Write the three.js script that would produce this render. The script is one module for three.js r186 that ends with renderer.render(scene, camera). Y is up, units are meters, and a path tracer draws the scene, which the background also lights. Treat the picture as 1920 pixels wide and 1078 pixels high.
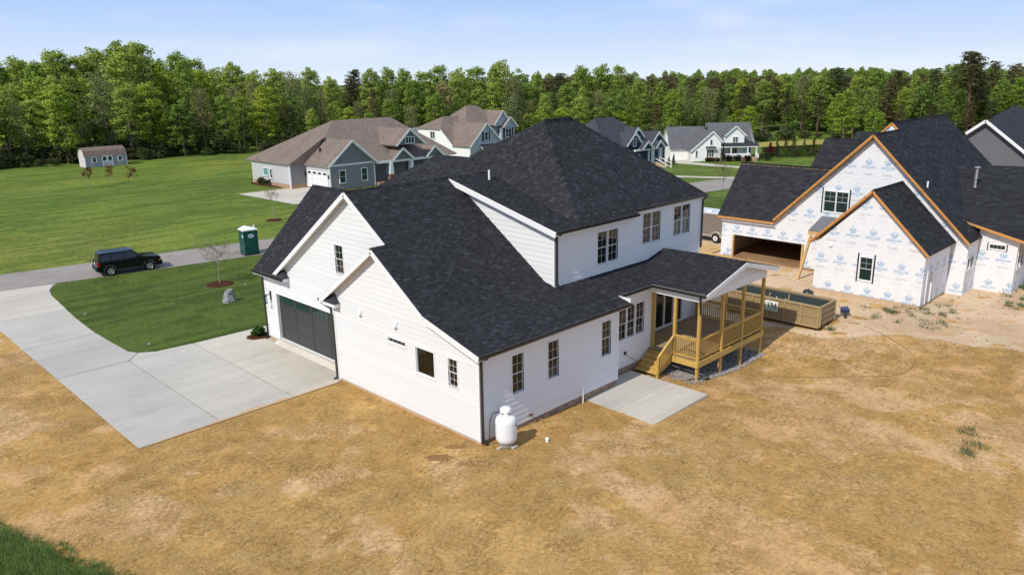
import * as THREE from 'three';

// ---------------------------------------------------------------- camera, sky, sun, exposure
// world: x runs along the rear wall of the white house, -z along its gable walls, y is up (metres)
const scene = new THREE.Scene();
const camera = new THREE.PerspectiveCamera(41.07, 1024 / 574, 0.5, 4000);
const EYE = new THREE.Vector3(-18.148, 13.749, 19.955);
camera.position.copy(EYE);
camera.up.set(0.20035, 0.96344, -0.17788);
camera.lookAt(-18.148 + 0.68188, 13.749 - 0.26749, 19.955 - 0.6808);
scene.add(camera);

const SUN_TO = new THREE.Vector3(-1, 0.98, 0.09).normalize();     // towards the sun
const SKY = { horizon: [0.71, 0.79, 0.90], low: [0.30, 0.51, 0.91], mid: [0.36, 0.47, 0.70], top: [0.29, 0.38, 0.57] };
const sun = new THREE.DirectionalLight(new THREE.Color(1, 0.955, 0.87), 3.6);
sun.position.copy(SUN_TO).multiplyScalar(150);
sun.castShadow = true;
sun.shadow.radius = 1.6;
sun.shadow.mapSize.set(4096, 4096);
Object.assign(sun.shadow.camera, { left: -160, right: 160, top: 160, bottom: -160, near: 1, far: 500 });
scene.add(sun, sun.target);


const renderer = new THREE.WebGLRenderer({ antialias: true });
renderer.setSize(1024, 574);
renderer.toneMapping = THREE.LinearToneMapping;
renderer.toneMappingExposure = 1.1;
renderer.shadowMap.enabled = true;

// ---------------------------------------------------------------- numbers
function rng(seed) { let s = seed >>> 0; return () => { s = (s + 0x6d2b79f5) | 0; let t = Math.imul(s ^ (s >>> 15), 1 | s); t = (t + Math.imul(t ^ (t >>> 7), 61 | t)) ^ t; return ((t ^ (t >>> 14)) >>> 0) / 4294967296; }; }
const clamp = (x, a = 0, b = 1) => Math.min(b, Math.max(a, x));
const lerp = (a, b, t) => a + (b - a) * t;
const smooth = (a, b, x) => { const t = clamp((x - a) / (b - a)); return t * t * (3 - 2 * t); };
function hash(x, y, s) { let h = Math.imul(x, 374761393) + Math.imul(y, 668265263) + Math.imul(s, 1442695041); h = Math.imul(h ^ (h >>> 13), 1274126177); return ((h ^ (h >>> 16)) >>> 0) / 4294967296; }
function vnoise(x, y, s, per = 0) {          // value noise, periodic with per cells if per > 0
  let xi = Math.floor(x), yi = Math.floor(y); const fx = x - xi, fy = y - yi;
  const w = per ? (i) => ((i % per) + per) % per : (i) => i;
  const u = fx * fx * (3 - 2 * fx), v = fy * fy * (3 - 2 * fy), x0 = w(xi), x1 = w(xi + 1), y0 = w(yi), y1 = w(yi + 1);
  return lerp(lerp(hash(x0, y0, s), hash(x1, y0, s), u), lerp(hash(x0, y1, s), hash(x1, y1, s), u), v);
}
function fbm(x, y, s, oct, per = 0) { let a = 0.5, r = 0, t = 0; for (let i = 0; i < oct; i++) { r += a * vnoise(x, y, s + i * 17, per); t += a; a *= 0.5; x *= 2; y *= 2; per *= 2; } return r / t; }

// ---------------------------------------------------------------- sky
{
  const W = 2048, H = 1024, data = new Float32Array(W * H * 4), mix = (a, b, t) => a.map((v, i) => lerp(v, b[i], t));
  for (let j = 0; j < H; j++) {
    const el = ((j + 0.5) / H - 0.5) * 180, e = Math.max(0, el);
    let base = e < 7 ? mix(SKY.horizon, SKY.low, Math.pow(e / 7, 0.85)) : e < 30 ? mix(SKY.low, SKY.mid, (e - 7) / 23) : mix(SKY.mid, SKY.top, (e - 30) / 60);
    for (let i = 0; i < W; i++) {
      const k = (j * W + i) * 4, az = i / W * 360;
      // thin, streaky high cloud, everywhere round the sky
      const c1 = fbm(az * 0.10, e * 0.55, 5, 5, 36), c2 = fbm(az * 0.4 + 7, e * 1.6 + az * 0.05, 9, 4, 0);
      const wisp = smooth(0.48, 0.78, c1) * (0.45 + 0.55 * c2) * 0.42 * smooth(90, 8, e);
      data[k] = lerp(base[0], 0.86, wisp); data[k + 1] = lerp(base[1], 0.88, wisp); data[k + 2] = lerp(base[2], 0.93, wisp); data[k + 3] = 1;
    }
  }
  const sky = new THREE.DataTexture(data, W, H, THREE.RGBAFormat, THREE.FloatType);
  sky.mapping = THREE.EquirectangularReflectionMapping; sky.magFilter = THREE.LinearFilter; sky.needsUpdate = true;
  scene.background = sky; scene.environment = sky;
}

// ---------------------------------------------------------------- terrain
const roadNear = (b) => 39.45 - 0.19 * b, roadFar = (b) => 45.15 - 0.175 * b;
function G(b, a) {                            // height of the ground at (b, a): b = x, a = -z
  let y = -0.05 - 0.17 * smooth(-1, 9, b) * (1 - smooth(18, 26, b)) * (1 - smooth(4, 9, a));
  y -= 0.66 * Math.exp(-((b - 16.5) ** 2 / 18 + (a + 1.5) ** 2 / 30));
  y -= 4.2 * smooth(72, 118, b);
  const dd = a - (roadNear(b) - 3.2);
  y -= 0.4 * Math.exp(-dd * dd / 1.1) * smooth(-4.2, -1.5, b) * smooth(60, 40, b);        // ditch along the road
  y += 3 * smooth(230, 700, b) * smooth(-250, 0, a) * smooth(500, 300, a);
  y += 0.07 * (fbm(b * 0.7 + 50, a * 0.7 + 80, 401, 3) - 0.5) * smooth(9.2, 7.5, a) * smooth(55, 45, b) * smooth(-24, -20, b) * smooth(-24, -20, a);
  return y;
}

// ---------------------------------------------------------------- geometry kit
let OFF = [0, 0, 0];                          // origin of the thing being built
const V = (b, a, y) => new THREE.Vector3(b - OFF[0], y - OFF[2], -(a - OFF[1]));
const UP = new THREE.Vector3(0, 1, 0);
class GB {
  constructor() { this.p = []; this.n = []; this.u = []; this.c = []; this.col = null; this.any = false; }
  poly(pts, want, col) {                      // convex polygon, flat
    const n = new THREE.Vector3();
    for (let i = 0; i < pts.length; i++) { const a = pts[i], b = pts[(i + 1) % pts.length]; n.x += (a.y - b.y) * (a.z + b.z); n.y += (a.z - b.z) * (a.x + b.x); n.z += (a.x - b.x) * (a.y + b.y); }
    if (n.lengthSq() < 1e-14) return this;
    n.normalize();
    if (want && n.dot(want) < 0) { pts = pts.slice().reverse(); n.negate(); }
    const t = Math.abs(n.y) > 0.999 ? new THREE.Vector3(1, 0, 0) : new THREE.Vector3().crossVectors(UP, n).normalize(), s = new THREE.Vector3().crossVectors(n, t);
    const c = col || this.col; if (c) this.any = true;
    for (let i = 1; i < pts.length - 1; i++) for (const q of [pts[0], pts[i], pts[i + 1]]) {
      this.p.push(q.x, q.y, q.z); this.n.push(n.x, n.y, n.z); this.u.push(q.dot(t), q.dot(s)); this.c.push(...(c || [1, 1, 1]));
    }
    return this;
  }
  prism(pts, off, col) {                      // polygon swept by off
    const q = pts.map((p) => p.clone().add(off)), w = off.clone().normalize();
    this.poly(pts, w.clone().negate(), col); this.poly(q, w, col);
    const c = pts.reduce((m, p) => m.add(p), new THREE.Vector3()).divideScalar(pts.length);
    for (let i = 0; i < pts.length; i++) { const j = (i + 1) % pts.length; this.poly([pts[i], pts[j], q[j], q[i]], pts[i].clone().add(pts[j]).multiplyScalar(0.5).sub(c), col); }
    return this;
  }
  box(b0, b1, a0, a1, y0, y1, col) { return this.prism([V(b0, a0, y0), V(b1, a0, y0), V(b1, a1, y0), V(b0, a1, y0)], new THREE.Vector3(0, y1 - y0, 0), col); }
  beam(p, q, w, h, up = UP, col) {            // rectangular bar from p to q: w across, h along up
    const d = q.clone().sub(p), x = new THREE.Vector3().crossVectors(d, up).normalize().multiplyScalar(w / 2), y = new THREE.Vector3().crossVectors(x, d).normalize().multiplyScalar(h / 2);
    const c = (i, j) => p.clone().addScaledVector(x, i).addScaledVector(y, j);
    return this.prism([c(-1, -1), c(1, -1), c(1, 1), c(-1, 1)], d, col);
  }
  geo(g, m, col) {
    const h = g.index ? g.toNonIndexed() : g.clone(); if (m) h.applyMatrix4(m);
    const P = h.attributes.position, N = h.attributes.normal, U = h.attributes.uv, c = col || this.col; if (c) this.any = true;
    for (let i = 0; i < P.count; i++) { this.p.push(P.getX(i), P.getY(i), P.getZ(i)); this.n.push(N.getX(i), N.getY(i), N.getZ(i)); this.u.push(U ? U.getX(i) : 0, U ? U.getY(i) : 0); this.c.push(...(c || [1, 1, 1])); }
    return this;
  }
  tube(pts, r, seg = 6, col, r1 = r) {        // round bar through points, tapering r -> r1
    const n = pts.length; let prev = null;
    let x = null;
    for (let i = 0; i < n; i++) {
      const d = pts[Math.min(i + 1, n - 1)].clone().sub(pts[Math.max(i - 1, 0)]).normalize();
      if (!x) x = new THREE.Vector3().crossVectors(d, Math.abs(d.y) > 0.9 ? new THREE.Vector3(1, 0, 0) : UP).normalize(); else x.sub(d.clone().multiplyScalar(x.dot(d))).normalize();
      const y = new THREE.Vector3().crossVectors(d, x), rr = lerp(r, r1, i / Math.max(1, n - 1)), ring = [];
      for (let k = 0; k < seg; k++) { const t = k / seg * 2 * Math.PI, nn = x.clone().multiplyScalar(Math.cos(t)).addScaledVector(y, Math.sin(t)); ring.push([pts[i].clone().addScaledVector(nn, rr), nn]); }
      if (prev) for (let k = 0; k < seg; k++) { const l = (k + 1) % seg; this.q4(prev[k], prev[l], ring[l], ring[k], col); }
      prev = ring;
    }
    return this;
  }
  q4(a, b, c, d, col) {                        // smooth quad of [point, normal]
    const cc = col || this.col; if (cc) this.any = true;
    for (const [q, n] of [a, b, c, a, c, d]) { this.p.push(q.x, q.y, q.z); this.n.push(n.x, n.y, n.z); this.u.push(q.x + q.z, q.y); this.c.push(...(cc || [1, 1, 1])); }
  }
  build() {
    const g = new THREE.BufferGeometry();
    g.setAttribute('position', new THREE.Float32BufferAttribute(this.p, 3)); g.setAttribute('normal', new THREE.Float32BufferAttribute(this.n, 3)); g.setAttribute('uv', new THREE.Float32BufferAttribute(this.u, 2));
    if (this.any) g.setAttribute('color', new THREE.Float32BufferAttribute(this.c, 3));
    return g;
  }
}
const taken = new Map();
function numbered(name) { const k = taken.get(name) || 0; taken.set(name, k + 1); return k ? name + '_' + String(k).padStart(3, '0') : name; }
function mesh(name, gb, mat, parent) {
  const m = new THREE.Mesh(gb.isBufferGeometry ? gb : gb.build(), mat); m.castShadow = m.receiveShadow = true;
  if (parent) { m.name = name; parent.add(m); } else { m.name = numbered(name); scene.add(m); }
  return m;
}
function thing(name, label, category, at = [0, 0, 0], group, turn = 0, own = false) {   // a Group at the thing's base; V() then gives its own coordinates (own: already local)
  const o = new THREE.Group(); o.name = numbered(name); o.position.set(at[0], at[2], -at[1]); o.rotation.y = turn; scene.add(o);
  o.userData = { label, category }; if (group) o.userData.group = group;
  OFF = own ? [0, 0, 0] : at.slice();
  return o;
}
function tag(o, label, category, group) { o.userData.label = label; o.userData.category = category; if (group) o.userData.group = group; return o; }
function structure(o, label) { o.userData.kind = 'structure'; if (label) o.userData.label = label; return o; }
function stuff(o, label, category) { o.userData.kind = 'stuff'; if (label) { o.userData.label = label; o.userData.category = category; } return o; }
function clip(poly, ax, lim, keepLess) {      // convex 2D polygon cut by u (ax 0) or v (ax 1)
  const out = [], f = (p) => (keepLess ? lim - p[ax] : p[ax] - lim);
  for (let i = 0; i < poly.length; i++) {
    const a = poly[i], b = poly[(i + 1) % poly.length], fa = f(a), fb = f(b);
    if (fa >= 0) out.push(a);
    if ((fa > 0 && fb < 0) || (fa < 0 && fb > 0)) { const t = fa / (fa - fb); out.push([a[0] + (b[0] - a[0]) * t, a[1] + (b[1] - a[1]) * t]); }
  }
  return out;
}
const area2 = (p) => { let s = 0; for (let i = 0; i < p.length; i++) { const a = p[i], b = p[(i + 1) % p.length]; s += a[0] * b[1] - b[0] * a[1]; } return Math.abs(s) / 2; };

// ---------------------------------------------------------------- textures and materials
const srgb = (v) => { v = clamp(v); return Math.round(255 * (v < 0.0031308 ? v * 12.92 : 1.055 * Math.pow(v, 1 / 2.4) - 0.055)); };
const css = (c) => `rgb(${srgb(c[0])},${srgb(c[1])},${srgb(c[2])})`;
function canvasTex(c, color = true) {
  const t = new THREE.CanvasTexture(c); t.wrapS = t.wrapT = THREE.RepeatWrapping; if (color) t.colorSpace = THREE.SRGBColorSpace; t.magFilter = THREE.LinearFilter; return t;
}
function paint(size, f, sizeY = size) {            // f(x, y in 0..1) -> linear rgb
  const c = document.createElement('canvas'); c.width = size; c.height = sizeY; const x = c.getContext('2d'), im = x.createImageData(size, sizeY);
  for (let j = 0; j < sizeY; j++) for (let i = 0; i < size; i++) { const v = f(i / size, j / sizeY), k = (j * size + i) * 4; im.data[k] = srgb(v[0]); im.data[k + 1] = srgb(v[1]); im.data[k + 2] = srgb(v[2]); im.data[k + 3] = 255; }
  x.putImageData(im, 0, 0); return c;
}
function gray(size, f) {                      // f -> 0..1, not colour
  const c = document.createElement('canvas'); c.width = c.height = size; const x = c.getContext('2d'), im = x.createImageData(size, size);
  for (let j = 0; j < size; j++) for (let i = 0; i < size; i++) { const v = Math.round(255 * clamp(f(i / size, j / size))), k = (j * size + i) * 4; im.data[k] = im.data[k + 1] = im.data[k + 2] = v; im.data[k + 3] = 255; }
  x.putImageData(im, 0, 0); return c;
}
const rep = (t, rx, ry = rx) => { t.repeat.set(rx, ry); return t; };
const mat = (color, roughness = 0.8, more = {}) => { const m = roughness >= 0.8 ? new THREE.MeshPhysicalMaterial({ roughness, specularIntensity: 0.12, ...more }) : new THREE.MeshStandardMaterial({ roughness, ...more }); if (Array.isArray(color)) m.color.setRGB(...color); else m.color.set(color); return m; };
const mix3 = (a, b, t) => [lerp(a[0], b[0], t), lerp(a[1], b[1], t), lerp(a[2], b[2], t)];

// straw over tan subsoil: patches where the soil shows, many short strands
const YARD = 44;                              // metres covered by the texture
const soilMask = (u, v) => {                  // 1 = bare soil, u and v in metres
  const x = u / YARD, y = v / YARD, w = fbm(x * 8, y * 8, 3, 3, 8) * 0.6;
  const n = fbm(x * 22 + w, y * 22 + w, 11, 5, 22), m = fbm(x * 5, y * 5, 41, 3, 5), q = fbm(x * 56, y * 56, 43, 3, 56);
  return smooth(0.45, 0.64, n * 0.55 + m * 0.22 + q * 0.28);
};
function strawCanvas() {
  const S = 2048, r = rng(77);
  const soil = [0.56, 0.355, 0.18], soil2 = [0.54, 0.315, 0.14], straw = [0.425, 0.235, 0.073], straw2 = [0.50, 0.295, 0.102], dark = [0.27, 0.15, 0.048];
  const c = paint(S, (x, y) => {
    const s = soilMask(x * YARD, y * YARD), f = fbm(x * 90, y * 90, 21, 3, 90), h = fbm(x * 22, y * 22, 31, 3, 22), g = fbm(x * 300, y * 300, 51, 2, 300);
    let st = mix3(straw, straw2, smooth(0.3, 0.7, h)); st = mix3(st, dark, smooth(0.58, 0.82, f) * 0.5);
    let so = mix3(soil, soil2, smooth(0.35, 0.75, fbm(x * 9, y * 9, 61, 3, 9)));
    const k = smooth(0.25, 0.8, s + (f - 0.5) * 0.7), o = mix3(st, so, k), q = 0.8 + 0.4 * g;
    return [o[0] * q, o[1] * q, o[2] * q];
  });
  const x = c.getContext('2d');
  for (let i = 0; i < 240000; i++) {
    const u = r() * S, v = r() * S, s = soilMask(u / S * YARD, v / S * YARD);
    if (r() < s * 0.82) continue;
    const t = r(), l = 2 + r() * 7, a = r() * 6.283, col = t < 0.45 ? mix3([0.36, 0.24, 0.10], [0.52, 0.37, 0.17], r()) : t < 0.88 ? mix3([0.13, 0.08, 0.03], [0.27, 0.17, 0.065], r()) : [0.60, 0.46, 0.25];
    x.strokeStyle = css(col); x.globalAlpha = 0.35 + 0.4 * r(); x.lineWidth = 0.7 + r() * 0.7;
    x.beginPath(); x.moveTo(u, v); x.lineTo(u + Math.cos(a) * l, v + Math.sin(a) * l); x.stroke();
  }
  x.globalAlpha = 1;
  return c;
}
function lawnCanvas(seed, c1, c2, c3) {
  const S = 1024, r = rng(seed);
  const c = paint(S, (x, y) => {
    const n = fbm(x * 14, y * 14, seed, 4, 14), f = fbm(x * 120, y * 120, seed + 5, 3, 120), st = vnoise(x * 3, y * 26, seed + 9, 26 * 0 + 26);
    let o = mix3(c1, c2, smooth(0.3, 0.7, n * 0.45 + st * 0.55)); o = mix3(o, c3, smooth(0.66, 0.9, fbm(x * 30, y * 30, seed + 3, 3, 30)) * 0.6);
    const q = 0.6 + 0.8 * f; return [o[0] * q, o[1] * q, o[2] * q];
  });
  const x = c.getContext('2d');
  for (let i = 0; i < 60000; i++) {
    const u = r() * S, v = r() * S, a = r() * 6.283, l = 1.5 + 3 * r(), b = 0.55 + 0.95 * r(), t = r(), o = mix3(c1, c2, t);
    x.strokeStyle = css([o[0] * b, o[1] * b, o[2] * b]); x.globalAlpha = 0.5; x.lineWidth = 0.9; x.beginPath(); x.moveTo(u, v); x.lineTo(u + Math.cos(a) * l, v + Math.sin(a) * l); x.stroke();
  }
  return c;
}
const T = {};
T.straw = rep(canvasTex(strawCanvas()), 1 / YARD);
T.lawn = rep(canvasTex(lawnCanvas(5, [0.052, 0.080, 0.017], [0.086, 0.118, 0.024], [0.125, 0.13, 0.038])), 1 / 14);
T.field = rep(canvasTex(lawnCanvas(15, [0.088, 0.132, 0.023], [0.140, 0.188, 0.033], [0.215, 0.20, 0.06])), 1 / 22);
T.grain = rep(canvasTex(gray(512, (x, y) => 0.5 * fbm(x * 80, y * 80, 8, 3, 80) + 0.5 * fbm(x * 12, y * 12, 9, 4, 12)), false), 1 / 2.2);
T.fine = rep(canvasTex(gray(512, (x, y) => fbm(x * 120, y * 120, 18, 2, 120)), false), 1 / 1.5);
const concreteTone = (x, y) => {
  const n = fbm(x * 5, y * 5, 71, 5, 5), f = fbm(x * 160, y * 160, 72, 2, 160), br = vnoise(x * 4, y * 240, 73, 240), st = fbm(x * 3, y * 24, 74, 4, 24), stain = smooth(0.6, 0.8, fbm(x * 7, y * 7, 75, 4, 7));
  let q = 0.80 + 0.27 * n + 0.10 * (f - 0.5) + 0.07 * (br - 0.5) + 0.16 * (st - 0.5) - 0.07 * stain; return [0.505 * q, 0.468 * q, 0.41 * q];
};
T.concrete = rep(canvasTex(paint(1024, concreteTone)), 1 / 14);
T.asphalt = rep(canvasTex(paint(1024, (x, y) => { const n = fbm(x * 8, y * 8, 81, 4, 8), f = fbm(x * 200, y * 200, 82, 2, 200), w = fbm(x * 3, y * 3, 83, 3, 3); const q = 0.7 + 0.25 * n + 0.5 * (f - 0.5) + 0.25 * w; return [0.31 * q, 0.275 * q, 0.245 * q]; })), 1 / 7);
T.dirt = rep(canvasTex(paint(1024, (x, y) => {
  const n = fbm(x * 6, y * 6, 91, 5, 6), f = fbm(x * 130, y * 130, 92, 3, 130), tr = fbm(x * 3, y * 20, 93, 4, 20); let o = mix3([0.51, 0.36, 0.225], [0.59, 0.435, 0.285], smooth(0.3, 0.7, n)); o = mix3(o, [0.50, 0.30, 0.14], smooth(0.55, 0.85, fbm(x * 9, y * 9, 94, 3, 9)) * 0.5);
  const q = 0.72 + 0.36 * f + 0.2 * tr; return [o[0] * q, o[1] * q, o[2] * q];
})), 1 / 16);
function woodCanvas(a, b, seed) {
  return paint(512, (x, y) => { const g = fbm(x * 3 + fbm(x * 3, y * 4, seed + 2, 3, 0) * 0.6, y * 60, seed, 4, 0), k = smooth(0.72, 0.9, fbm(x * 9, y * 9, seed + 5, 2, 9)); const o = mix3(a, b, g); return mix3(o, [b[0] * 0.5, b[1] * 0.45, b[2] * 0.4], k * 0.6); });
}
T.wood = rep(canvasTex(woodCanvas([0.62, 0.41, 0.11], [0.44, 0.265, 0.06], 101)), 0.7, 0.7);
T.deck = rep(canvasTex(woodCanvas([0.38, 0.295, 0.18], [0.27, 0.195, 0.11], 111)), 0.5, 0.5);
T.lumber = rep(canvasTex(woodCanvas([0.66, 0.45, 0.22], [0.48, 0.28, 0.11], 121)), 0.6, 0.6);
T.roofGrain = rep(canvasTex(gray(512, (x, y) => 0.75 + 0.5 * (fbm(x * 140, y * 140, 131, 2, 140) - 0.5)), false), 1 / 1.4);
// far roofs: courses too small to pick apart
const farRoofCanvas = (c, v, s) => paint(512, (x, y) => { const row = Math.floor(y * 64), col = Math.floor(x * 30 + hash(row, 3, s) * 7) % 30, q = 0.78 + v * hash(col, row, s) + 0.2 * (fbm(x * 90, y * 90, s, 2, 90) - 0.5) + 0.18 * fbm(x * 5, y * 5, s + 4, 3, 5); return [c[0] * q, c[1] * q, c[2] * q]; });
T.roofBrown = rep(canvasTex(farRoofCanvas([0.185, 0.145, 0.12], 0.35, 141)), 1 / 9);
T.roofGrey = rep(canvasTex(farRoofCanvas([0.12, 0.118, 0.125], 0.35, 151)), 1 / 9);
T.roofSlate = rep(canvasTex(farRoofCanvas([0.055, 0.056, 0.066], 0.4, 161)), 1 / 9);
T.roofDark = rep(canvasTex(farRoofCanvas([0.040, 0.040, 0.047], 0.4, 171)), 1 / 9);

const MAT = {
  straw: mat([1, 1, 1], 0.95, { map: T.straw, bumpMap: T.straw, bumpScale: 0.01 }),
  dirt: mat([1, 1, 1], 0.95, { map: T.dirt, bumpMap: T.dirt, bumpScale: 0.03 }),
  lawn: mat([1, 1, 1], 0.95, { map: T.lawn, bumpMap: T.lawn, bumpScale: 0.02 }),
  field: mat([1, 1, 1], 0.95, { map: T.field, bumpMap: T.field, bumpScale: 0.05, vertexColors: true }),
  concrete: mat([1, 1, 1], 0.85, { map: T.concrete }),
  concreteB: mat([0.93, 0.94, 0.95], 0.85, { map: T.concrete }),
  concreteC: mat([1.09, 1.07, 1.02], 0.85, { map: T.concrete }),
  asphalt: mat([1, 1, 1], 0.9, { map: T.asphalt }),
  white: mat([0.76, 0.755, 0.74], 0.6),
  siding: mat([0.72, 0.715, 0.70], 0.62), sidingB: mat([0.705, 0.70, 0.69], 0.6), sidingC: mat([0.735, 0.725, 0.71], 0.64),
  soffit: mat([0.62, 0.58, 0.51], 0.7),
  black: mat([0.018, 0.017, 0.018], 0.35), bronze: mat([0.028, 0.024, 0.022], 0.4),
  shingle: mat([1, 1, 1], 0.85, { vertexColors: true, bumpMap: T.roofGrain, bumpScale: 0.004 }),
  felt: mat([0.03, 0.03, 0.034], 0.9),
  glass: new THREE.MeshPhysicalMaterial({ color: 0xdfeee8, roughness: 0.02, transmission: 1, thickness: 0, ior: 1.55, specularIntensity: 1 }),
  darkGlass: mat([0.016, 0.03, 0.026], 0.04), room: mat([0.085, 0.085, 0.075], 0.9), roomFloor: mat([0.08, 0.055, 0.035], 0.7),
  wood: mat([1, 1, 1], 0.75, { map: T.wood }), woodB: mat([0.9, 0.86, 0.8], 0.75, { map: T.wood }), woodC: mat([1.05, 1.05, 1.1], 0.75, { map: T.wood }),
  deck: mat([1, 1, 1], 0.8, { map: T.deck }), lumber: mat([1, 1, 1], 0.8, { map: T.lumber }),
  fascia: mat([1.0, 0.72, 0.46], 0.8, { map: T.lumber }),
  brick: mat([1, 1, 1], 0.9, { vertexColors: true }), mortar: mat([0.40, 0.37, 0.33], 0.95), block: mat([0.50, 0.36, 0.24], 0.95),
  door: mat([0.042, 0.042, 0.041], 0.45), galv: mat([0.55, 0.56, 0.58], 0.35, { metalness: 0.7 }), pvc: mat([0.83, 0.83, 0.82], 0.4),
  mulch: mat([0.075, 0.028, 0.016], 1, { bumpMap: T.grain, bumpScale: 0.06 }),
  roofBrown: mat([1, 1, 1], 0.9, { map: T.roofBrown }), roofGrey: mat([1, 1, 1], 0.9, { map: T.roofGrey }), roofSlate: mat([1, 1, 1], 0.9, { map: T.roofSlate }), roofDark: mat([1, 1, 1], 0.9, { map: T.roofDark }),
};
const glassGreen = mat([0.015, 0.045, 0.035], 0.05), trimWhite = MAT.white;

// ---------------------------------------------------------------- building kit
// a plane of a wall: P(u, y, d) = point at u along it, height y, d outwards
const planeB = (b0, s) => ({ n: new THREE.Vector3(s, 0, 0), P: (u, y, d = 0) => V(b0 + s * d, u, y) });     // u = a, faces along x
const planeA = (a0, s) => ({ n: new THREE.Vector3(0, 0, -s), P: (u, y, d = 0) => V(u, a0 + s * d, y) });    // u = b, faces along a
const rectP = (u0, u1, y0, y1) => [[u0, y0], [u1, y0], [u1, y1], [u0, y1]];

// clapboard wall: sheathing with real openings, and boards that overlap. boards: 'parts' (each its own mesh) or 'joined'
function clapboard(parent, pl, polys, holes, o = {}) {
  const { reveal = 0.235, y0 = 0.1, sheath = MAT.white, mats = [MAT.siding, MAT.sidingB, MAT.sidingC], parts = true, lap = 0.0145, seed = 1 } = o, r = rng(seed * 911 + 7);
  const sg = new GB();
  for (const poly of polys) {
    const hs = holes.filter((h) => { const us = poly.map((p) => p[0]), ys = poly.map((p) => p[1]); return h[0] < Math.max(...us) && h[1] > Math.min(...us) && h[2] < Math.max(...ys) && h[3] > Math.min(...ys); });
    let cells = [poly];                        // cut the openings out of the sheathing
    for (const h of hs) {
      const next = [];
      for (const c of cells) {
        const l = clip(c, 0, h[0], true), rr = clip(c, 0, h[1], false), mid = clip(clip(c, 0, h[0], false), 0, h[1], true);
        for (const q of [l, rr, mid.length > 2 ? clip(mid, 1, h[2], true) : [], mid.length > 2 ? clip(mid, 1, h[3], false) : []]) if (q.length > 2 && area2(q) > 1e-4) next.push(q);
      }
      cells = next;
    }
    for (const c of cells) sg.prism(c.map(([u, y]) => pl.P(u, y, 0)), pl.n.clone().multiplyScalar(-0.12));
  }
  const wall = mesh('wall', sg, sheath, parent), joined = new GB();
  for (const poly of polys) {
    const ys = poly.map((p) => p[1]), ya = Math.min(...ys), yb = Math.max(...ys);
    for (let k = Math.floor((ya - y0) / reveal + 1e-6); y0 + k * reveal < yb - 1e-4; k++) {
      const s0 = y0 + k * reveal, s1 = s0 + reveal;
      let strip = clip(clip(poly, 1, s0, false), 1, s1, true);
      if (strip.length < 3 || area2(strip) < 2e-3) continue;
      const hs = holes.filter((h) => h[2] < s1 - 1e-4 && h[3] > s0 + 1e-4).sort((p, q) => p[0] - q[0]);
      const boards = [[]]; let rest = strip;
      for (const h of hs) {
        const left = clip(rest, 0, h[0], true); if (left.length > 2) boards[boards.length - 1].push(left);
        const mid = clip(clip(rest, 0, h[0], false), 0, h[1], true);
        if (mid.length > 2) {
          if (h[2] > s0 + 0.02) boards[boards.length - 1].push(clip(mid, 1, h[2], true));
          else if (h[3] < s1 - 0.02) boards[boards.length - 1].push(clip(mid, 1, h[3], false));
          else boards.push([]);
        }
        rest = clip(rest, 0, h[1], false); if (rest.length < 3) break;
      }
      if (rest.length > 2) boards[boards.length - 1].push(rest);
      const D = (y) => 0.003 + lap * (1 - (y - s0) / reveal);
      for (const b of boards) {
        if (!b.length) continue;
        const g = parts ? new GB() : joined;
        for (const q of b) {
          if (q.length < 3 || area2(q) < 1e-4) continue;
          g.poly(q.map(([u, y]) => pl.P(u, y, D(y))), pl.n);
          for (let i = 0; i < q.length; i++) { const e = q[i], f = q[(i + 1) % q.length]; if (Math.hypot(e[0] - f[0], e[1] - f[1]) < 1e-3) continue; g.poly([pl.P(e[0], e[1], D(e[1])), pl.P(f[0], f[1], D(f[1])), pl.P(f[0], f[1], 0.0005), pl.P(e[0], e[1], 0.0005)]); }
        }
        if (parts && g.p.length) mesh('siding_board', g, mats[Math.floor(r() * mats.length)], wall);
      }
    }
  }
  if (!parts && joined.p.length) { const j = mesh('siding', joined, mats[0], wall); stuff(j); }
  return wall;
}

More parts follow.
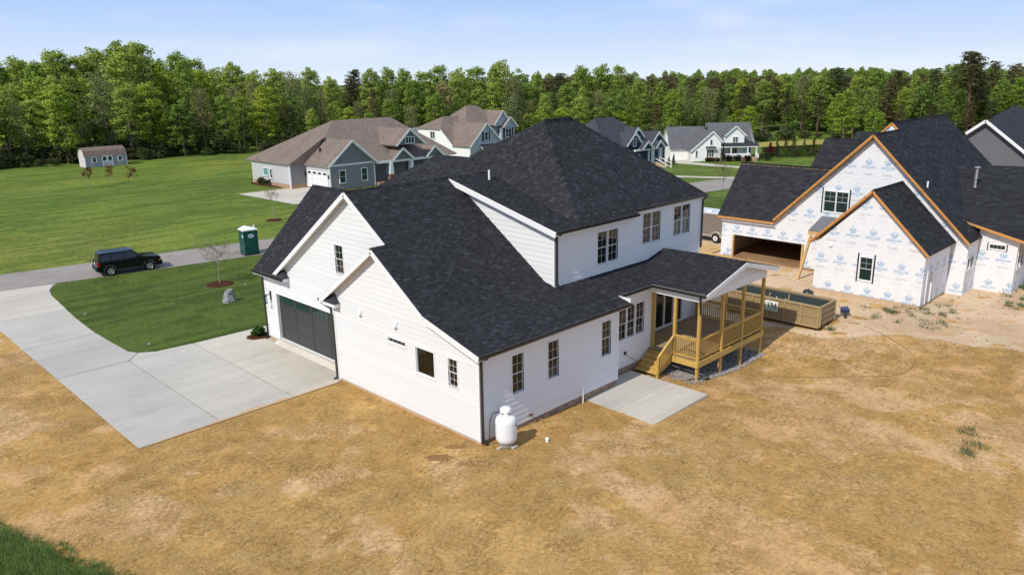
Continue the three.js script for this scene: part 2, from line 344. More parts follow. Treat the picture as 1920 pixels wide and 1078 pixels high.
// window: casing round the opening, sashes, grilles, panes
function windowUnit(parent, pl, u0, u1, y0, y1, o = {}) {
  const { units = 1, hung = true, cols = 2, rows = 2, room = 0, casing = MAT.white, sash = MAT.white, glass = room ? MAT.glass : MAT.darkGlass, cw = 0.044, proud = 0.03, sill = true, name = 'window', lowerGrille = true, only = null } = o;
  if (o.off) { const p0 = pl; pl = { n: p0.n, P: (u, y, d = 0) => p0.P(u, y, d + o.off) }; }
  const g = new THREE.Group(); g.name = name; parent.add(g);
  const bar = (G, a, b, c, d, d0, d1) => G.prism([pl.P(a, c, d0), pl.P(b, c, d0), pl.P(b, d, d0), pl.P(a, d, d0)], pl.n.clone().multiplyScalar(d1 - d0));
  const U0 = Math.min(u0, u1), U1 = Math.max(u0, u1), c = new GB();
  bar(c, U0, U1, y1 - cw, y1, -0.1, proud + 0.004); bar(c, U0, U1, y0, y0 + cw, -0.1, proud + (sill ? 0.02 : 0.002)); bar(c, U0, U0 + cw, y0 + cw, y1 - cw, -0.1, proud); bar(c, U1 - cw, U1, y0 + cw, y1 - cw, -0.1, proud);
  const a0 = U0 + cw, a1 = U1 - cw, b0 = y0 + cw, b1 = y1 - cw, w = (a1 - a0) / units, mu = 0.026;
  for (let i = 1; i < units; i++) bar(c, a0 + i * w - mu, a0 + i * w + mu, b0, b1, -0.1, proud - 0.004);
  mesh('casing', c, casing, g);
  const sw = 0.021;
  for (let i = 0; i < units; i++) {
    const l = a0 + i * w + (i ? mu : 0), rr = a0 + (i + 1) * w - (i < units - 1 ? mu : 0), mid = (b0 + b1) / 2;
    const bays = hung ? [[b0, mid, -0.055], [mid, b1, -0.03]] : [[b0, b1, -0.04]];
    bays.forEach(([p, q, d], k) => {
      const s = new GB(), gr = new GB();
      bar(s, l, rr, p, p + sw, d - 0.02, d + 0.02); bar(s, l, rr, q - sw, q, d - 0.02, d + 0.02); bar(s, l, l + sw, p + sw, q - sw, d - 0.02, d + 0.02); bar(s, rr - sw, rr, p + sw, q - sw, d - 0.02, d + 0.02);
      mesh('sash', s, sash, g);
      const pane = new GB(); bar(pane, l + sw, rr - sw, p + sw, q - sw, d - 0.004, d); mesh('pane', room ? new GB().poly([pl.P(l + sw, p + sw, d), pl.P(rr - sw, p + sw, d), pl.P(rr - sw, q - sw, d), pl.P(l + sw, q - sw, d)], pl.n) : pane, glass, g);
      if (k === 1 || !hung || lowerGrille) {
        if (rows === 1 && cols > 2) { for (let x = 1; x < cols; x++) { const m = lerp(l + sw, rr - sw, x / cols); mesh('grille_bar', bar(new GB(), m - 0.0045, m + 0.0045, p + sw, q - sw, d + 0.003, d + 0.013), sash, g); } } else for (let x = 1; x < cols; x++) { const m = lerp(l + sw, rr - sw, x / cols); bar(gr, m - 0.0045, m + 0.0045, p + sw, q - sw, d + 0.003, d + 0.013); }
        for (let x = 1; x < rows; x++) { const m = lerp(p + sw, q - sw, x / rows); bar(gr, l + sw, rr - sw, m - 0.0045, m + 0.0045, d + 0.004, d + 0.014); }
        if (gr.p.length) mesh('grille', gr, sash, g);
      }
    });
  }
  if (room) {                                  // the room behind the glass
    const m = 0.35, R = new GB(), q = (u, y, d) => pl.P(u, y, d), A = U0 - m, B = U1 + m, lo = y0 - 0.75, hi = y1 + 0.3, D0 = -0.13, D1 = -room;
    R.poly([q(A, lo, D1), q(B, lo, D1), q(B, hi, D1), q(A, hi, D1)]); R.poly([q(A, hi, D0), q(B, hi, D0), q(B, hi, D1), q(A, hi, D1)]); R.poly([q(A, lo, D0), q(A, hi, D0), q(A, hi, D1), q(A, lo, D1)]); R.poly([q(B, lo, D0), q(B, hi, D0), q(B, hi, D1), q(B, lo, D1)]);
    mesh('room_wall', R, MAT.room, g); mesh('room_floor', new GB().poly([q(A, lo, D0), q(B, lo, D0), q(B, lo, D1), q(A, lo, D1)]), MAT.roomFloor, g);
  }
  return g;
}
const hole = (u0, u1, y0, y1, cw = 0.044) => [Math.min(u0, u1) + cw, Math.max(u0, u1) - cw, y0 + cw, y1 - cw];

// roof plane: deck slab under real shingle tabs. tabs of one house are gathered so that the nearest become parts
const bySlope = [];
function roofSlope(parent, pts, o = {}) {
  const { thick = 0.16, under = MAT.soffit, course = 0.145, tabs = null, palette = [0.0265, 0.0285, 0.03, 0.0315, 0.033, 0.036, 0.044], tint = [1.0, 1.0, 1.12], seed = 1, wmin = 0.14, wmax = 0.34 } = o;
  const e1 = pts[1].clone().sub(pts[0]), n = new THREE.Vector3();
  for (let i = 1; i < pts.length - 1 && n.lengthSq() < 1e-6; i++) n.crossVectors(pts[i].clone().sub(pts[0]), pts[i + 1].clone().sub(pts[0]));
  n.normalize(); if (n.y < 0) n.negate();
  const deck = mesh('roof', new GB().prism(pts.map((p) => p.clone().addScaledVector(n, -0.004)), n.clone().multiplyScalar(-thick)), under, parent);
  mesh('underlay', new GB().poly(pts.map((p) => p.clone().addScaledVector(n, -0.001)), n), MAT.felt, deck);
  const t = new THREE.Vector3().crossVectors(UP, n).normalize(), s = new THREE.Vector3().crossVectors(n, t), o3 = pts[0];
  const poly = pts.map((p) => { const d = p.clone().sub(o3); return [d.dot(t), d.dot(s)]; }), vs = poly.map((p) => p[1]), v0 = Math.min(...vs), v1 = Math.max(...vs), r = rng(seed * 7919 + 13);
  const at = (u, v, d) => o3.clone().addScaledVector(t, u).addScaledVector(s, v).addScaledVector(n, d);
  const out = tabs || [];
  for (let v = v0, k = 0; v < v1 - 0.02; v += course, k++) {
    const strip = clip(clip(poly, 1, v, false), 1, v + course, true); if (strip.length < 3) continue;
    const us = strip.map((p) => p[0]); let u = Math.min(...us) - r() * 0.3; const ue = Math.max(...us);
    let thick2 = r() < 0.5;
    while (u < ue) {
      const w = wmin + r() * (wmax - wmin), q = clip(clip(strip, 0, u, false), 0, u + w - 0.004, true); u += w; thick2 = !thick2;
      if (q.length < 3 || area2(q) < 0.0015) continue;
      const th = thick2 ? 0.017 + r() * 0.006 : 0.007 + r() * 0.004, tone = palette[Math.floor(r() * palette.length)] * (0.88 + 0.24 * r()) * (thick2 ? 1.06 : 0.9), c = tint.map((x) => x * tone);
      const H = (vv) => 0.001 + th * (1 - 0.75 * (vv - v) / course);
      out.push({ q, at, H, n, c, mid: at(q[0][0], q[0][1], 0).add(new THREE.Vector3(OFF[0], OFF[2], -OFF[1])), deck });
    }
  }
  if (!tabs) joinTabs(deck, out);
  return deck;
}
function tabGeo(g, T) {
  const { q, at, H, n, c } = T;
  g.poly(q.map(([u, v]) => at(u, v, H(v))), n, c);
  for (let i = 0; i < q.length; i++) { const e = q[i], f = q[(i + 1) % q.length]; if (Math.hypot(e[0] - f[0], e[1] - f[1]) < 2e-3) continue; g.poly([at(e[0], e[1], H(e[1])), at(f[0], f[1], H(f[1])), at(f[0], f[1], 0), at(e[0], e[1], 0)], null, c); }
}
function joinTabs(deck, tabs) { const g = new GB(); for (const T of tabs) tabGeo(g, T); if (g.p.length) stuff(mesh('shingles', g, MAT.shingle, deck)); }
function finishTabs(tabs, most = 300) {
  const seen = tabs.slice().sort((a, b) => a.mid.distanceToSquared(EYE) - b.mid.distanceToSquared(EYE)), near = new Set(seen.slice(0, most)), rest = new Map();
  for (const T of tabs) { if (near.has(T)) { const g = new GB(); tabGeo(g, T); mesh('shingle', g, MAT.shingle, T.deck); } else { if (!rest.has(T.deck)) rest.set(T.deck, []); rest.get(T.deck).push(T); } }
  for (const [d, l] of rest) joinTabs(d, l);
}
// cap shingles bent over a ridge or hip from p to q
function capRow(parent, p, q, n1, n2, o = {}) {
  const { w = 0.15, step = 0.145, tone = [0.03, 0.03, 0.034], seed = 3, lift = 0.02 } = o, d = q.clone().sub(p), L = d.length(), r = rng(seed * 31 + 5); d.normalize();
  const g = new GB(), side = (n, s) => { const x = new THREE.Vector3().crossVectors(d, n).normalize(); return x.multiplyScalar(s); };
  let x1 = side(n1, 1), x2 = side(n2, -1); const nn = n1.clone().add(n2).normalize(); if (x1.dot(n2) > 0) { x1.negate(); x2.negate(); }
  for (let s = 0; s < L; s += step) {
    const a = p.clone().addScaledVector(d, s), b = p.clone().addScaledVector(d, Math.min(L, s + step * 1.25)), k = 0.5 + 1.1 * r() * r() + 0.3 * r(), c = tone.map((t) => t * k);
    const A = a.clone().addScaledVector(nn, lift + 0.022), B = b.clone().addScaledVector(nn, lift + 0.006), ww = w * (0.94 + 0.12 * r());
    for (const [x, n] of [[x1, n1], [x2, n2]]) {
      const a2 = a.clone().addScaledVector(x, ww).addScaledVector(n, 0.024), b2 = b.clone().addScaledVector(x, ww).addScaledVector(n, 0.014);
      g.poly([A, B, b2, a2], n, c); g.poly([A, a2, a.clone().addScaledVector(x, ww), a.clone()], null, c); g.poly([a2, b2, b.clone().addScaledVector(x, ww), a.clone().addScaledVector(x, ww)], null, c);
    }
  }
  return stuff(mesh('ridge_caps', g, MAT.shingle, parent));
}
const nrm = (a, b, c) => { const n = new THREE.Vector3().crossVectors(b.clone().sub(a), c.clone().sub(a)).normalize(); return n.y < 0 ? n.negate() : n; };
// board along the edge of a roof
function edgeBoard(parent, name, p, q, h, w, m, drop = 0) { return mesh(name, new GB().beam(p.clone().add(new THREE.Vector3(0, -drop - h / 2, 0)), q.clone().add(new THREE.Vector3(0, -drop - h / 2, 0)), w, h), m, parent); }
function gutter(parent, p, q, out, m = MAT.bronze, name = 'gutter') {     // K-style trough, open on top
  const d = q.clone().sub(p), sec = [[0, 0], [0, -0.12], [0.075, -0.12], [0.11, -0.05], [0.125, 0], [0.118, 0], [0.103, -0.048], [0.07, -0.112], [0.007, -0.112], [0.007, 0]];
  const g = new GB(), P = (s, base) => base.clone().addScaledVector(out, s[0]).add(new THREE.Vector3(0, s[1], 0));
  for (let i = 0; i < sec.length; i++) { const a = sec[i], b = sec[(i + 1) % sec.length]; g.poly([P(a, p), P(b, p), P(b, q), P(a, q)]); }
  for (const e of [p, q]) g.poly(sec.slice(0, 5).map((s) => P(s, e)), e === p ? d.clone().negate() : d);
  return mesh(name, g, m, parent);
}
function downspout(parent, pts, m = MAT.bronze) {
  const g = new GB();
  for (let i = 0; i < pts.length - 1; i++) { const a = pts[i].clone(), b = pts[i + 1].clone(), d = b.clone().sub(a).normalize().multiplyScalar(0.03); g.beam(a.sub(d), b.add(d), 0.1, 0.075, Math.abs(d.y) > 0.02 ? new THREE.Vector3(1, 0, 0) : UP); }
  return mesh('downspout', g, m, parent);
}
function bricks(parent, pl, u0, u1, y0, y1, tones = [[0.36, 0.25, 0.17], [0.30, 0.19, 0.13], [0.42, 0.31, 0.22], [0.33, 0.24, 0.18]], seed = 5) {
  const base = mesh('foundation', new GB().prism([pl.P(u0, y0, -0.02), pl.P(u1, y0, -0.02), pl.P(u1, y1, -0.02), pl.P(u0, y1, -0.02)], pl.n.clone().multiplyScalar(-0.15)), MAT.mortar, parent), g = new GB(), r = rng(seed);
  for (let y = y0, k = 0; y < y1 - 0.02; y += 0.075, k++) for (let u = Math.min(u0, u1) + (k % 2 ? -0.1 : 0); u < Math.max(u0, u1); u += 0.21) {
    const a = Math.max(u, Math.min(u0, u1)), b = Math.min(u + 0.2, Math.max(u0, u1)), c = tones[Math.floor(r() * tones.length)].map((x) => x * (0.85 + 0.3 * r())), t = Math.min(y + 0.065, y1); if (b - a < 0.03) continue;
    g.prism([pl.P(a, y, -0.02), pl.P(b, y, -0.02), pl.P(b, t, -0.02), pl.P(a, t, -0.02)], pl.n.clone().multiplyScalar(0.012 + 0.006 * r()), c);
  }
  stuff(mesh('brickwork', g, MAT.brick, base));
  return base;
}

// ---------------------------------------------------------------- the white house
const S2y = (a) => 3.745 + 0.2765 * (a + 0.35), S1y = (a) => 8.897 - 0.688 * (9.063 - a), Ly = (a) => 7.085 + 0.2527 * (a - 1.89), Py = (a) => 7.085 + 0.8397 * (a - 1.89);
{
  const H = thing('white_house', 'new white clapboard house with black shingle roof, attached garage and raw wood back porch', 'house', [0, 0, 0]);
  const tabs = [], up = new THREE.Vector3(0, 1, 0), fromB = new THREE.Vector3(-1, 0, 0), fromA = new THREE.Vector3(0, 0, 1);
  // walls
  const gN = planeB(0, -1), gBig = planeB(0.786, -1), rear = planeA(0, -1), rec = planeA(0.7, -1), slid = planeA(1.9, -1), upr = planeA(2.235, -1), ups = planeB(6.82, -1);
  const wGN = [[4.44, 5.73, 2.83, 3.11], [2.57, 3.85, 1.9, 3.15], [1.18, 1.8, 1.92, 3.17]];
  clapboard(H, gN, [[[0, 0.1], [9.82, 0.1], [9.82, 4.15], [9.6, 4.33], [2.48, 4.33], [0, 3.66]], [[2.48, 4.33], [9.6, 4.33], [6.14, 6.68]]], wGN.map((w, i) => hole(...w, i ? 0.044 : 0.03)), { seed: 1 });
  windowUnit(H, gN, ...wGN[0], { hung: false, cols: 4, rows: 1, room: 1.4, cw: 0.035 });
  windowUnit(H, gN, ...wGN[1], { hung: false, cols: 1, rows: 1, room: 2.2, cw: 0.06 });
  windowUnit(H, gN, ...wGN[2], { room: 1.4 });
  const wBig = [9.9, 10.65, 4.86, 6.3];
  const doorHole = [10.3, 16.7, 0.2, 2.74];
  clapboard(H, gBig, [[[6.2, 0.1], [17.885, 0.1], [17.885, 3.625], [6.2, 3.625]], [[6.2, 3.625], [16.46, 3.625], [9.063, 8.68], [6.2, 6.72]]], [hole(...wBig), doorHole], { seed: 2 });
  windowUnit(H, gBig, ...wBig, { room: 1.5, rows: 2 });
  const wRear = [[1.718, 2.454], [3.829, 4.574], [7.379, 8.122]].map((w) => [...w, 1.479, 3.183]);
  clapboard(H, rear, [rectP(0, 8.62, 0.1, 3.68)], wRear.map((w) => hole(...w)), { seed: 3 });
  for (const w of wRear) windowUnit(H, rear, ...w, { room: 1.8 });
  const wRec = [9.5, 11.66, 1.47, 3.12];
  clapboard(H, rec, [rectP(8.62, 12.2, 0.1, 3.86)], [hole(...wRec)], { seed: 4 });
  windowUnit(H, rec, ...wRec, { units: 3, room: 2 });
  const wUp = [[9.8, 11.47, 4.9, 6.55], [13.44, 15.07, 5.31, 6.94], [16.23, 17.87, 5.3, 6.94]];
  clapboard(H, upr, [rectP(6.82, 12.6, 3.97, 6.93), rectP(12.6, 18.95, 3.97, 7.13)], wUp.map((w) => hole(...w)), { seed: 5 });
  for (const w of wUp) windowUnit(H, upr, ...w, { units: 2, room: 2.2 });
  clapboard(H, ups, [[[2.235, 4.36], [2.863, 4.53], [8.6, 8.48], [2.235, 6.95]]], [], { seed: 6 });
  const slideHole = [14.3, 16.95, 0.58, 2.72];
  clapboard(H, slid, [rectP(12.2, 18.9, 0.46, 3.9)], [slideHole], { seed: 7 });
  { // sliding glass door on the porch
    const g = new THREE.Group(); g.name = 'sliding_door'; H.add(g); const f = new GB(), bar = (a, b, c, d) => f.prism([slid.P(a, c, -0.06), slid.P(b, c, -0.06), slid.P(b, d, -0.06), slid.P(a, d, -0.06)], slid.n.clone().multiplyScalar(0.1));
    bar(14.3, 16.95, 2.64, 2.72); bar(14.3, 16.95, 0.58, 0.66); for (const x of [14.3, 15.14, 16.03, 16.87]) bar(x, x + 0.08, 0.66, 2.64);
    mesh('frame', f, MAT.white, g);
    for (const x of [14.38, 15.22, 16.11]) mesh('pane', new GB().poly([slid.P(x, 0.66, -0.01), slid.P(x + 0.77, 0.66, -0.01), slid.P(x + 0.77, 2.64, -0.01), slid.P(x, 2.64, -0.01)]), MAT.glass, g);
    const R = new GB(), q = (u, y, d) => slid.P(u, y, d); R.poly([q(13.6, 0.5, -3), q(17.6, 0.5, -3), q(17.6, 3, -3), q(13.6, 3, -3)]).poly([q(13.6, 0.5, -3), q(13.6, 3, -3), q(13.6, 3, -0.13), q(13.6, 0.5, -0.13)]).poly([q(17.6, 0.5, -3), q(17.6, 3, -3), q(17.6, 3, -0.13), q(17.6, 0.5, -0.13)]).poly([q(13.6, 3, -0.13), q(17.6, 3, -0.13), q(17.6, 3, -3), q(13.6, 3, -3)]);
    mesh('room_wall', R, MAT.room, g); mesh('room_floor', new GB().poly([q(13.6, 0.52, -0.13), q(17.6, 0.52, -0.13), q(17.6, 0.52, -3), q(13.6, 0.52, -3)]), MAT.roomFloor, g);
  }
  // walls on the sides that look away
  const blind = new GB(); blind.box(18.83, 18.95, 2.36, 13.4, -0.3, 7.1).box(8, 18.83, 13.28, 13.4, -0.3, 7.1).box(0.92, 8, 17.76, 17.885, -0.1, 3.7).box(7.88, 8, 13.4, 17.76, -0.1, 3.9).box(0, 0.66, 9.7, 9.82, -0.1, 4.0).box(8.5, 8.62, 0.13, 0.58, -0.3, 3.8).box(12.08, 12.2, 0.83, 1.78, -0.3, 3.9).box(18.78, 18.9, 1.9, 2.36, -0.3, 3.9);
  mesh('wall', blind, MAT.siding, H);
  // trim
  const cb = (b0, b1, a0, a1, y0, y1) => mesh('corner_board', new GB().box(b0, b1, a0, a1, y0, y1), MAT.white, H);
  cb(-0.028, 0.09, -0.03, -0.002, 0.08, 3.62); cb(-0.03, -0.002, -0.028, 0.1, 0.085, 3.64); cb(-0.03, -0.002, 9.73, 9.845, 0.08, 3.95); cb(0.756, 0.784, 17.79, 17.915, 0.08, 3.56);
  cb(8.53, 8.65, -0.03, -0.002, 0.08, 3.6); cb(12.1, 12.23, 0.668, 0.698, 0.08, 3.75); cb(6.79, 6.91, 2.205, 2.233, 4.4, 6.85); cb(6.79, 6.818, 2.207, 2.32, 4.4, 6.87); cb(18.86, 18.98, 2.205, 2.233, 3.97, 6.95);
  mesh('frieze_board', new GB().box(-0.02, 8.65, -0.032, -0.004, 3.5, 3.68), MAT.white, H); mesh('frieze_board', new GB().box(6.8, 12.6, 2.2, 2.232, 6.74, 6.93), MAT.white, H); mesh('frieze_board', new GB().box(12.6, 18.97, 2.2, 2.232, 6.94, 7.13), MAT.white, H);
  // foundation
  mesh('foundation', new GB().box(0.02, 0.2, -0.0, 9.8, -0.35, 0.098), MAT.block, H); mesh('foundation', new GB().box(0.8, 0.95, 9.9, 10.2, -0.3, 0.098).box(0.8, 0.95, 16.72, 17.87, -0.3, 0.098), MAT.block, H);
  bricks(H, rear, 0.2, 8.6, -0.5, 0.095); bricks(H, rec, 8.62, 12.19, -0.55, 0.095, undefined, 9); bricks(H, slid, 12.2, 18.9, -0.9, 0.455, undefined, 12);
  mesh('foundation', new GB().box(8.5, 8.61, 0.02, 0.7, -0.5, 0.095), MAT.block, H);

  // roof slopes
  const R = (pts, seed, o = {}) => roofSlope(H, pts, { tabs, seed, ...o });
  R([V(-0.3, 2.863, S1y(2.863)), V(0.49, 2.863, S1y(2.863)), V(0.49, 6.14, S1y(6.14)), V(-0.3, 6.14, S1y(6.14))], 1);
  R([V(0.49, 2.863, S1y(2.863)), V(6.85, 2.863, S1y(2.863)), V(6.85, 9.063, 8.897), V(0.49, 9.063, 8.897)], 2);
  R([V(-0.3, -0.35, S2y(-0.35)), V(6.85, -0.35, S2y(-0.35)), V(6.85, 2.863, S2y(2.863)), V(-0.3, 2.863, S2y(2.863))], 3);
  R([V(6.85, -0.35, S2y(-0.35)), V(9.05, -0.35, S2y(-0.35)), V(9.05, 2.3, S2y(2.3)), V(6.85, 2.3, S2y(2.3))], 4);
  R([V(9.05, 0.35, S2y(0.35)), V(11.87, 0.35, S2y(0.35)), V(13.96, 2.24, 4.46), V(9.05, 2.3, S2y(2.3))], 5);
  R([V(11.8, 0.33, 3.92), V(11.8, -2.55, 3.92), V(15.4, -2.55, 4.82), V(15.4, 2.24, 4.82), V(13.96, 2.24, 4.46)], 6);
  R([V(15.4, -2.55, 4.82), V(18.75, -2.55, 3.98), V(18.75, 2.24, 3.98), V(15.4, 2.24, 4.82)], 7);
  R([V(6.5, 1.89, Ly(1.89)), V(8.2, 1.89, Ly(1.89)), V(9.36, 9.063, 8.897), V(6.5, 9.063, 8.897)], 8);
  R([V(8.2, 1.89, Py(1.89)), V(12.6, 1.89, Py(1.89)), V(12.6, 7.1, Py(7.1)), V(11.45, 7.1, Py(7.1))], 9);
  R([V(12.6, 2.1, Py(2.1)), V(19.2, 2.1, Py(2.1)), V(13.6, 7.1, Py(7.1)), V(12.6, 7.1, Py(7.1))], 10);
  R([V(11.45, 7.1, Py(7.1)), V(8.2, 1.89, Py(1.89)), V(9.36, 9.063, 8.897), V(9.84, 11.08, 9.52)], 11);
  R([V(0.386, 18.24, 3.86), V(0.386, 16.38, 3.86), V(4.42, 10.43, 7.957), V(4.42, 18.24, 7.957)], 12);
  R([V(-0.3, 6.14, 6.887), V(0.75, 6.14, 6.887), V(0.75, 10.5, 3.887), V(-0.3, 10.5, 3.887)], 13);
  R([V(0.49, 9.063, 8.897), V(4.42, 9.063, 8.897), V(4.42, 10.43, 7.957), V(0.49, 16.3, 3.918)], 14);
  R([V(10.1, 9.15, 9.42), V(10.1, 14.2, 9.4), V(6.6, 17.6, 6.985), V(6.6, 9.15, 6.985)], 15);
  // slopes that look to the street
  const far = new GB(), slab = (pts) => { const n = nrm(pts[0], pts[1], pts[2]); far.prism(pts, n.multiplyScalar(-0.14)); };
  slab([V(4.43, 18.24, 7.95), V(4.43, 10.43, 7.95), V(8.4, 10.43, 4.0), V(8.4, 18.24, 4.0)]); slab([V(4.42, 9.07, 8.89), V(10, 9.07, 8.89), V(4.42, 10.43, 7.95)]);
  slab([V(13.61, 7.1, 11.45), V(19.2, 2.1, 7.26), V(19.2, 13.7, 7.26)]); slab([V(11.45, 7.12, 11.45), V(13.6, 7.12, 11.45), V(19.2, 13.7, 7.26), V(9.84, 13.7, 7.26)]); slab([V(10.11, 10.4, 9.4), V(10.11, 14.2, 9.4), V(13.6, 17.6, 6.985), V(13.6, 10.4, 6.985)]);
  mesh('roof', far, MAT.roofDark, H);
  finishTabs(tabs);
  // ridge and hip caps
  const n1 = nrm(V(0, 0, S1y(0)), V(1, 0, S1y(0)), V(0, 1, S1y(1))), nf = nrm(V(0, 9.063, 8.897), V(1, 9.063, 8.897), V(0, 10.063, 8.209)), nL = nrm(V(0, 0, Ly(0)), V(1, 0, Ly(0)), V(0, 1, Ly(1))), nP = nrm(V(0, 0, Py(0)), V(1, 0, Py(0)), V(0, 1, Py(1)));
  const nK = new THREE.Vector3(-1, 0.985, 0).normalize(), nK2 = new THREE.Vector3(1, 1, 0).normalize(), nF = nrm(V(11.45, 7.1, Py(7.1)), V(8.2, 1.89, Py(1.89)), V(9.36, 9.063, 8.897)), nPl = new THREE.Vector3(-0.25, 1, 0).normalize(), nPr = new THREE.Vector3(0.25, 1, 0).normalize();
  capRow(H, V(0.5, 9.063, 8.897), V(6.5, 9.063, 8.897), n1, nf, { tone: [0.03, 0.03, 0.034] }); capRow(H, V(6.5, 9.063, 8.9), V(9.36, 9.063, 8.9), nL, nf, { tone: [0.03, 0.03, 0.034], seed: 4 });
  capRow(H, V(-0.3, 6.14, 6.887), V(0.77, 6.14, 6.887), n1, nf, { seed: 5 }); capRow(H, V(4.42, 10.5, 7.957), V(4.42, 18.24, 7.957), nK, nK2, { seed: 6 });
  capRow(H, V(11.45, 7.1, Py(7.1)), V(13.6, 7.1, Py(7.1)), nP, nf, { seed: 7, w: 0.19, lift: 0.06, tone: [0.02, 0.02, 0.023] });
  capRow(H, V(8.2, 1.89, Py(1.89)), V(11.45, 7.1, Py(7.1)), nP, nF, { seed: 8, w: 0.17, tone: [0.034, 0.035, 0.04] });
  capRow(H, V(12.6, 2.12, Py(2.12)), V(14.5, 6.3, Py(6.3)), nP, nP, { seed: 9, w: 0.17, tone: [0.034, 0.035, 0.04] });
  capRow(H, V(19.2, 2.1, Py(2.1)), V(13.6, 7.1, Py(7.1)), nP, new THREE.Vector3(0.6, 0.8, 0), { seed: 10 });
  capRow(H, V(15.4, -2.55, 4.82), V(15.4, 2.2, 4.82), nPl, nPr, { seed: 11, tone: [0.03, 0.03, 0.034] }); capRow(H, V(10.1, 10.6, 9.42), V(10.1, 14.2, 9.4), nK, nK2, { seed: 12, tone: [0.025, 0.025, 0.03] });

  // barge boards, fascias
  const barge = (p, q, h = 0.21, drop = 0.03) => edgeBoard(H, 'barge_board', p, q, h, 0.035, MAT.white, drop);
  barge(V(-0.318, 6.14, 6.887), V(-0.318, 10.5, 3.887)); barge(V(-0.318, 6.14, 6.887), V(-0.318, 2.863, S1y(2.863))); barge(V(-0.318, 2.863, S1y(2.863)), V(-0.318, -0.35, S2y(-0.35)));
  barge(V(0.472, 9.063, 8.897), V(0.472, 16.3, 3.918)); barge(V(0.472, 9.063, 8.897), V(0.472, 6.16, S1y(6.16)));
  barge(V(6.482, 1.89, 7.085), V(6.482, 8.9, Ly(8.9)), 0.24); barge(V(11.8, -2.568, 3.92), V(15.4, -2.568, 4.82), 0.2); barge(V(15.4, -2.568, 4.82), V(18.75, -2.568, 3.98), 0.2); barge(V(0.386, 18.258, 3.80), V(4.42, 18.258, 7.897), 0.18, 0.1);
  // inner trim line that runs along the gable wall below the shallow rake
  mesh('frieze_board', new GB().beam(V(-0.02, 0.02, 3.6), V(-0.02, 2.8, 4.37), 0.03, 0.16), MAT.white, H);
  const fas = (p, q, h = 0.17) => edgeBoard(H, 'fascia', p, q, h, 0.03, MAT.white, 0.02);
  fas(V(-0.3, -0.35, 3.745), V(9.05, -0.35, 3.745)); fas(V(9.05, 0.35, S2y(0.35)), V(11.8, 0.35, S2y(0.35))); fas(V(11.8, 0.35, 3.92), V(11.8, -2.55, 3.92)); fas(V(6.5, 1.89, 7.085), V(12.6, 1.89, 7.085)); fas(V(12.6, 2.1, Py(2.1)), V(19.2, 2.1, Py(2.1))); fas(V(0.386, 18.24, 3.86), V(0.386, 15.9, 3.86)); fas(V(18.75, -2.55, 3.98), V(18.75, 2.2, 3.98));
  mesh('fascia', new GB().box(9.035, 9.065, -0.35, 0.35, 3.72, 3.95), MAT.white, H); mesh('fascia', new GB().prism([V(12.58, 1.89, 7.05), V(12.58, 2.15, 7.29), V(12.58, 2.15, 7.12), V(12.58, 1.89, 6.9)], new THREE.Vector3(0.03, 0, 0)), MAT.white, H);
  // soffits
  mesh('soffit', new GB().box(-0.28, 9.04, -0.33, -0.034, 3.535, 3.555), MAT.white, H); mesh('soffit', new GB().box(6.5, 12.58, 1.91, 2.2, 6.86, 6.88), MAT.white, H); mesh('soffit', new GB().box(12.6, 19.1, 2.12, 2.2, 7.04, 7.06), MAT.white, H); mesh('soffit', new GB().box(0.4, 0.75, 16, 18.2, 3.62, 3.64), MAT.white, H);
  // gutters
  gutter(H, V(-0.33, -0.366, 3.74), V(9.05, -0.366, 3.74), fromA); gutter(H, V(9.2, 0.334, S2y(0.35) - 0.01), V(11.7, 0.334, S2y(0.35) - 0.01), fromA); gutter(H, V(11.784, 0.35, 3.91), V(11.784, -2.58, 3.91), fromB); gutter(H, V(6.5, 1.874, 7.08), V(12.6, 1.874, 7.08), fromA); gutter(H, V(12.6, 2.084, Py(2.1) - 0.01), V(19.25, 2.084, Py(2.1) - 0.01), fromA);
  gutter(H, V(0.37, 18.26, 3.855), V(0.37, 15.1, 3.855), fromB); gutter(H, V(18.766, -2.56, 3.97), V(18.766, 2.2, 3.97), new THREE.Vector3(1, 0, 0)); gutter(H, V(-0.34, 10.516, 3.88), V(0.74, 10.516, 3.88), new THREE.Vector3(0, 0, -1));
  // pork-chop returns at the feet of the gables
  for (const [b0, b1, a0, a1, y] of [[0.4, 0.755, 15.15, 16.3, 3.66], [-0.3, -0.031, 9.25, 10.35, 3.66]]) {
    const r = new THREE.Group(); r.name = 'eave_return'; H.add(r);
    mesh('box_end', new GB().box(b0, b1, a0, a1, y, y + 0.17), MAT.white, r);
    const base = [V(b0 - 0.03, a0 - 0.03, y + 0.172), V(b0 - 0.03, a1, y + 0.172), V(b1, a1, y + 0.172), V(b1, a0 - 0.03, y + 0.172)], tp = V(b1, a0 + 0.4, y + 0.62), tq = V(b1, a1, y + 0.55), s = new GB();
    s.poly([base[0], base[1], tq, tp], null, [0.045, 0.045, 0.05]).poly([base[0], base[3], tp], null, [0.05, 0.05, 0.056]).poly(base, null, [0.04, 0.04, 0.04]); mesh('return_roof', s, MAT.shingle, r);
  }
  // downspouts
  downspout(H, [V(0.02, -0.42, 3.6), V(0.06, -0.07, 3.42), V(0.06, -0.07, 0.12), V(0.14, -0.2, 0.0)]); downspout(H, [V(-0.28, 10.45, 3.72), V(-0.1, 9.9, 3.5), V(-0.06, 9.86, 0.1), V(-0.16, 9.98, 0.0)]);
  downspout(H, [V(0.42, 18.1, 3.72), V(0.72, 17.96, 3.5), V(0.72, 17.96, 0.1)]); downspout(H, [V(6.75, 1.82, 6.95), V(6.86, 2.16, 6.8), V(6.86, 2.16, 4.6), V(6.9, 1.95, 4.46)]);
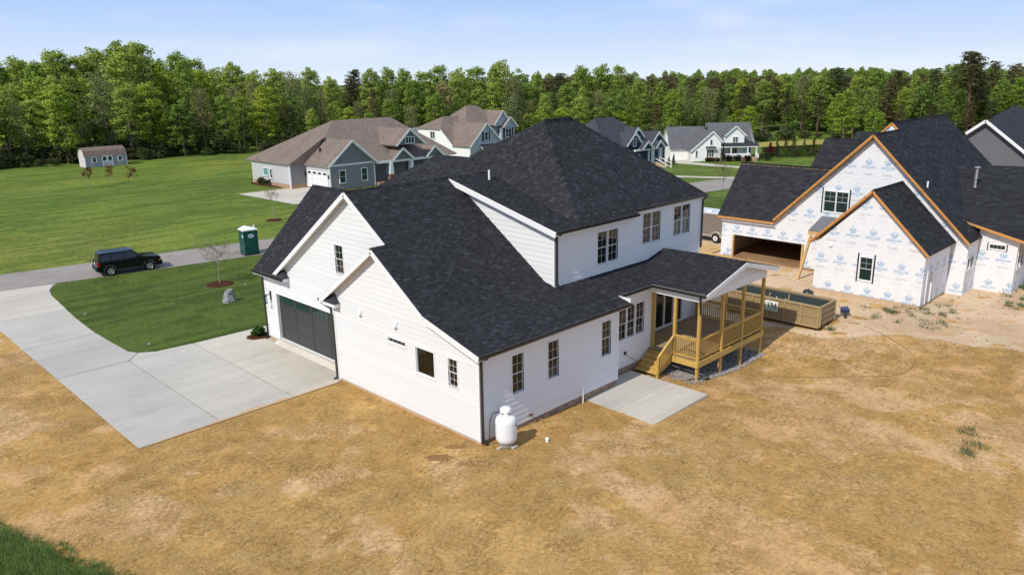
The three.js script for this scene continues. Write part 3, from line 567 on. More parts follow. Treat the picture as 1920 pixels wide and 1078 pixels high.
  downspout(H, [V(11.75, -2.3, 3.78), V(11.8, -2.28, 3.4), V(12.0, -2.2, 3.1), V(12.0, -2.2, 2.9)]); downspout(H, [V(19.1, 2.0, 7.1), V(19.02, 2.17, 6.95), V(19.02, 2.17, 4.3)]);
  // garage door
  {
    const d = new THREE.Group(); d.name = 'garage_door'; H.add(d); const B = 0.93, pw = 6.4 / 4, rows = 4, ph = 2.54 / rows;
    const back = mesh('door_leaf', new GB().box(B + 0.02, B + 0.05, 10.3, 16.7, 0.2, 2.74), MAT.door, d);
    for (let r = 0; r < rows; r++) for (let c = 0; c < 4; c++) {
      const a0 = 10.3 + c * pw + 0.012, a1 = a0 + pw - 0.024, y0 = 0.2 + r * ph + 0.006, y1 = y0 + ph - 0.012, p = new GB();
      p.box(B - 0.012, B + 0.02, a0, a1, y0, y0 + 0.09).box(B - 0.012, B + 0.02, a0, a1, y1 - 0.09, y1).box(B - 0.012, B + 0.02, a0, a0 + 0.1, y0 + 0.09, y1 - 0.09).box(B - 0.012, B + 0.02, a1 - 0.1, a1, y0 + 0.09, y1 - 0.09);
      if (r < 3) p.box(B + 0.002, B + 0.02, a0 + 0.1, a1 - 0.1, y0 + 0.09, y1 - 0.09); mesh('panel', p, MAT.door, d);
      if (r === 3) { mesh('pane', new GB().box(B + 0.004, B + 0.012, a0 + 0.1, a1 - 0.1, y0 + 0.09, y1 - 0.09), glassGreen, d); for (const k of [0.25, 0.5, 0.75]) { const x = lerp(a0 + 0.1, a1 - 0.1, k); mesh('grille_bar', new GB().box(B - 0.008, B + 0.004, x - 0.012, x + 0.012, y0 + 0.09, y1 - 0.09), MAT.door, d); } }
    }
    mesh('jamb', new GB().box(0.76, 0.98, 16.68, 16.8, 0.1, 2.78).box(0.76, 0.98, 10.16, 10.32, 0.1, 2.78).box(0.76, 0.98, 10.32, 16.68, 2.72, 2.78), MAT.white, d);
    mesh('apron', new GB().prism([V(1.0, 10.1, 0.195), V(0.66, 10.1, 0.19), V(0.42, 10.1, 0.0), V(0.42, 10.1, -0.1), V(1.0, 10.1, -0.1)], new THREE.Vector3(0, 0, -6.65)), MAT.concreteC, d);
  }
  // wall vents, lanterns, spigots
  for (const a of [7.63, 5.07]) { const v = new THREE.Group(); v.name = 'dryer_vent'; H.add(v); mesh('plate', new GB().box(-0.04, -0.017, a - 0.13, a + 0.13, 3.58, 3.88), MAT.white, v); mesh('hood', new GB().prism([V(-0.041, a - 0.09, 3.84), V(-0.16, a - 0.09, 3.64), V(-0.041, a - 0.09, 3.64)], new THREE.Vector3(0, 0, -0.18)), MAT.white, v); mesh('opening', new GB().box(-0.13, -0.05, a - 0.07, a + 0.07, 3.62, 3.638), MAT.black, v); }
  for (const a of [17.3]) { const l = new THREE.Group(); l.name = 'wall_lantern'; H.add(l); mesh('back_plate', new GB().box(0.74, 0.77, a - 0.07, a + 0.07, 2.25, 2.75), MAT.black, l); mesh('arm', new GB().box(0.42, 0.74, a - 0.02, a + 0.02, 2.56, 2.6), MAT.black, l); const b = new GB(); b.box(0.36, 0.52, a - 0.08, a + 0.08, 2.5, 2.54).box(0.36, 0.52, a - 0.08, a + 0.08, 2.12, 2.15); for (const [x, z] of [[0.365, -0.075], [0.505, -0.075], [0.365, 0.065], [0.505, 0.065]]) b.box(x, x + 0.012, a + z, a + z + 0.012, 2.15, 2.5); mesh('cage', b, MAT.black, l); mesh('lamp_glass', new GB().box(0.39, 0.49, a - 0.05, a + 0.05, 2.16, 2.48), MAT.glass, l); }
  mesh('plumbing_vent', new GB().geo(new THREE.CylinderGeometry(0.055, 0.055, 0.6, 12), new THREE.Matrix4().setPosition(V(8.45, 8.1, 8.85))), MAT.pvc, H);
  { const s = new THREE.Group(); s.name = 'spigot'; H.add(s); mesh('cap', new GB().geo(new THREE.CylinderGeometry(0.07, 0.07, 0.06, 12).rotateX(Math.PI / 2), new THREE.Matrix4().setPosition(V(2.75, -0.06, 0.32))), mat([0.12, 0.07, 0.04], 0.6), s); mesh('pipe', new GB().tube([V(2.78, -0.08, 0.34), V(2.9, -0.1, 0.3), V(2.93, -0.12, 0.0), V(2.94, -0.12, -0.12)], 0.018), mat([0.2, 0.12, 0.07], 0.6), s); }
  mesh('outlet_cover', new GB().box(10.05, 10.17, 0.62, 0.67, 0.72, 0.88), MAT.black, H);
  mesh('power_cable', new GB().tube([V(10.12, 0.6, 0.74), V(10.4, 0.5, 0.5), V(10.9, 0.42, 0.18), V(11.3, 0.36, -0.2)], 0.012, 5), MAT.black, H);
  mesh('outlet_cover', new GB().box(17.85, 18.0, 1.85, 1.88, 1.75, 1.98), MAT.black, H);
  mesh('marker_pipe', new GB().geo(new THREE.CylinderGeometry(0.03, 0.03, 0.75, 10), new THREE.Matrix4().setPosition(V(5.98, -0.16, 0.2))), MAT.pvc, H);

  // ------------------------------------------------------------ the back porch
  const P = new THREE.Group(); P.name = 'porch'; H.add(P); const wr = rng(404), W = () => [MAT.wood, MAT.woodB, MAT.woodC][Math.floor(wr() * 3)];
  const part = (name, g, m = W()) => mesh(name, g, m, P), FY = 0.55, TOP = 3.46;
  const posts = [[12.1, -2.1, -0.75, TOP], [14.2, -2.1, -0.95, TOP], [16.2, -2.1, -1.05, TOP], [18.25, -2.1, -1.05, TOP], [12.1, -0.78, FY - 0.3, TOP], [12.28, 0.6, FY, TOP], [18.25, 0.0, -0.9, TOP], [18.25, 1.75, -0.6, TOP]];
  for (const [b, a, y0, y1] of posts) part('post', new GB().box(b - 0.07, b + 0.07, a - 0.07, a + 0.07, y0, y1));
  for (let a = -2.02; a < 1.86; a += 0.145) part('deck_board', new GB().box(12.06, 18.2, a, a + 0.138, FY - 0.03, FY), MAT.deck);
  part('rim_board', new GB().box(11.95, 18.4, -2.22, -2.175, FY - 0.32, FY - 0.02)); part('rim_board', new GB().box(11.95, 12.0, -2.17, 0.66, FY - 0.32, FY - 0.02)); part('rim_board', new GB().box(18.33, 18.38, -2.17, 1.86, FY - 0.32, FY - 0.02));
  for (let b = 12.6; b < 18.3; b += 0.6) part('joist', new GB().box(b, b + 0.04, -2.17, 1.86, FY - 0.3, FY - 0.034));
  const rail = (p, q, n, skip = 0) => {       // two rails and n balusters between p and q
    const d = q.clone().sub(p);
    part('hand_rail', new GB().beam(p.clone().setY(p.y + 1.02), q.clone().setY(q.y + 1.02), 0.14, 0.04)); part('top_rail', new GB().beam(p.clone().setY(p.y + 0.95), q.clone().setY(q.y + 0.95), 0.04, 0.09)); part('bottom_rail', new GB().beam(p.clone().setY(p.y + 0.09), q.clone().setY(q.y + 0.09), 0.04, 0.09));
    for (let i = 1; i <= n; i++) { const c = p.clone().addScaledVector(d, i / (n + 1)); part('baluster', new GB().box(c.x - 0.018, c.x + 0.018, -c.z - 0.018, -c.z + 0.018, c.y + 0.13, c.y + 0.91), MAT.woodB); }
  };
  rail(V(12.17, -2.1, FY), V(14.13, -2.1, FY), 14); rail(V(14.27, -2.1, FY), V(16.13, -2.1, FY), 13); rail(V(16.27, -2.1, FY), V(18.18, -2.1, FY), 14); rail(V(12.1, -2.03, FY), V(12.1, -0.85, FY), 9); rail(V(18.25, -2.03, FY), V(18.25, -0.07, FY), 14); rail(V(18.25, 0.07, FY), V(18.25, 1.68, FY), 12);
  // white beams and gable of the porch roof
  mesh('beam', new GB().box(12.0, 18.35, -2.2, -2.0, TOP, 3.8), MAT.white, P); mesh('beam', new GB().box(12.0, 12.2, -2.0, 0.66, TOP, 3.82), MAT.white, P); mesh('beam', new GB().box(18.15, 18.35, -2.0, 1.86, TOP, 3.8), MAT.white, P);
  mesh('ceiling', new GB().box(12.2, 18.15, -2.0, 1.86, 3.72, 3.75), MAT.white, P);
  mesh('gable', new GB().prism([V(12.05, -2.215, 3.8), V(18.3, -2.215, 3.8), V(15.4, -2.215, 4.63)], new THREE.Vector3(0, 0, -0.1)), MAT.siding, P);
  for (const [x0, x1, y] of [[12.4, 18.0, 3.98], [13.2, 17.4, 4.18], [13.95, 16.75, 4.36]]) part('gable_lap', new GB().box(x0, x1, -2.235, -2.217, y - 0.008, y + 0.008), MAT.sidingB);
  // stairs
  for (let i = 0; i < 4; i++) { const b1 = 11.95 - i * 0.28, y = FY - 0.17 * (i + 1); part('tread', new GB().box(b1 - 0.31, b1, -0.68, 0.6, y - 0.04, y), MAT.woodC); part('riser', new GB().box(b1 - 0.02, b1, -0.66, 0.58, y, y + 0.13), MAT.woodB); }
  part('stringer', new GB().prism([V(11.95, -0.74, FY - 0.02), V(10.72, -0.74, -0.2), V(10.72, -0.74, -0.24), V(11.95, -0.74, FY - 0.42)], new THREE.Vector3(0, 0, -0.045)));
  part('post', new GB().box(10.72, 10.82, -0.84, -0.74, -0.3, 0.78)); 
  { const p = V(10.78, -0.79, -0.2), q = V(12.03, -0.79, FY), d = q.clone().sub(p); part('hand_rail', new GB().beam(p.clone().setY(p.y + 0.98), q.clone().setY(q.y + 1.0), 0.1, 0.05)); part('bottom_rail', new GB().beam(p.clone().setY(p.y + 0.2), q.clone().setY(q.y + 0.2), 0.04, 0.08)); for (let i = 1; i < 9; i++) { const c = p.clone().addScaledVector(d, i / 9); part('baluster', new GB().box(c.x - 0.018, c.x + 0.018, -c.z - 0.018, -c.z + 0.018, c.y + 0.24, c.y + 0.95), MAT.woodB); } }
}

// ---------------------------------------------------------------- ground
OFF = [0, 0, 0];
// a sheet that follows the terrain inside a polygon of (b, a) points
function sheet(name, poly, step, dy, material, parent, hf = G) {
  const us = poly.map((p) => p[0]), vs = poly.map((p) => p[1]), g = new GB(), P = [], N = [], U = [];
  const b0 = Math.floor(Math.min(...us) / step), b1 = Math.ceil(Math.max(...us) / step), a0 = Math.floor(Math.min(...vs) / step), a1 = Math.ceil(Math.max(...vs) / step), e = 0.2;
  const put = (q) => { const [b, a] = q, hx = hf(b + e, a) - hf(b - e, a), hz = hf(b, a + e) - hf(b, a - e), n = new THREE.Vector3(-hx / (2 * e), 1, hz / (2 * e)).normalize(); P.push(b, hf(b, a) + dy, -a); N.push(n.x, n.y, n.z); U.push(b, a); };
  for (let i = b0; i < b1; i++) {
    const col = clip(clip(poly, 0, i * step, false), 0, (i + 1) * step, true); if (col.length < 3) continue;
    for (let j = a0; j < a1; j++) {
      const c = clip(clip(col, 1, j * step, false), 1, (j + 1) * step, true); if (c.length < 3 || area2(c) < 1e-5) continue;
      for (const t of THREE.ShapeUtils.triangulateShape(c.map((p) => new THREE.Vector2(...p)), [])) {
        let [x, y, z] = t.map((k) => c[k]); if ((y[0] - x[0]) * (z[1] - x[1]) - (z[0] - x[0]) * (y[1] - x[1]) < 0) [y, z] = [z, y];
        put(x); put(y); put(z);
      }
    }
  }
  const geo = new THREE.BufferGeometry(); geo.setAttribute('position', new THREE.Float32BufferAttribute(P, 3)); geo.setAttribute('normal', new THREE.Float32BufferAttribute(N, 3)); geo.setAttribute('uv', new THREE.Float32BufferAttribute(U, 2));
  return mesh(name, geo, material, parent);
}
const jag = (pts, amp, step, seed) => {        // an uneven edge
  const out = [], r = rng(seed);
  pts.forEach((p, i) => { const q = pts[(i + 1) % pts.length], L = Math.hypot(q[0] - p[0], q[1] - p[1]), n = Math.max(1, Math.min(60, Math.round(L / step))); for (let k = 0; k < n; k++) { const t = k / n; out.push([lerp(p[0], q[0], t) + (r() - 0.5) * amp, lerp(p[1], q[1], t) + (r() - 0.5) * amp]); } });
  return out;
};
{ // one sheet to the horizon, finer near the houses
  const lines = (lo, hi) => { const l = []; for (let x = -60; x <= 150; x += 1.5) l.push(x); for (let x = 155, s = 6; x < hi; x += s, s *= 1.13) l.push(x); for (let x = -66, s = 6; x > lo; x -= s, s *= 1.13) l.unshift(x); return l; };
  const bs = lines(-900, 1600), as = lines(-900, 1600), P = [], N = [], U = [], C = [], I = [];
  for (const a of as) for (const b of bs) {
    const e = 0.5, n = new THREE.Vector3(-(G(b + e, a) - G(b - e, a)), 1, G(b, a + e) - G(b, a - e)).normalize(), m = fbm(b / 26, a / 26, 301, 4), k = fbm(b / 9, a / 9, 311, 3);
    P.push(b, G(b, a) - 0.012 - 0.35 * Math.max(smooth(-8.8, -7.8, b) * smooth(8.8, 7.8, a) * smooth(60, 50, b), smooth(-9, -8, b) * smooth(8, 9, a) * smooth(40.5, 39, a + 0.19 * b) * smooth(58, 50, b), smooth(-8.4, -9.4, b) * smooth(30, 27, a) * smooth(-55, -40, b)), -a); N.push(n.x, n.y, n.z); U.push(b, a);
    const dry = smooth(0.55, 0.75, m * 0.75 + k * 0.25); C.push(lerp(0.95, 1.35, dry) * (0.9 + 0.2 * k), lerp(0.97, 1.12, dry) * (0.9 + 0.2 * k), lerp(0.95, 1.2, dry));
  }
  const w = bs.length; for (let j = 0; j < as.length - 1; j++) for (let i = 0; i < w - 1; i++) { const k = j * w + i; I.push(k, k + 1, k + w, k + 1, k + w + 1, k + w); }
  const g = new THREE.BufferGeometry(); g.setAttribute('position', new THREE.Float32BufferAttribute(P, 3)); g.setAttribute('normal', new THREE.Float32BufferAttribute(N, 3)); g.setAttribute('uv', new THREE.Float32BufferAttribute(U, 2)); g.setAttribute('color', new THREE.Float32BufferAttribute(C, 3)); g.setIndex(I);
  structure(mesh('ground', g, MAT.field), 'mown grass ground running out to the woods');
}
const YARDPOLY = [[-9.2, 9.6], [0.15, 9.7], [0.4, 2], [9, 2.3], [19, 2.2], [19.5, 14], [40, 16.5], [62, 14], [70, -40], [20, -60], [-40, -50], [-60, 20], [-30, 32], [-9.2, 31.5]];
structure(sheet('straw_yard', jag(YARDPOLY, 0.22, 0.4, 21), 0.6, 0.0, MAT.straw), 'bare tan yard strewn with straw behind the white house');
const DIRTPOLY = [[19.6, 13.5], [20.6, 3], [21.9, -1.6], [21.6, -4.3], [24.5, -7.5], [24.8, -10], [26, -13], [31, -17], [40, -26], [72, -30], [66, 10], [60, 14], [40, 15.5]];
structure(sheet('dirt_track', jag(DIRTPOLY, 0.9, 0.7, 22), 1, 0.006, MAT.dirt), 'packed sandy dirt around the unfinished house');
const LAWNPOLY = [[1.64, 19.98], [-0.86, 20.02], [-2.96, 20.14], [-4.47, 20.3], [-5.19, 20.8], [-5.48, 21.4], [-5.56, 23.5], [-5.62, 26.6], [-5.4, 31], [-4.95, 36.7], [-4.68, 38.3], [-3.75, 40.1], [0, 39.5], [20, 35.7], [60, 28.1], [60, 16.5], [40, 17], [19.6, 14.2], [8.2, 18.3], [5, 20]];
structure(sheet('front_lawn', LAWNPOLY, 0.5, 0.012, MAT.lawn), 'mown front lawn between the driveway and the road');
// the driveway: concrete slabs with open joints
{
  const D = structure(sheet('driveway', [[-9.32, 9.5], [0.1, 9.6], [0.75, 9.9], [0.9, 17.9], [2, 18], [2, 19.9], [-3, 20.05], [-4.9, 20.9], [-5.5, 24], [-5.3, 31], [-4.4, 38.4], [-3.4, 40.2], [-9.0, 41.2]], 1, -0.02, MAT.mortar), 'pale concrete driveway leading from the road to the garage');
  const slabs = [
    [[-9.3, 9.52], [-6.0, 9.55], [-6.0, 19.9], [-9.3, 19.9]], [[-5.97, 9.55], [-2.58, 9.58], [-2.58, 20.1], [-4.47, 20.28], [-5.19, 20.78], [-5.97, 19.9]], [[-2.55, 9.58], [0.0, 9.62], [0.0, 9.84], [0.47, 9.86], [0.49, 18.0], [1.6, 18.2], [1.64, 19.96], [-2.55, 20.08]],
    [[-9.3, 19.93], [-6.0, 19.93], [-5.22, 20.82], [-5.5, 21.4], [-5.58, 23.5], [-5.64, 26.0], [-9.3, 26.0]], [[-9.3, 26.03], [-5.65, 26.03], [-5.5, 30], [-5.3, 32.5], [-9.3, 32.5]], [[-9.3, 32.53], [-5.29, 32.53], [-4.97, 36.7], [-4.7, 38.3], [-3.9, 40.08], [-9.3, 41.1]],
  ];
  slabs.forEach((s, i) => { const g = new GB(); const k = sheet('slab', s, 2, 0.03, [MAT.concrete, MAT.concreteB, MAT.concreteC][(i * 2 + 1) % 3], D); });
}
{ // soil washed over the near edge of the driveway
  const r = rng(515), edge = [], back = []; for (let b = -8.9; b <= -0.1; b += 0.18) { edge.push([b, 9.5]); back.unshift([b, 9.58 + 0.42 * Math.max(0, fbm(b * 1.3 + 30, 3, 77, 3) - 0.36) * (1.2 + 1.6 * r()) * smooth(-9.5, -3, b)]); }
  structure(sheet('washed_soil', [...edge, ...back], 1, 0.036, MAT.dirt), 'tan soil washed over the edge of the driveway');
}
{ // road and its continuation past the other lots
  const pts = []; for (let b = -80; b <= 130; b += 5) pts.push([b, roadNear(b)]); for (let b = 130; b >= -80; b -= 5) pts.push([b, roadFar(b)]);
  structure(sheet('road', pts, 4, 0.018, MAT.asphalt), 'worn grey asphalt street');
}
{ // patio: two slabs with a joint
  const flat = () => -0.2, p = structure(mesh('patio', new GB().box(6.32, 10.44, -3.66, 0.28, -0.45, -0.2), MAT.mortar), 'square concrete patio at the foot of the porch steps');
  mesh('slab', new GB().box(6.3, 10.46, -3.68, -1.712, -0.4, -0.165), MAT.concreteC, p); mesh('slab', new GB().box(6.3, 8.58, -1.7, -0.02, -0.4, -0.167).box(8.58, 10.46, -1.7, 0.6, -0.4, -0.167), MAT.concrete, p);
}
// grass corner, nearest to the camera on the left
const GRASSCORNER = [[-15.5, 9.6], [-14.85, 7.6], [-14.4, 6.1], [-13.85, 4.8], [-13.6, 3.3], [-12.95, 1.9], [-12.9, -0.6], [-30, -12], [-50, 10], [-30, 16]];
structure(sheet('grass_bank', jag(GRASSCORNER, 0.3, 0.3, 24), 1, 0.01, MAT.lawn), 'rough green grass at the edge of the straw');

// ---------------------------------------------------------------- the unfinished house in building wrap
function wrapCanvas() {
  const W = 824, Hh = 2048, c = paint(W, (x, y) => { const n = fbm(x * 6, y * 15, 201, 4, 0), f = fbm(x * 60, y * 150, 202, 2, 0), q = 0.93 + 0.1 * n + 0.05 * (f - 0.5); return [0.745 * q, 0.735 * q, 0.735 * q]; }, Hh), x = c.getContext('2d'), ppm = W / 1.85 * 0.98;
  const logo = (cx, cy) => {
    x.fillStyle = x.strokeStyle = css([0.16, 0.33, 0.53]); x.textAlign = 'center'; x.lineWidth = 0.035 * ppm; x.globalAlpha = 0.95;
    x.beginPath(); x.moveTo(cx - 0.36 * ppm, cy - 0.30 * ppm); x.lineTo(cx, cy - 0.56 * ppm); x.lineTo(cx + 0.36 * ppm, cy - 0.30 * ppm); x.stroke();
    x.beginPath(); x.moveTo(cx - 0.27 * ppm, cy - 0.34 * ppm); x.lineTo(cx - 0.27 * ppm, cy - 0.1 * ppm); x.moveTo(cx + 0.27 * ppm, cy - 0.34 * ppm); x.lineTo(cx + 0.27 * ppm, cy - 0.1 * ppm); x.stroke();
    x.font = `bold ${Math.round(0.5 * ppm)}px sans-serif`; x.fillText('W', cx, cy - 0.04 * ppm);
    x.font = `bold ${Math.round(0.27 * ppm)}px sans-serif`; x.fillText('WINSLOW', cx, cy + 0.22 * ppm); x.font = `bold ${Math.round(0.1 * ppm)}px sans-serif`; x.fillText('HOMES', cx, cy + 0.34 * ppm);
    x.fillStyle = css([0.40, 0.38, 0.44]);                      // two lines and a footer, too small to read
    const row = (y, w, h, cells) => { for (let i = 0; i < cells; i++) if (hash(i, y | 0, 4) > 0.12) x.fillRect(cx - w / 2 + i * w / cells, y, w / cells * 0.72, h * (0.8 + 0.2 * hash(i, 3, y | 0))); };
    row(cy + 0.62 * ppm, 1.1 * ppm, 0.055 * ppm, 19); row(cy + 0.72 * ppm, 0.95 * ppm, 0.085 * ppm, 12); x.fillStyle = css([0.5, 0.48, 0.5]); row(cy + 1.07 * ppm, 0.55 * ppm, 0.05 * ppm, 11); x.fillRect(cx - 0.42 * ppm, cy + 1.04 * ppm, 0.08 * ppm, 0.1 * ppm);
  };
  const y1 = 0.25 * Hh, y2 = 0.75 * Hh; logo(W / 2, y1); logo(0, y2); logo(W, y2);
  x.globalAlpha = 1; return c;
}
T.wrap = canvasTex(wrapCanvas()); T.wrap.repeat.set(1 / 1.22, 1 / 3.66); T.wrap.offset.set(0.1, 0.17);
T.wrinkle = rep(canvasTex(gray(512, (x, y) => 0.6 * fbm(x * 7, y * 22 + x * 3, 211, 4, 0) + 0.4 * fbm(x * 30 + y * 8, y * 30, 212, 3, 0)), false), 1 / 2.4);
MAT.wrap = mat([1, 1, 1], 0.55, { map: T.wrap, bumpMap: T.wrinkle, bumpScale: 0.02 });
{
  const H = thing('wrapped_house', 'unfinished house covered in printed white building wrap with raw orange wood trim', 'house', [34, -1, 0]);
  const openWall = (pl, polys, holes) => { const g = new GB(); for (const poly of polys) { let cells = [poly]; for (const h of holes) { const nx = []; for (const c of cells) { const mid = clip(clip(c, 0, h[0], false), 0, h[1], true); for (const q of [clip(c, 0, h[0], true), clip(c, 0, h[1], false), mid.length > 2 ? clip(mid, 1, h[2], true) : [], mid.length > 2 ? clip(mid, 1, h[3], false) : []]) if (q.length > 2 && area2(q) > 1e-4) nx.push(q); } cells = nx; } for (const c of cells) g.prism(c.map(([u, y]) => pl.P(u, y, 0)), pl.n.clone().multiplyScalar(-0.14)); } return mesh('wall', g, MAT.wrap, H); };
  const sg = planeB(29.6, -1), sgS = planeA(-6.4, -1), bg = planeB(34.4, -1), bgS = planeA(-7.35, -1), rb = planeB(36.7, -1), rbS = planeA(-9.5, -1);
  const w1 = [-3.52, -2.66, 1.1, 2.66], w2 = [0.18, 1.93, 4.24, 5.76], w3 = [34.5, 35.95, 1.5, 2.35], w4 = [-8.87, -7.9, 2.64, 3.02], w5 = [37.0, 38.8, 1.5, 3.2], door = [30.35, 31.25, 0.0, 2.05], gar = [3.0, 8.55, 0.3, 1.76];
  openWall(sg, [[[-6.4, 0.16], [0.1, 0.16], [0.1, 3.12], [-3.15, 6.52], [-6.4, 3.12]]], [hole(...w1)]);
  openWall(sgS, [rectP(29.74, 34.3, 0.1, 3.2)], [door]);
  openWall(bg, [[[-7.35, -0.12], [9.55, -0.12], [9.55, 3.1], [-7.35, 3.1]], [[-7.35, 3.1], [5.3, 3.1], [-1.1, 9.42]]], [hole(...w2), [gar[0], gar[1], -0.2, gar[3]]]);
  openWall(bgS, [rectP(34.54, 36.6, -0.1, 3.5)], [hole(...w3)]); openWall(rb, [[[-9.5, -0.05], [-7.3, -0.05], [-7.3, 4.0], [-9.5, 3.44]]], [hole(...w4)]); openWall(rbS, [rectP(36.84, 46, -0.05, 3.5)], [hole(...w5)]);
  openWall(planeA(0.1, 1), [rectP(29.74, 34.3, 0.1, 3.2)], []); openWall(planeA(9.55, 1), [rectP(34.54, 41, -0.1, 3.1)], []);
  const blackFlash = MAT.black, WU = (pl, w, o) => windowUnit(H, pl, ...w, { room: 0, lowerGrille: false, cw: 0.06, ...o });
  WU(sg, w1); WU(bg, w2, { units: 2 }); WU(bgS, w3, { units: 2, hung: false }); WU(rb, w4, { hung: false, cols: 4, rows: 1, cw: 0.05 }); WU(rbS, w5, { units: 2 });
  // strips of black flashing tape beside the openings
  const tape = (pl, u, y0, y1, w = 0.09) => mesh('flashing_tape', new GB().prism([pl.P(u - w / 2, y0, 0.002), pl.P(u + w / 2, y0, 0.002), pl.P(u + w / 2, y1, 0.002), pl.P(u - w / 2, y1, 0.002)], pl.n.clone().multiplyScalar(0.006)), blackFlash, H);
  for (const [pl, w] of [[sg, w1], [bg, w2]]) { tape(pl, w[0] - 0.06, w[2] - 0.08, w[3] + 0.18); tape(pl, w[1] + 0.06, w[2] - 0.08, w[3] + 0.18); }
  for (const [pl, w] of [[rb, w4]]) { tape(pl, w[0] - 0.05, w[2] - 0.08, w[3] + 0.06, 0.06); tape(pl, w[1] + 0.05, w[2] - 0.08, w[3] + 0.06, 0.06); }
  { const d = new THREE.Group(); d.name = 'door'; H.add(d); mesh('frame', new GB().box(30.28, 30.38, -6.44, -6.3, 0.1, 2.12).box(31.22, 31.32, -6.44, -6.3, 0.1, 2.12).box(30.38, 31.22, -6.44, -6.3, 2.03, 2.12), MAT.white, d); mesh('leaf', new GB().box(30.38, 31.22, -6.37, -6.33, 0.12, 2.03), mat([0.6, 0.58, 0.55], 0.5), d); }
  mesh('outlet_box', new GB().box(29.5, 29.598, -0.95, -0.72, 3.0, 3.2), MAT.pvc, H);
  // foundation
  mesh('foundation', new GB().box(29.62, 29.8, -6.35, 0.08, -0.4, 0.16).box(29.7, 34.4, -6.38, -6.2, -0.5, 0.1).box(34.42, 34.6, -7.33, -6.2, -0.6, -0.12).box(34.6, 36.7, -7.33, -7.2, -0.6, -0.1).box(36.72, 36.9, -9.48, -7.4, -0.6, -0.05).box(36.8, 46, -9.48, -9.3, -0.6, -0.05), MAT.block, H);
  // garage interior: slab, studs, sheathing
  const osb = mat([0.5, 0.36, 0.22], 0.9), inter = new GB(); inter.box(34.5, 41, 9.3, 9.42, 0, 3.1).box(41, 41.1, 0.2, 9.42, 0, 3.1).box(34.6, 41, 0.2, 0.3, 0, 3.1).box(34.55, 41, 0.3, 9.3, 3.0, 3.08); mesh('garage_lining', inter, osb, H);
  mesh('garage_floor', new GB().box(34.3, 41, 0.3, 9.3, -0.3, 0.1), mat([0.5, 0.42, 0.34], 0.95, { map: T.dirt }), H);
  for (let a = 0.7; a < 9.2; a += 0.6) mesh('stud', new GB().box(40.9, 41, a, a + 0.04, 0.3, 3), MAT.lumber, H);
  for (const a of [gar[0], gar[1] - 0.1]) mesh('door_buck', new GB().box(34.24, 34.42, a - 0.02, a + 0.1, 0.05, gar[3]), MAT.lumber, H);
  // roof
  const tabs = [], R = (pts, seed) => roofSlope(H, pts, { tabs, seed, under: MAT.lumber, course: 0.2, wmin: 0.3, wmax: 0.7, palette: [0.026, 0.029, 0.031, 0.033, 0.039] });
  const br = (a) => 9.7 + 0.99 * (a + 1.1), bl = (a) => 9.7 - 0.99 * (a + 1.1);
  R([V(29.35, -3.1, 6.78), V(34.4, -3.1, 6.78), V(34.4, -6.65, 3.27), V(29.35, -6.65, 3.27)], 31); R([V(29.35, -3.1, 6.78), V(34.4, -3.1, 6.78), V(34.4, 0.5, 3.22), V(29.35, 0.5, 3.22)], 32);
  R([V(34.0, -1.1, 9.7), V(38.6, -1.1, 9.7), V(38.6, -7.5, br(-7.5)), V(34.0, -7.5, br(-7.5))], 33); R([V(34.0, -1.1, 9.7), V(38.6, -1.1, 9.7), V(38.6, 5.27, bl(5.27)), V(34.0, 5.27, bl(5.27))], 34);
  R([V(38.6, -0.6, br(-0.6)), V(50, -0.6, br(-0.6)), V(50, -6.8, br(-6.8)), V(38.6, -6.8, br(-6.8))], 35); R([V(38.6, -0.6, br(-0.6)), V(50, -0.6, br(-0.6)), V(50, 5, br(-0.6) - 5.5), V(38.6, 5, br(-0.6) - 5.5)], 36);
  R([V(36.3, -6.3, 4.38), V(36.3, -11.8, 2.98), V(47.4, -9.2, 6.85), V(43.28, -3.6, 7.07)], 37);
  R([V(34.0, 9.75, 3.17), V(34.0, 5.27, 3.17), V(37.2, 1.7, 6.9), V(37.2, 9.75, 6.9)], 38); R([V(37.2, 9.75, 6.9), V(37.2, 1.7, 6.9), V(40.5, 1.7, 3.2), V(40.5, 9.75, 3.2)], 39);
  R([V(42.3, 5.5, 8.6), V(42.3, -0.5, 8.6), V(38.6, -0.5, 5.2), V(38.6, 5.5, 5.2)], 40); R([V(46, 4.5, 8.95), V(46, -0.5, 8.95), V(43, -0.5, 6.2), V(43, 4.5, 6.2)], 41);
  finishTabs(tabs, 0);
  const capn = (d, n1, n2) => capRow(H, d[0], d[1], n1, n2, { tone: [0.02, 0.02, 0.023], seed: 21 }), nA = new THREE.Vector3(0, 1, 1).normalize(), nB = new THREE.Vector3(0, 1, -1).normalize(), nC = new THREE.Vector3(-1, 1, 0).normalize(), nD = new THREE.Vector3(1, 1, 0).normalize();
  capn([V(29.35, -3.1, 6.78), V(34.4, -3.1, 6.78)], nA, nB); capn([V(34, -1.1, 9.7), V(38.6, -1.1, 9.7)], nA, nB); capn([V(38.6, -0.6, br(-0.6)), V(50, -0.6, br(-0.6))], nA, nB); capn([V(37.2, 1.7, 6.9), V(37.2, 9.75, 6.9)], nC, nD); capn([V(42.3, 5.5, 8.6), V(42.3, -0.5, 8.6)], nC, nD);
  // raw wood trim on the roof edges
  const bar = (p, q) => edgeBoard(H, 'barge_board', p, q, 0.12, 0.05, MAT.fascia, 0.03);
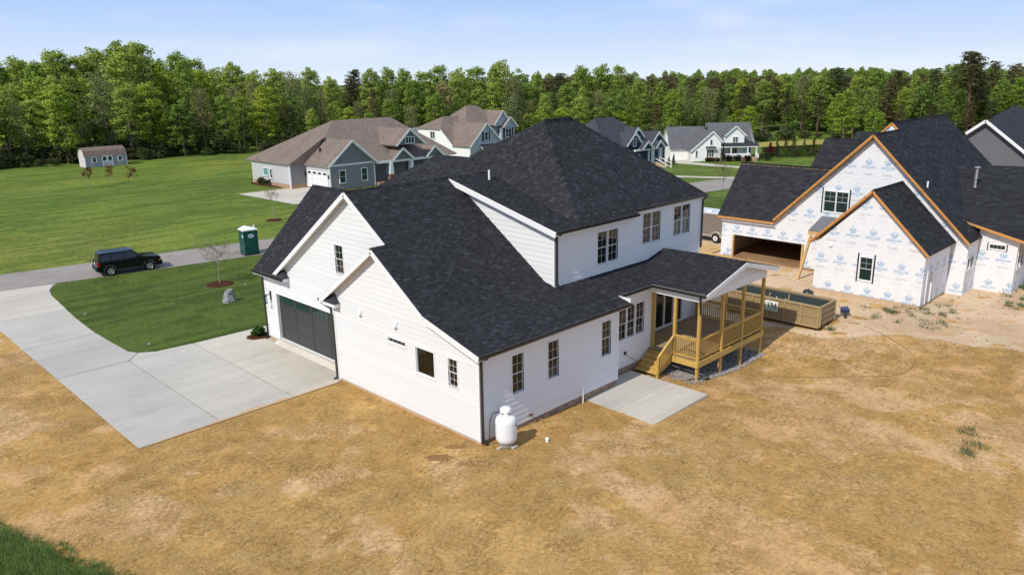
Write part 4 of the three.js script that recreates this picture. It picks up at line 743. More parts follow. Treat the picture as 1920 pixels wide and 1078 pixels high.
  bar(V(29.32, -3.1, 6.78), V(29.32, -6.65, 3.27)); bar(V(29.32, -3.1, 6.78), V(29.32, 0.5, 3.22)); bar(V(33.97, -1.1, 9.7), V(33.97, -7.5, br(-7.5))); bar(V(33.97, -1.1, 9.7), V(33.97, 5.27, bl(5.27))); bar(V(33.97, 9.75, 3.17), V(33.97, 5.2, 3.17)); bar(V(38.57, -0.6, br(-0.6)), V(38.57, -1.6, br(-1.6))); bar(V(38.57, -0.6, br(-0.6)), V(38.57, 1.5, br(-0.6) - 2.08)); bar(V(36.27, -7.16, 4.16), V(36.27, -11.8, 2.98));
  mesh('gable_sheathing', new GB().prism([V(38.62, -1.5, 9.3), V(38.62, -0.6, 10.1), V(38.62, 1.4, 8.2)], new THREE.Vector3(0.1, 0, 0)), MAT.wrap, H);
  // little roof over the side door and the leaning prop under it
  const pr = new THREE.Group(); pr.name = 'door_canopy'; H.add(pr); mesh('canopy_roof', new GB().prism([V(31.9, -0.1, 3.36), V(31.9, 1.7, 3.36), V(34.4, 1.9, 3.95), V(34.4, -0.1, 3.95)], new THREE.Vector3(0, -0.05, 0)), mat([0.17, 0.17, 0.18], 0.8), pr); mesh('canopy_beam', new GB().box(31.88, 32.02, -0.1, 1.7, 3.08, 3.3), MAT.lumber, pr); mesh('prop', new GB().beam(V(31.6, 2.0, 0), V(31.95, 1.5, 3.1), 0.16, 0.16, new THREE.Vector3(0, 0, 1)), MAT.lumber, pr);
  // vents through the roof
  const cyl = (name, b, a, y, r, h, m) => mesh(name, new GB().geo(new THREE.CylinderGeometry(r, r, h, 12), new THREE.Matrix4().setPosition(V(b, a, y + h / 2))), m, H);
  cyl('plumbing_vent', 35.0, -4.4, 6.4, 0.055, 0.42, MAT.pvc); cyl('plumbing_vent', 38.0, -5.6, 5.2, 0.05, 0.2, MAT.black);
  { const f = new THREE.Group(); f.name = 'flue'; H.add(f); const p = [41.0, -5.6, 5.9]; mesh('flue_pipe', new GB().geo(new THREE.CylinderGeometry(0.09, 0.09, 1.5, 14), new THREE.Matrix4().setPosition(V(p[0], p[1], p[2] + 0.55))), MAT.galv, f); mesh('flue_collar', new GB().geo(new THREE.CylinderGeometry(0.13, 0.2, 0.22, 14), new THREE.Matrix4().setPosition(V(p[0], p[1], p[2] - 0.1))).geo(new THREE.CylinderGeometry(0.15, 0.12, 0.06, 14), new THREE.Matrix4().setPosition(V(p[0], p[1], p[2] + 0.55))), MAT.galv, f); mesh('flue_cap', new GB().geo(new THREE.CylinderGeometry(0.2, 0.2, 0.05, 14), new THREE.Matrix4().setPosition(V(p[0], p[1], p[2] + 1.33))), MAT.galv, f); }
}

// ---------------------------------------------------------------- neighbours, further off
function farKit(H, siding, roof, trim = MAT.white, opts = {}) {
  const sm = siding;
  const K = {
    wall: (pl, poly, m = sm, rv = 0.2) => clapboard(H, pl, [poly], [], { reveal: rv, y0: opts.y0 || 0, sheath: m, mats: [m], parts: false, lap: 0.02 }),
    roof: (pts, m = roof) => { const n = nrm(pts[0], pts[1], pts[2]), r = mesh('roof', new GB().prism(pts, n.clone().multiplyScalar(-0.05)), m, H); mesh('roof_edge', new GB().prism(((c) => pts.map((p) => p.clone().lerp(c, 0.012).addScaledVector(n, -0.052)))(pts.reduce((m2, p) => m2.add(p), new THREE.Vector3()).divideScalar(pts.length)), n.clone().multiplyScalar(-0.14)), trim, r); return r; },
    win: (pl, u0, u1, y0, y1, o = {}) => windowUnit(H, pl, u0, u1, y0, y1, { cw: 0.08, proud: 0.03, sill: false, off: 0.11, ...o }),
    board: (p, q, h = 0.22, w = 0.06) => edgeBoard(H, 'barge_board', p, q, h, w, trim, -0.04),
    box: (name, m, ...a) => mesh(name, new GB().box(...a), m, H),
  };
  return K;
}
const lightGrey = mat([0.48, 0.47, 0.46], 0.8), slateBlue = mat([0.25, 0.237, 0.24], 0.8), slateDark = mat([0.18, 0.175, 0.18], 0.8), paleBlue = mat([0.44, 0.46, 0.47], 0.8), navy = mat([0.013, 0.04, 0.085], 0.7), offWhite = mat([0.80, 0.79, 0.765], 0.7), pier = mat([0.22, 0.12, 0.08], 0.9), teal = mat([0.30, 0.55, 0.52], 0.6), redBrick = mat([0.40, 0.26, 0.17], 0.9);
{ // grey house with the brown hip roof
  const H = thing('grey_house', 'single storey grey house with brown hip roof, white garage door and gabled porch', 'house', [42, 71, 0]), K = farKit(H, lightGrey, MAT.roofBrown);
  const L = planeB(31.7, -1), Gw = planeB(34, -1), F = planeA(64, -1), Rt = planeA(69.7, -1), Pw = planeA(66.2, -1);
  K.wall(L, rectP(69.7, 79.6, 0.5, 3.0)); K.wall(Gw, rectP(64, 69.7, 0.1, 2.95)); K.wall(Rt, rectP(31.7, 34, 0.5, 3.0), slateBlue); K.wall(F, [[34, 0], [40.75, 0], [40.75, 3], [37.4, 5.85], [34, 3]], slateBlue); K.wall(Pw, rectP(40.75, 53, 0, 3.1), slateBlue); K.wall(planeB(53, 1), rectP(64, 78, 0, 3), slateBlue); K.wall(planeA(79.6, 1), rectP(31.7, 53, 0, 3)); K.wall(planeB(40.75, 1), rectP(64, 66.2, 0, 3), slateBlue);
  K.box('foundation', redBrick, 31.72, 31.9, 69.8, 79.5, -0.3, 0.5); K.box('foundation', redBrick, 31.8, 34, 69.72, 69.9, -0.3, 0.5); K.box('foundation', redBrick, 34.02, 34.2, 64.1, 69.6, -0.3, 0.1); K.box('frieze_board', MAT.white, 33.95, 40.8, 63.94, 63.97, 2.95, 3.17);
  // vertical battens in the gable
  for (let b = 34.6; b < 40.4; b += 0.45) { const t = Math.min(3.2 + (b - 34) * 0.84, 3.2 + (40.75 - b) * 0.84) - 0.25; if (t > 3.25) K.box('batten', slateDark, b, b + 0.05, 63.955, 63.975, 3.19, t); }
  for (const [b, a] of [[31.64, 69.64], [31.64, 79.5], [33.94, 63.94], [40.66, 63.94]]) K.box('corner_board', MAT.white, b, b + 0.16, a, a + 0.16, 0, 3);
  K.roof([V(31.4, 69.4, 3.05), V(31.4, 81.3, 3.05), V(40.3, 72.5, 8.1), V(37.1, 69.4, 6.3)]); K.roof([V(37.1, 69.4, 6.3), V(40.75, 63.7, 3.0), V(55, 63.7, 3.0), V(50, 72.5, 8.1), V(40.3, 72.5, 8.1)]); K.roof([V(33.65, 63.6, 2.98), V(37.4, 63.6, 6.06), V(37.4, 69.6, 6.06), V(33.65, 69.6, 2.98)]); K.roof([V(41.15, 63.6, 2.98), V(37.4, 63.6, 6.06), V(37.4, 68.8, 6.06), V(41.15, 66, 2.98)]); K.roof([V(50, 72.5, 8.1), V(55, 63.7, 3.0), V(55, 81.3, 3.0)]); K.roof([V(40.3, 72.5, 8.1), V(50, 72.5, 8.1), V(55, 81.3, 3.0), V(31.4, 81.3, 3.0)]); K.roof([V(31.4, 69.38, 3.05), V(34, 69.38, 3.05), V(37.1, 69.42, 6.28)]);
  K.board(V(33.65, 63.56, 3.0), V(37.4, 63.56, 6.08)); K.board(V(41.15, 63.56, 3.0), V(37.4, 63.56, 6.08));
  for (const [bp, yp, l, r, ye, ab, m] of [[46.4, 7.0, 44.0, 49.0, 4.9, 71, slateDark], [45.1, 4.55, 43.3, 46.9, 3.05, 66.5, slateDark], [50.6, 4.45, 49, 52.3, 3.05, 66.5, slateDark]]) {
    const a0 = 63.3; K.wall(planeA(a0 + 0.25, -1), [[l + 0.25, ye], [r - 0.25, ye], [bp, yp - 0.25]], m); K.roof([V(bp, a0, yp), V(l, a0, ye), V(l, ab, ye), V(bp, ab, yp)]); K.roof([V(bp, a0, yp), V(r, a0, ye), V(r, ab, ye), V(bp, ab, yp)]); K.board(V(l, a0 - 0.04, ye), V(bp, a0 - 0.04, yp)); K.board(V(r, a0 - 0.04, ye), V(bp, a0 - 0.04, yp));
  }
  K.box('porch_beam', MAT.white, 41, 53, 63.6, 63.9, 2.75, 3.05); K.box('porch_floor', redBrick, 41, 53, 63.5, 66.2, -0.2, 0.3);
  for (const b of [43.2, 46.6, 50.4]) { K.box('column_pier', pier, b - 0.4, b + 0.4, 63.4, 64.1, 0, 1.25); mesh('column', new GB().prism([V(b - 0.32, 63.45, 1.25), V(b + 0.32, 63.45, 1.25), V(b + 0.2, 63.45, 2.8), V(b - 0.2, 63.45, 2.8)], new THREE.Vector3(0, 0, -0.55)), MAT.white, H); }
  const green = { glass: glassGreen, cols: 1, rows: 1 };
  K.win(L, 75.2, 76.5, 1.2, 2.3, { ...green, hung: false, glass: mat([0.12, 0.28, 0.3], 0.1) }); K.win(L, 74.1, 74.8, 0.95, 2.3, { cols: 1, rows: 1 }); K.win(F, 35.3, 36.3, 0.75, 2.45, green); K.win(F, 38.6, 39.6, 0.75, 2.45, green); K.win(planeA(63.55, -1), 45.6, 47.2, 5.0, 5.95, { units: 3, cols: 1, rows: 2, hung: false }); K.win(Pw, 44.2, 45.3, 0.9, 2.5, green); K.win(planeB(40.75, 1), 64.7, 65.4, 1, 2.4, green); K.box('front_door', mat([0.10, 0.05, 0.03], 0.5), 47.6, 48.6, 66.1, 66.18, 0.3, 2.4);
  const gd = new THREE.Group(); gd.name = 'garage_door'; H.add(gd); for (let r = 0; r < 4; r++) for (let c = 0; c < 4; c++) { const a0 = 64.45 + c * 1.22, y0 = 0.12 + r * 0.54; mesh('panel', new GB().box(33.93, 33.97, a0 + 0.02, a0 + 1.2, y0 + 0.01, y0 + 0.53), MAT.white, gd); if (r === 3) mesh('pane', new GB().box(33.9, 33.94, a0 + 0.25, a0 + 0.97, y0 + 0.15, y0 + 0.4), MAT.darkGlass, gd); }
  for (const a of [64.15, 69.55]) K.box('wall_lantern', MAT.black, 33.8, 33.98, a - 0.1, a + 0.1, 1.5, 1.95);
  K.box('roof_vent', MAT.black, 35.4, 35.6, 68.2, 68.4, 4.4, 5.0);
  structure(sheet('parking_pad', [[25.2, 71.2], [31.6, 70.6], [34, 69.6], [34, 63.6], [31, 60], [29.5, 58.6], [25.6, 58.2]], 3, 0.02, MAT.concreteC), 'concrete parking pad beside the grey house');
}
{ // two storey white house with brown roof
  const H = thing('brown_roofed_house', 'two storey white and pale blue house with brown roofs and black shutters', 'house', [73, 80, -0.8]), K = farKit(H, offWhite, MAT.roofBrown);
  const S = planeB(67.7, -1), F = planeA(75, -1), F2 = planeA(80, -1);
  K.wall(S, rectP(75, 88.5, -0.8, 2.3)); K.wall(S, [[79, 2.3], [88.5, 2.3], [88.5, 4.85], [82, 4.85]]); K.wall(F, [[67.7, -0.8], [75, -0.8], [75, 2.4], [71.4, 5.8], [67.7, 2.4]], paleBlue); K.wall(F2, rectP(75, 82.2, -0.8, 4.9), paleBlue); K.wall(planeA(90, 1), rectP(67.7, 82.2, -0.8, 4.9)); K.wall(planeB(82.2, 1), rectP(80, 90, -0.8, 4.9), paleBlue);
  K.roof([V(67.4, 74.7, 2.3), V(71.4, 74.7, 6.05), V(71.4, 84, 6.05), V(67.4, 79.2, 2.3)]); K.roof([V(75.4, 74.7, 2.3), V(71.4, 74.7, 6.05), V(71.4, 84, 6.05), V(75.4, 80, 2.3)]);
  K.roof([V(67.4, 79, 2.35), V(67.4, 82, 4.93), V(69.9, 84.3, 6.91), V(75.5, 84.3, 6.91), V(75.5, 79, 2.35)]); K.roof([V(67.4, 82, 4.93), V(67.4, 88.8, 4.93), V(69.9, 84.3, 6.91)]); K.roof([V(69.9, 84.3, 6.91), V(75.5, 84.3, 6.91), V(75.5, 88.8, 4.9), V(67.4, 88.8, 4.9)]); K.roof([V(71.3, 80, 4.9), V(82.2, 80, 4.9), V(77.9, 84.5, 8.55), V(75.6, 84.5, 8.55)]); K.roof([V(71.3, 80, 4.9), V(75.6, 84.5, 8.55), V(71.3, 89, 4.9)]); K.roof([V(82.2, 80, 4.9), V(77.9, 84.5, 8.55), V(82.2, 89, 4.9)]); K.roof([V(75.6, 84.5, 8.55), V(77.9, 84.5, 8.55), V(82.2, 89, 4.9), V(71.3, 89, 4.9)]);
  K.roof([V(79.4, 79, 7.65), V(77.2, 79, 5.2), V(77.2, 83, 5.2), V(79.4, 84, 7.65)]); K.roof([V(79.4, 79, 7.65), V(81.6, 79, 5.2), V(81.6, 83, 5.2), V(79.4, 84, 7.65)]); K.wall(planeA(79.3, -1), [[77.4, 5.0], [81.4, 5.0], [79.4, 7.4]], paleBlue);
  K.roof([V(80.9, 78.6, 6.5), V(79.0, 78.6, 4.75), V(79, 82, 4.75), V(80.9, 83, 6.5)]); K.roof([V(80.9, 78.6, 6.5), V(82.8, 78.6, 4.75), V(82.8, 82, 4.75), V(80.9, 83, 6.5)]); K.wall(planeA(78.9, -1), [[79.2, 4.6], [82.6, 4.6], [80.9, 6.25]], paleBlue); K.wall(planeA(79.2, -1), rectP(79.2, 82.4, -0.8, 4.6), paleBlue);
  for (const [b0, b1, y0, y1, a] of [[67.4, 71.4, 2.3, 6.05, 74.66], [75.4, 71.4, 2.3, 6.05, 74.66], [77.2, 79.4, 5.2, 7.65, 78.96], [81.6, 79.4, 5.2, 7.65, 78.96], [79, 80.9, 4.75, 6.5, 78.56], [82.8, 80.9, 4.75, 6.5, 78.56]]) K.board(V(b0, a, y0), V(b1, a, y1));
  K.board(V(67.34, 82, 4.9), V(67.34, 79, 2.4)); 
  K.win(S, 83.8, 85.1, 3.25, 4.55, { units: 2, cols: 1, rows: 1, glass: glassGreen }); K.win(F, 70.9, 71.8, 3.15, 4.6, { cols: 1, rows: 2 }); for (const b of [70.45, 71.85]) K.box('shutter', MAT.black, b, b + 0.36, 74.93, 74.97, 3.1, 4.65); K.win(planeA(79.2, -1), 80.0, 81.6, 2.85, 4.45, { units: 2, cols: 1, rows: 2, glass: glassGreen }); for (const b of [79.55, 81.65]) K.box('shutter', MAT.black, b, b + 0.36, 79.12, 79.17, 2.8, 4.5);
  K.roof([V(69.9, 75, 2.55), V(73.2, 75, 2.55), V(73.4, 73.6, 1.75), V(69.7, 73.6, 1.75)], MAT.roofDark); K.win(F, 70.2, 72.9, -0.1, 1.6, { units: 3, cols: 1, rows: 2 }); K.box('porch_roof', MAT.roofDark, 75.2, 82, 77.8, 79.2, 2.0, 2.2); K.box('corner_board', MAT.white, 67.62, 67.76, 74.92, 75.06, -0.8, 2.4); K.box('column', MAT.white, 78.7, 79.1, 79.0, 79.3, 2, 4.6);
}
{ // navy house
  const H = thing('navy_house', 'navy blue craftsman house with white gable brackets and charcoal roof', 'house', [99, 66, -3]), K = farKit(H, navy, MAT.roofSlate), F = planeA(62, -1);
  K.wall(F, rectP(92, 104.9, -3, 0.6)); K.wall(planeB(104.9, 1), rectP(62, 74, -3, 0.6)); K.wall(planeB(92, -1), rectP(62, 74, -3, 0.6)); K.wall(planeA(74, 1), rectP(92, 104.9, -3, 0.6));
  K.roof([V(86.5, 61.5, 0.5), V(105.4, 61.5, 0.5), V(96.5, 68, 6.0), V(91.5, 68, 6.0)]); K.roof([V(86.5, 61.5, 0.5), V(91.5, 68, 6.0), V(86.5, 74.5, 0.5)]); K.roof([V(91.5, 68, 6.0), V(96.5, 68, 6.0), V(105.4, 74.5, 0.5), V(86.5, 74.5, 0.5)]); K.roof([V(96.5, 68, 6), V(105.4, 61.5, 0.5), V(105.4, 74.5, 0.5)]);
  for (const [bp, yp, l, r, ye, a0] of [[94.9, 3.6, 92.3, 97.3, 1.3, 61.4], [97.3, 4.25, 95.3, 99.3, 2.5, 62.6], [102.3, 3.3, 99.2, 105.4, 0.5, 61.5], [97.4, 1.95, 95.7, 99.1, 0.62, 60.4], [101.3, 1.85, 99.9, 102.8, 0.55, 60.4]]) {
    const ab = a0 + 6; K.wall(planeA(a0 + 0.3, -1), [[l + 0.25, ye - 0.1], [r - 0.25, ye - 0.1], [bp, yp - 0.25]]); K.roof([V(bp, a0, yp), V(l, a0, ye), V(l, ab, ye), V(bp, ab, yp)]); K.roof([V(bp, a0, yp), V(r, a0, ye), V(r, ab, ye), V(bp, ab, yp)]); K.board(V(l, a0 - 0.05, ye), V(bp, a0 - 0.05, yp), 0.26); K.board(V(r, a0 - 0.05, ye), V(bp, a0 - 0.05, yp), 0.26);
    if (yp > 2.5) { const h = (yp - ye) / (bp - l), w = 0.55, br = new GB(); br.beam(V(bp - w, a0 - 0.02, yp - 0.1 - w * h), V(bp + w, a0 - 0.02, yp - 0.1 - w * h), 0.08, 0.1).beam(V(bp, a0 - 0.02, yp - 0.1), V(bp, a0 - 0.02, yp - 0.1 - w * h), 0.08, 0.1, new THREE.Vector3(0, 0, 1)).beam(V(bp, a0 - 0.02, yp - w * h), V(bp - 0.3, a0 - 0.02, yp - 0.3), 0.06, 0.08).beam(V(bp, a0 - 0.02, yp - w * h), V(bp + 0.3, a0 - 0.02, yp - 0.3), 0.06, 0.08); mesh('gable_bracket', br, MAT.white, H); }
  }
  K.wall(planeA(62.8, -1), rectP(95.6, 99, 0.5, 2.6)); K.win(planeA(61.7, -1), 94.4, 95.4, 1.1, 2.5, { cols: 1, rows: 2 }); K.win(planeA(62.8, -1), 96.4, 98.1, 1.8, 2.7, { units: 2, cols: 1, rows: 1, hung: false }); K.win(F, 102.7, 103.8, -1.65, 0.1, { glass: glassGreen, cols: 1, rows: 1 }); K.win(F, 95.8, 97, -1.6, -0.4, { cols: 1, rows: 1 });
  for (const b of [98.2, 99.2, 99.7, 101.7, 102.2]) K.box('column', MAT.white, b, b + 0.22, 60.8, 61.05, -2.2, 0.45); K.box('porch_beam', MAT.white, 94, 102.5, 60.75, 61.1, 0.3, 0.6); K.box('porch_floor', MAT.lumber, 98, 102.6, 60.7, 62, -2.4, -2.2); K.box('front_door', mat([0.01, 0.02, 0.03], 0.4), 100.2, 101.3, 61.9, 61.96, -2.1, 0.1);
  for (const b of [100.1, 101.9]) { const s = new GB(); s.beam(V(b, 60.7, -1.35), V(b + 0.3, 58.6, -2.3), 0.1, 0.1).beam(V(b, 60.7, -2.0), V(b + 0.3, 58.6, -3.0), 0.1, 0.1).beam(V(b + 0.3, 58.6, -3.4), V(b + 0.3, 58.6, -2.2), 0.14, 0.14, new THREE.Vector3(1, 0, 0)); mesh('stair_rail', s, MAT.white, H); }
  for (let i = 0; i < 5; i++) K.box('step', MAT.lumber, 100.1, 102.1, 60.3 - i * 0.35, 60.7 - i * 0.35, -2.6 - i * 0.2, -2.35 - i * 0.2);
  K.box('corner_board', MAT.white, 104.8, 105, 61.9, 62.1, -3, 0.5); K.box('foundation', redBrick, 92.1, 104.8, 62.1, 73.9, -4.3, -3);
}
{ // white farmhouse by the pond: own coordinates, b along its front, a going back
  const H = thing('white_farmhouse', 'white farmhouse with grey roof, dormer and long front porch near the pond', 'house', [122.0, 66.7, -4.22], null, -0.74, true);
  H.scale.setScalar(1.08);
  const K = farKit(H, offWhite, MAT.roofGrey), F = planeA(0, -1), Sd = planeB(-0.01, -1), F2 = planeA(2.4, -1);
  K.wall(F, [[0, 0], [5.65, 0], [5.65, 3.75], [3.93, 5.4], [0, 2.2]]); K.wall(F2, rectP(5.65, 12.7, 0, 3.2)); K.wall(planeB(12.7, 1), [[0.6, 0], [9.5, 0], [9.5, 3], [5.2, 6.6], [2, 3.2], [0.6, 2.8]].slice(1)); K.wall(planeA(9.5, 1), rectP(-3.3, 12.7, 0, 3));
  K.wall(planeB(-3.3, -1), [[3, 0], [10, 0], [10, 2.8], [6.4, 6], [3, 2.4]]); K.wall(planeA(3, -1), rectP(-3.3, 0, 0, 2.4)); K.wall(planeB(0, -1), rectP(0, 3, 0, 2.2));
  K.roof([V(-0.35, -0.3, 1.95), V(3.93, -0.3, 5.65), V(3.93, 6, 5.65), V(-0.35, 6, 1.95)]); K.roof([V(6.0, -0.3, 3.55), V(3.93, -0.3, 5.65), V(3.93, 6, 5.65), V(6, 6, 3.55)]);
  K.roof([V(-3.6, 2.6, 2.1), V(4, 2.6, 2.1), V(4, 6.4, 6.2), V(-3.6, 6.4, 6.2)]); K.roof([V(-3.6, 10.3, 2.4), V(4, 10.3, 2.4), V(4, 6.4, 6.2), V(-3.6, 6.4, 6.2)]); K.roof([V(4.2, 1.9, 3.1), V(13, 1.9, 3.1), V(13, 5.4, 6.9), V(4.2, 5.4, 6.9)]); K.roof([V(4.2, 9.8, 2.6), V(13, 9.8, 2.6), V(13, 5.4, 6.9), V(4.2, 5.4, 6.9)]);
  K.roof([V(5.8, -0.2, 2.75), V(13.1, -0.2, 2.75), V(13.1, 2.3, 3.45), V(5.8, 2.3, 3.45)], MAT.roofDark);
  K.wall(planeA(1.6, -1), [[6.95, 3.2], [10.65, 3.2], [10.65, 4.75], [8.8, 6.2], [6.95, 4.75]]); K.roof([V(6.7, 1.3, 4.6), V(8.85, 1.3, 6.45), V(8.85, 5, 6.45), V(6.7, 4.2, 4.6)]); K.roof([V(11, 1.3, 4.6), V(8.85, 1.3, 6.45), V(8.85, 5, 6.45), V(11, 4.2, 4.6)]); K.wall(planeB(6.95, -1), rectP(1.6, 4.2, 3, 4.7)); K.wall(planeB(10.65, 1), rectP(1.6, 4.2, 3, 4.7));
  for (const [x0, y0, x1, y1, a] of [[-0.35, 1.95, 3.93, 5.65, -0.35], [6, 3.55, 3.93, 5.65, -0.35], [6.7, 4.6, 8.85, 6.45, 1.25], [11, 4.6, 8.85, 6.45, 1.25]]) K.board(V(x0, a, y0), V(x1, a, y1), 0.2);
  for (const b of [5.95, 7.55, 10.8, 12.5]) K.box('column', MAT.white, b, b + 0.2, -0.1, 0.1, 0.5, 2.65); K.box('porch_beam', MAT.white, 5.7, 12.8, -0.15, 0.1, 2.5, 2.75); K.box('porch_floor', redBrick, 5.7, 12.8, -0.1, 2.4, -0.2, 0.5); K.box('porch_rail', MAT.white, 5.8, 10.8, -0.08, 0.0, 0.6, 1.35);
  for (let i = 0; i < 4; i++) K.box('step', redBrick, 11, 12.4, -0.4 - i * 0.3, -0.1 - i * 0.3, -0.3, 0.45 - i * 0.13); for (const b of [10.85, 12.45]) mesh('stair_rail', new GB().beam(V(b, -0.1, 1.3), V(b + 0.1, -1.5, 0.75), 0.12, 0.7), MAT.white, H);
  const dk = { cols: 1, rows: 2, cw: 0.05 }; K.win(F, 0.7, 1.15, 0.75, 2.05, dk); K.win(F, 3.45, 3.95, 3.05, 4.1, dk); K.win(F, 2.85, 4.3, 0.75, 2.15, { units: 3, ...dk }); K.win(planeA(1.6, -1), 8.35, 9.4, 3.3, 4.4, { units: 2, ...dk }); K.win(F2, 8.0, 9.6, 0.95, 2.3, { units: 3, ...dk }); K.win(F2, 6.0, 6.5, 1.1, 2.2, dk); K.win(F2, 11.9, 12.35, 1.2, 2.35, dk); K.box('front_door', teal, 10.95, 11.6, 2.3, 2.38, 0.5, 2.3); K.win(planeB(-3.3, -1), 6.1, 6.8, 3.3, 4.4, { units: 2, ...dk }); K.win(planeB(-3.3, -1), 8.2, 8.6, 1, 2.2, dk);
  K.roof([V(2.7, 0, 2.75), V(4.5, 0, 2.75), V(4.7, -0.7, 2.5), V(2.5, -0.7, 2.5)], MAT.roofDark);
  K.box('garage_door', mat([0.6, 0.58, 0.56], 0.6), -0.07, -0.02, 0.4, 2.7, 0, 1.9);
  const shr = mat([0.03, 0.055, 0.015], 0.9);
}
{ // dark house behind the wrapped one
  const H = thing('charcoal_house', 'charcoal shingle sided house with white rakes behind the wrapped house', 'house', [60, -8, 0]), K = farKit(H, slateDark, MAT.roofDark), S = planeB(56.3, -1), e = 0.78;
  const pk = [-2.1, 9.5]; K.wall(S, [[-12, 0], [8, 0], [8, 9.3 - (8 + 2.1) * e], [pk[0], 9.3], [-12, 9.3 - (12 - 2.1) * e]], mat([0.15, 0.15, 0.158], 0.85), 0.15);
  K.roof([V(55.9, pk[0], pk[1]), V(70, pk[0], pk[1]), V(70, -13, pk[1] - 10.9 * e), V(55.9, -13, pk[1] - 10.9 * e)]); K.roof([V(55.9, pk[0], pk[1]), V(70, pk[0], pk[1]), V(70, 0.2, pk[1] - 2.3 * e), V(55.9, -0.7, pk[1] - 1.4 * e)]);
  K.board(V(55.85, pk[0], pk[1]), V(55.85, -13, pk[1] - 10.9 * e), 0.22, 0.1); K.board(V(55.85, pk[0], pk[1]), V(55.85, -0.75, pk[1] - 1.4 * e), 0.22, 0.1);
  mesh('roof', new GB().prism([V(60, -1.6, 9.6), V(68, -1.6, 10.3), V(72, -9, 4), V(60, -9, 4)], new THREE.Vector3(0, -0.2, 0)), MAT.roofDark, H); K.wall(planeA(-12, -1), rectP(56.3, 70, 0, 3)); K.wall(planeB(70, 1), rectP(-12, 8, 0, 4)); K.wall(planeA(8, 1), rectP(56.3, 70, 0, 3.4));
}

// ---------------------------------------------------------------- things on the ground
const FWD = new THREE.Vector3(0.68188, -0.26749, -0.6808), RGT = new THREE.Vector3(0.70349, -0.01511, 0.71055), UPV = new THREE.Vector3(0.20035, 0.96344, -0.17788);
// survey helpers: where a sight line from the survey point meets a given depth or the ground (returns [b, a, y])
const sight = (px, py, z) => { const p = EYE.clone().addScaledVector(FWD, z).addScaledVector(RGT, z * (px - 960) / 1437.83).addScaledVector(UPV, -z * (py - 539) / 1437.83); return [p.x, -p.z, p.y]; };
const onGround = (px, py) => { let lo = 5, hi = 600; for (let i = 0; i < 50; i++) { const m = (lo + hi) / 2, p = sight(px, py, m); if (p[2] > G(p[0], p[1])) lo = m; else hi = m; } const p = sight(px, py, lo); return [p[0], p[1], G(p[0], p[1])]; };
const lathe = (pts, seg = 28) => new THREE.LatheGeometry(pts.map((p) => new THREE.Vector2(p[0], p[1])), seg);
const at4 = (x, y, z) => new THREE.Matrix4().makeTranslation(x, y, z);
const cylX = (r, h, seg = 20) => new THREE.CylinderGeometry(r, r, h, seg).rotateZ(Math.PI / 2), cylZ = (r, h, seg = 20) => new THREE.CylinderGeometry(r, r, h, seg).rotateX(Math.PI / 2);
const lb = (g, x0, x1, y0, y1, z0, z1, col) => g.box(x0, x1, -z1, -z0, y0, y1, col);     // box in local x, y, z (OFF = 0)

{ // gas tank at the corner
  const t = thing('gas_tank', 'upright white gas tank standing at the corner of the white house', 'gas tank', [0.68, -0.72, G(0.68, -0.72)], null, 0, true), wp = mat([0.80, 0.80, 0.80], 0.35);
  const prof = [[0, 0.14], [0.2, 0.145], [0.33, 0.2], [0.4, 0.3], [0.415, 0.42], [0.415, 1.02], [0.4, 1.15], [0.33, 1.25], [0.2, 1.31], [0, 1.33]];
  mesh('tank_body', new GB().geo(lathe(prof, 40)), wp, t); mesh('weld_seam', new GB().geo(new THREE.TorusGeometry(0.416, 0.006, 6, 40).rotateX(Math.PI / 2), at4(0, 1.03, 0)), wp, t);
  mesh('foot_ring', new GB().geo(lathe([[0.3, 0.03], [0.3, 0.17]], 30)).geo(lathe([[0.28, 0.17], [0.28, 0.03]], 30)), mat([0.25, 0.23, 0.2], 0.7), t);
  mesh('collar', new GB().geo(lathe([[0.225, 1.28], [0.225, 1.5], [0.21, 1.57], [0.14, 1.62], [0, 1.64]], 30)), wp, t);
  for (const a of [1.68, 2.98]) mesh('hand_hole', new GB().geo(new THREE.SphereGeometry(0.055, 12, 8).scale(0.3, 0.7, 1.35).rotateY(-a), at4(0.212 * Math.cos(a), 1.41, 0.212 * Math.sin(a))), MAT.black, t);
  mesh('warning_label', new GB().geo(new THREE.CylinderGeometry(0.418, 0.418, 0.14, 10, 1, true, 0.35, 0.36), at4(0, 0.93, 0)), mat([0.05, 0.07, 0.12], 0.6), t);
  mesh('gauge_label', new GB().geo(new THREE.CylinderGeometry(0.217, 0.217, 0.08, 6, 1, true, -0.93, 0.33), at4(0, 1.38, 0)), mat([0.25, 0.25, 0.27], 0.6), t);
  mesh('hose', new GB().tube([new THREE.Vector3(-0.12, 1.42, -0.18), new THREE.Vector3(-0.42, 1.42, -0.3), new THREE.Vector3(-0.52, 1.1, -0.34), new THREE.Vector3(-0.5, 0.5, -0.4), new THREE.Vector3(-0.46, 0.05, -0.5)], 0.018, 8), MAT.black, t);
  for (const [x, z] of [[0.08, 0.36], [-0.36, 0.02], [0.3, -0.2]]) mesh('block', new GB().geo(new THREE.BoxGeometry(0.26, 0.07, 0.14), at4(x, 0.035, z)), mat([0.5, 0.42, 0.32], 0.9), t);
}
{ const p = onGround(1026, 828), t = thing('cleanout_cap', 'small white pipe cap sticking out of the straw', 'pipe cap', p, null, 0, true); mesh('pipe', new GB().geo(lathe([[0.06, -0.1], [0.06, 0.1]], 16)), MAT.pvc, t); mesh('cap', new GB().geo(lathe([[0.075, 0.09], [0.075, 0.15], [0.03, 0.19], [0, 0.19]], 16)), MAT.pvc, t); }

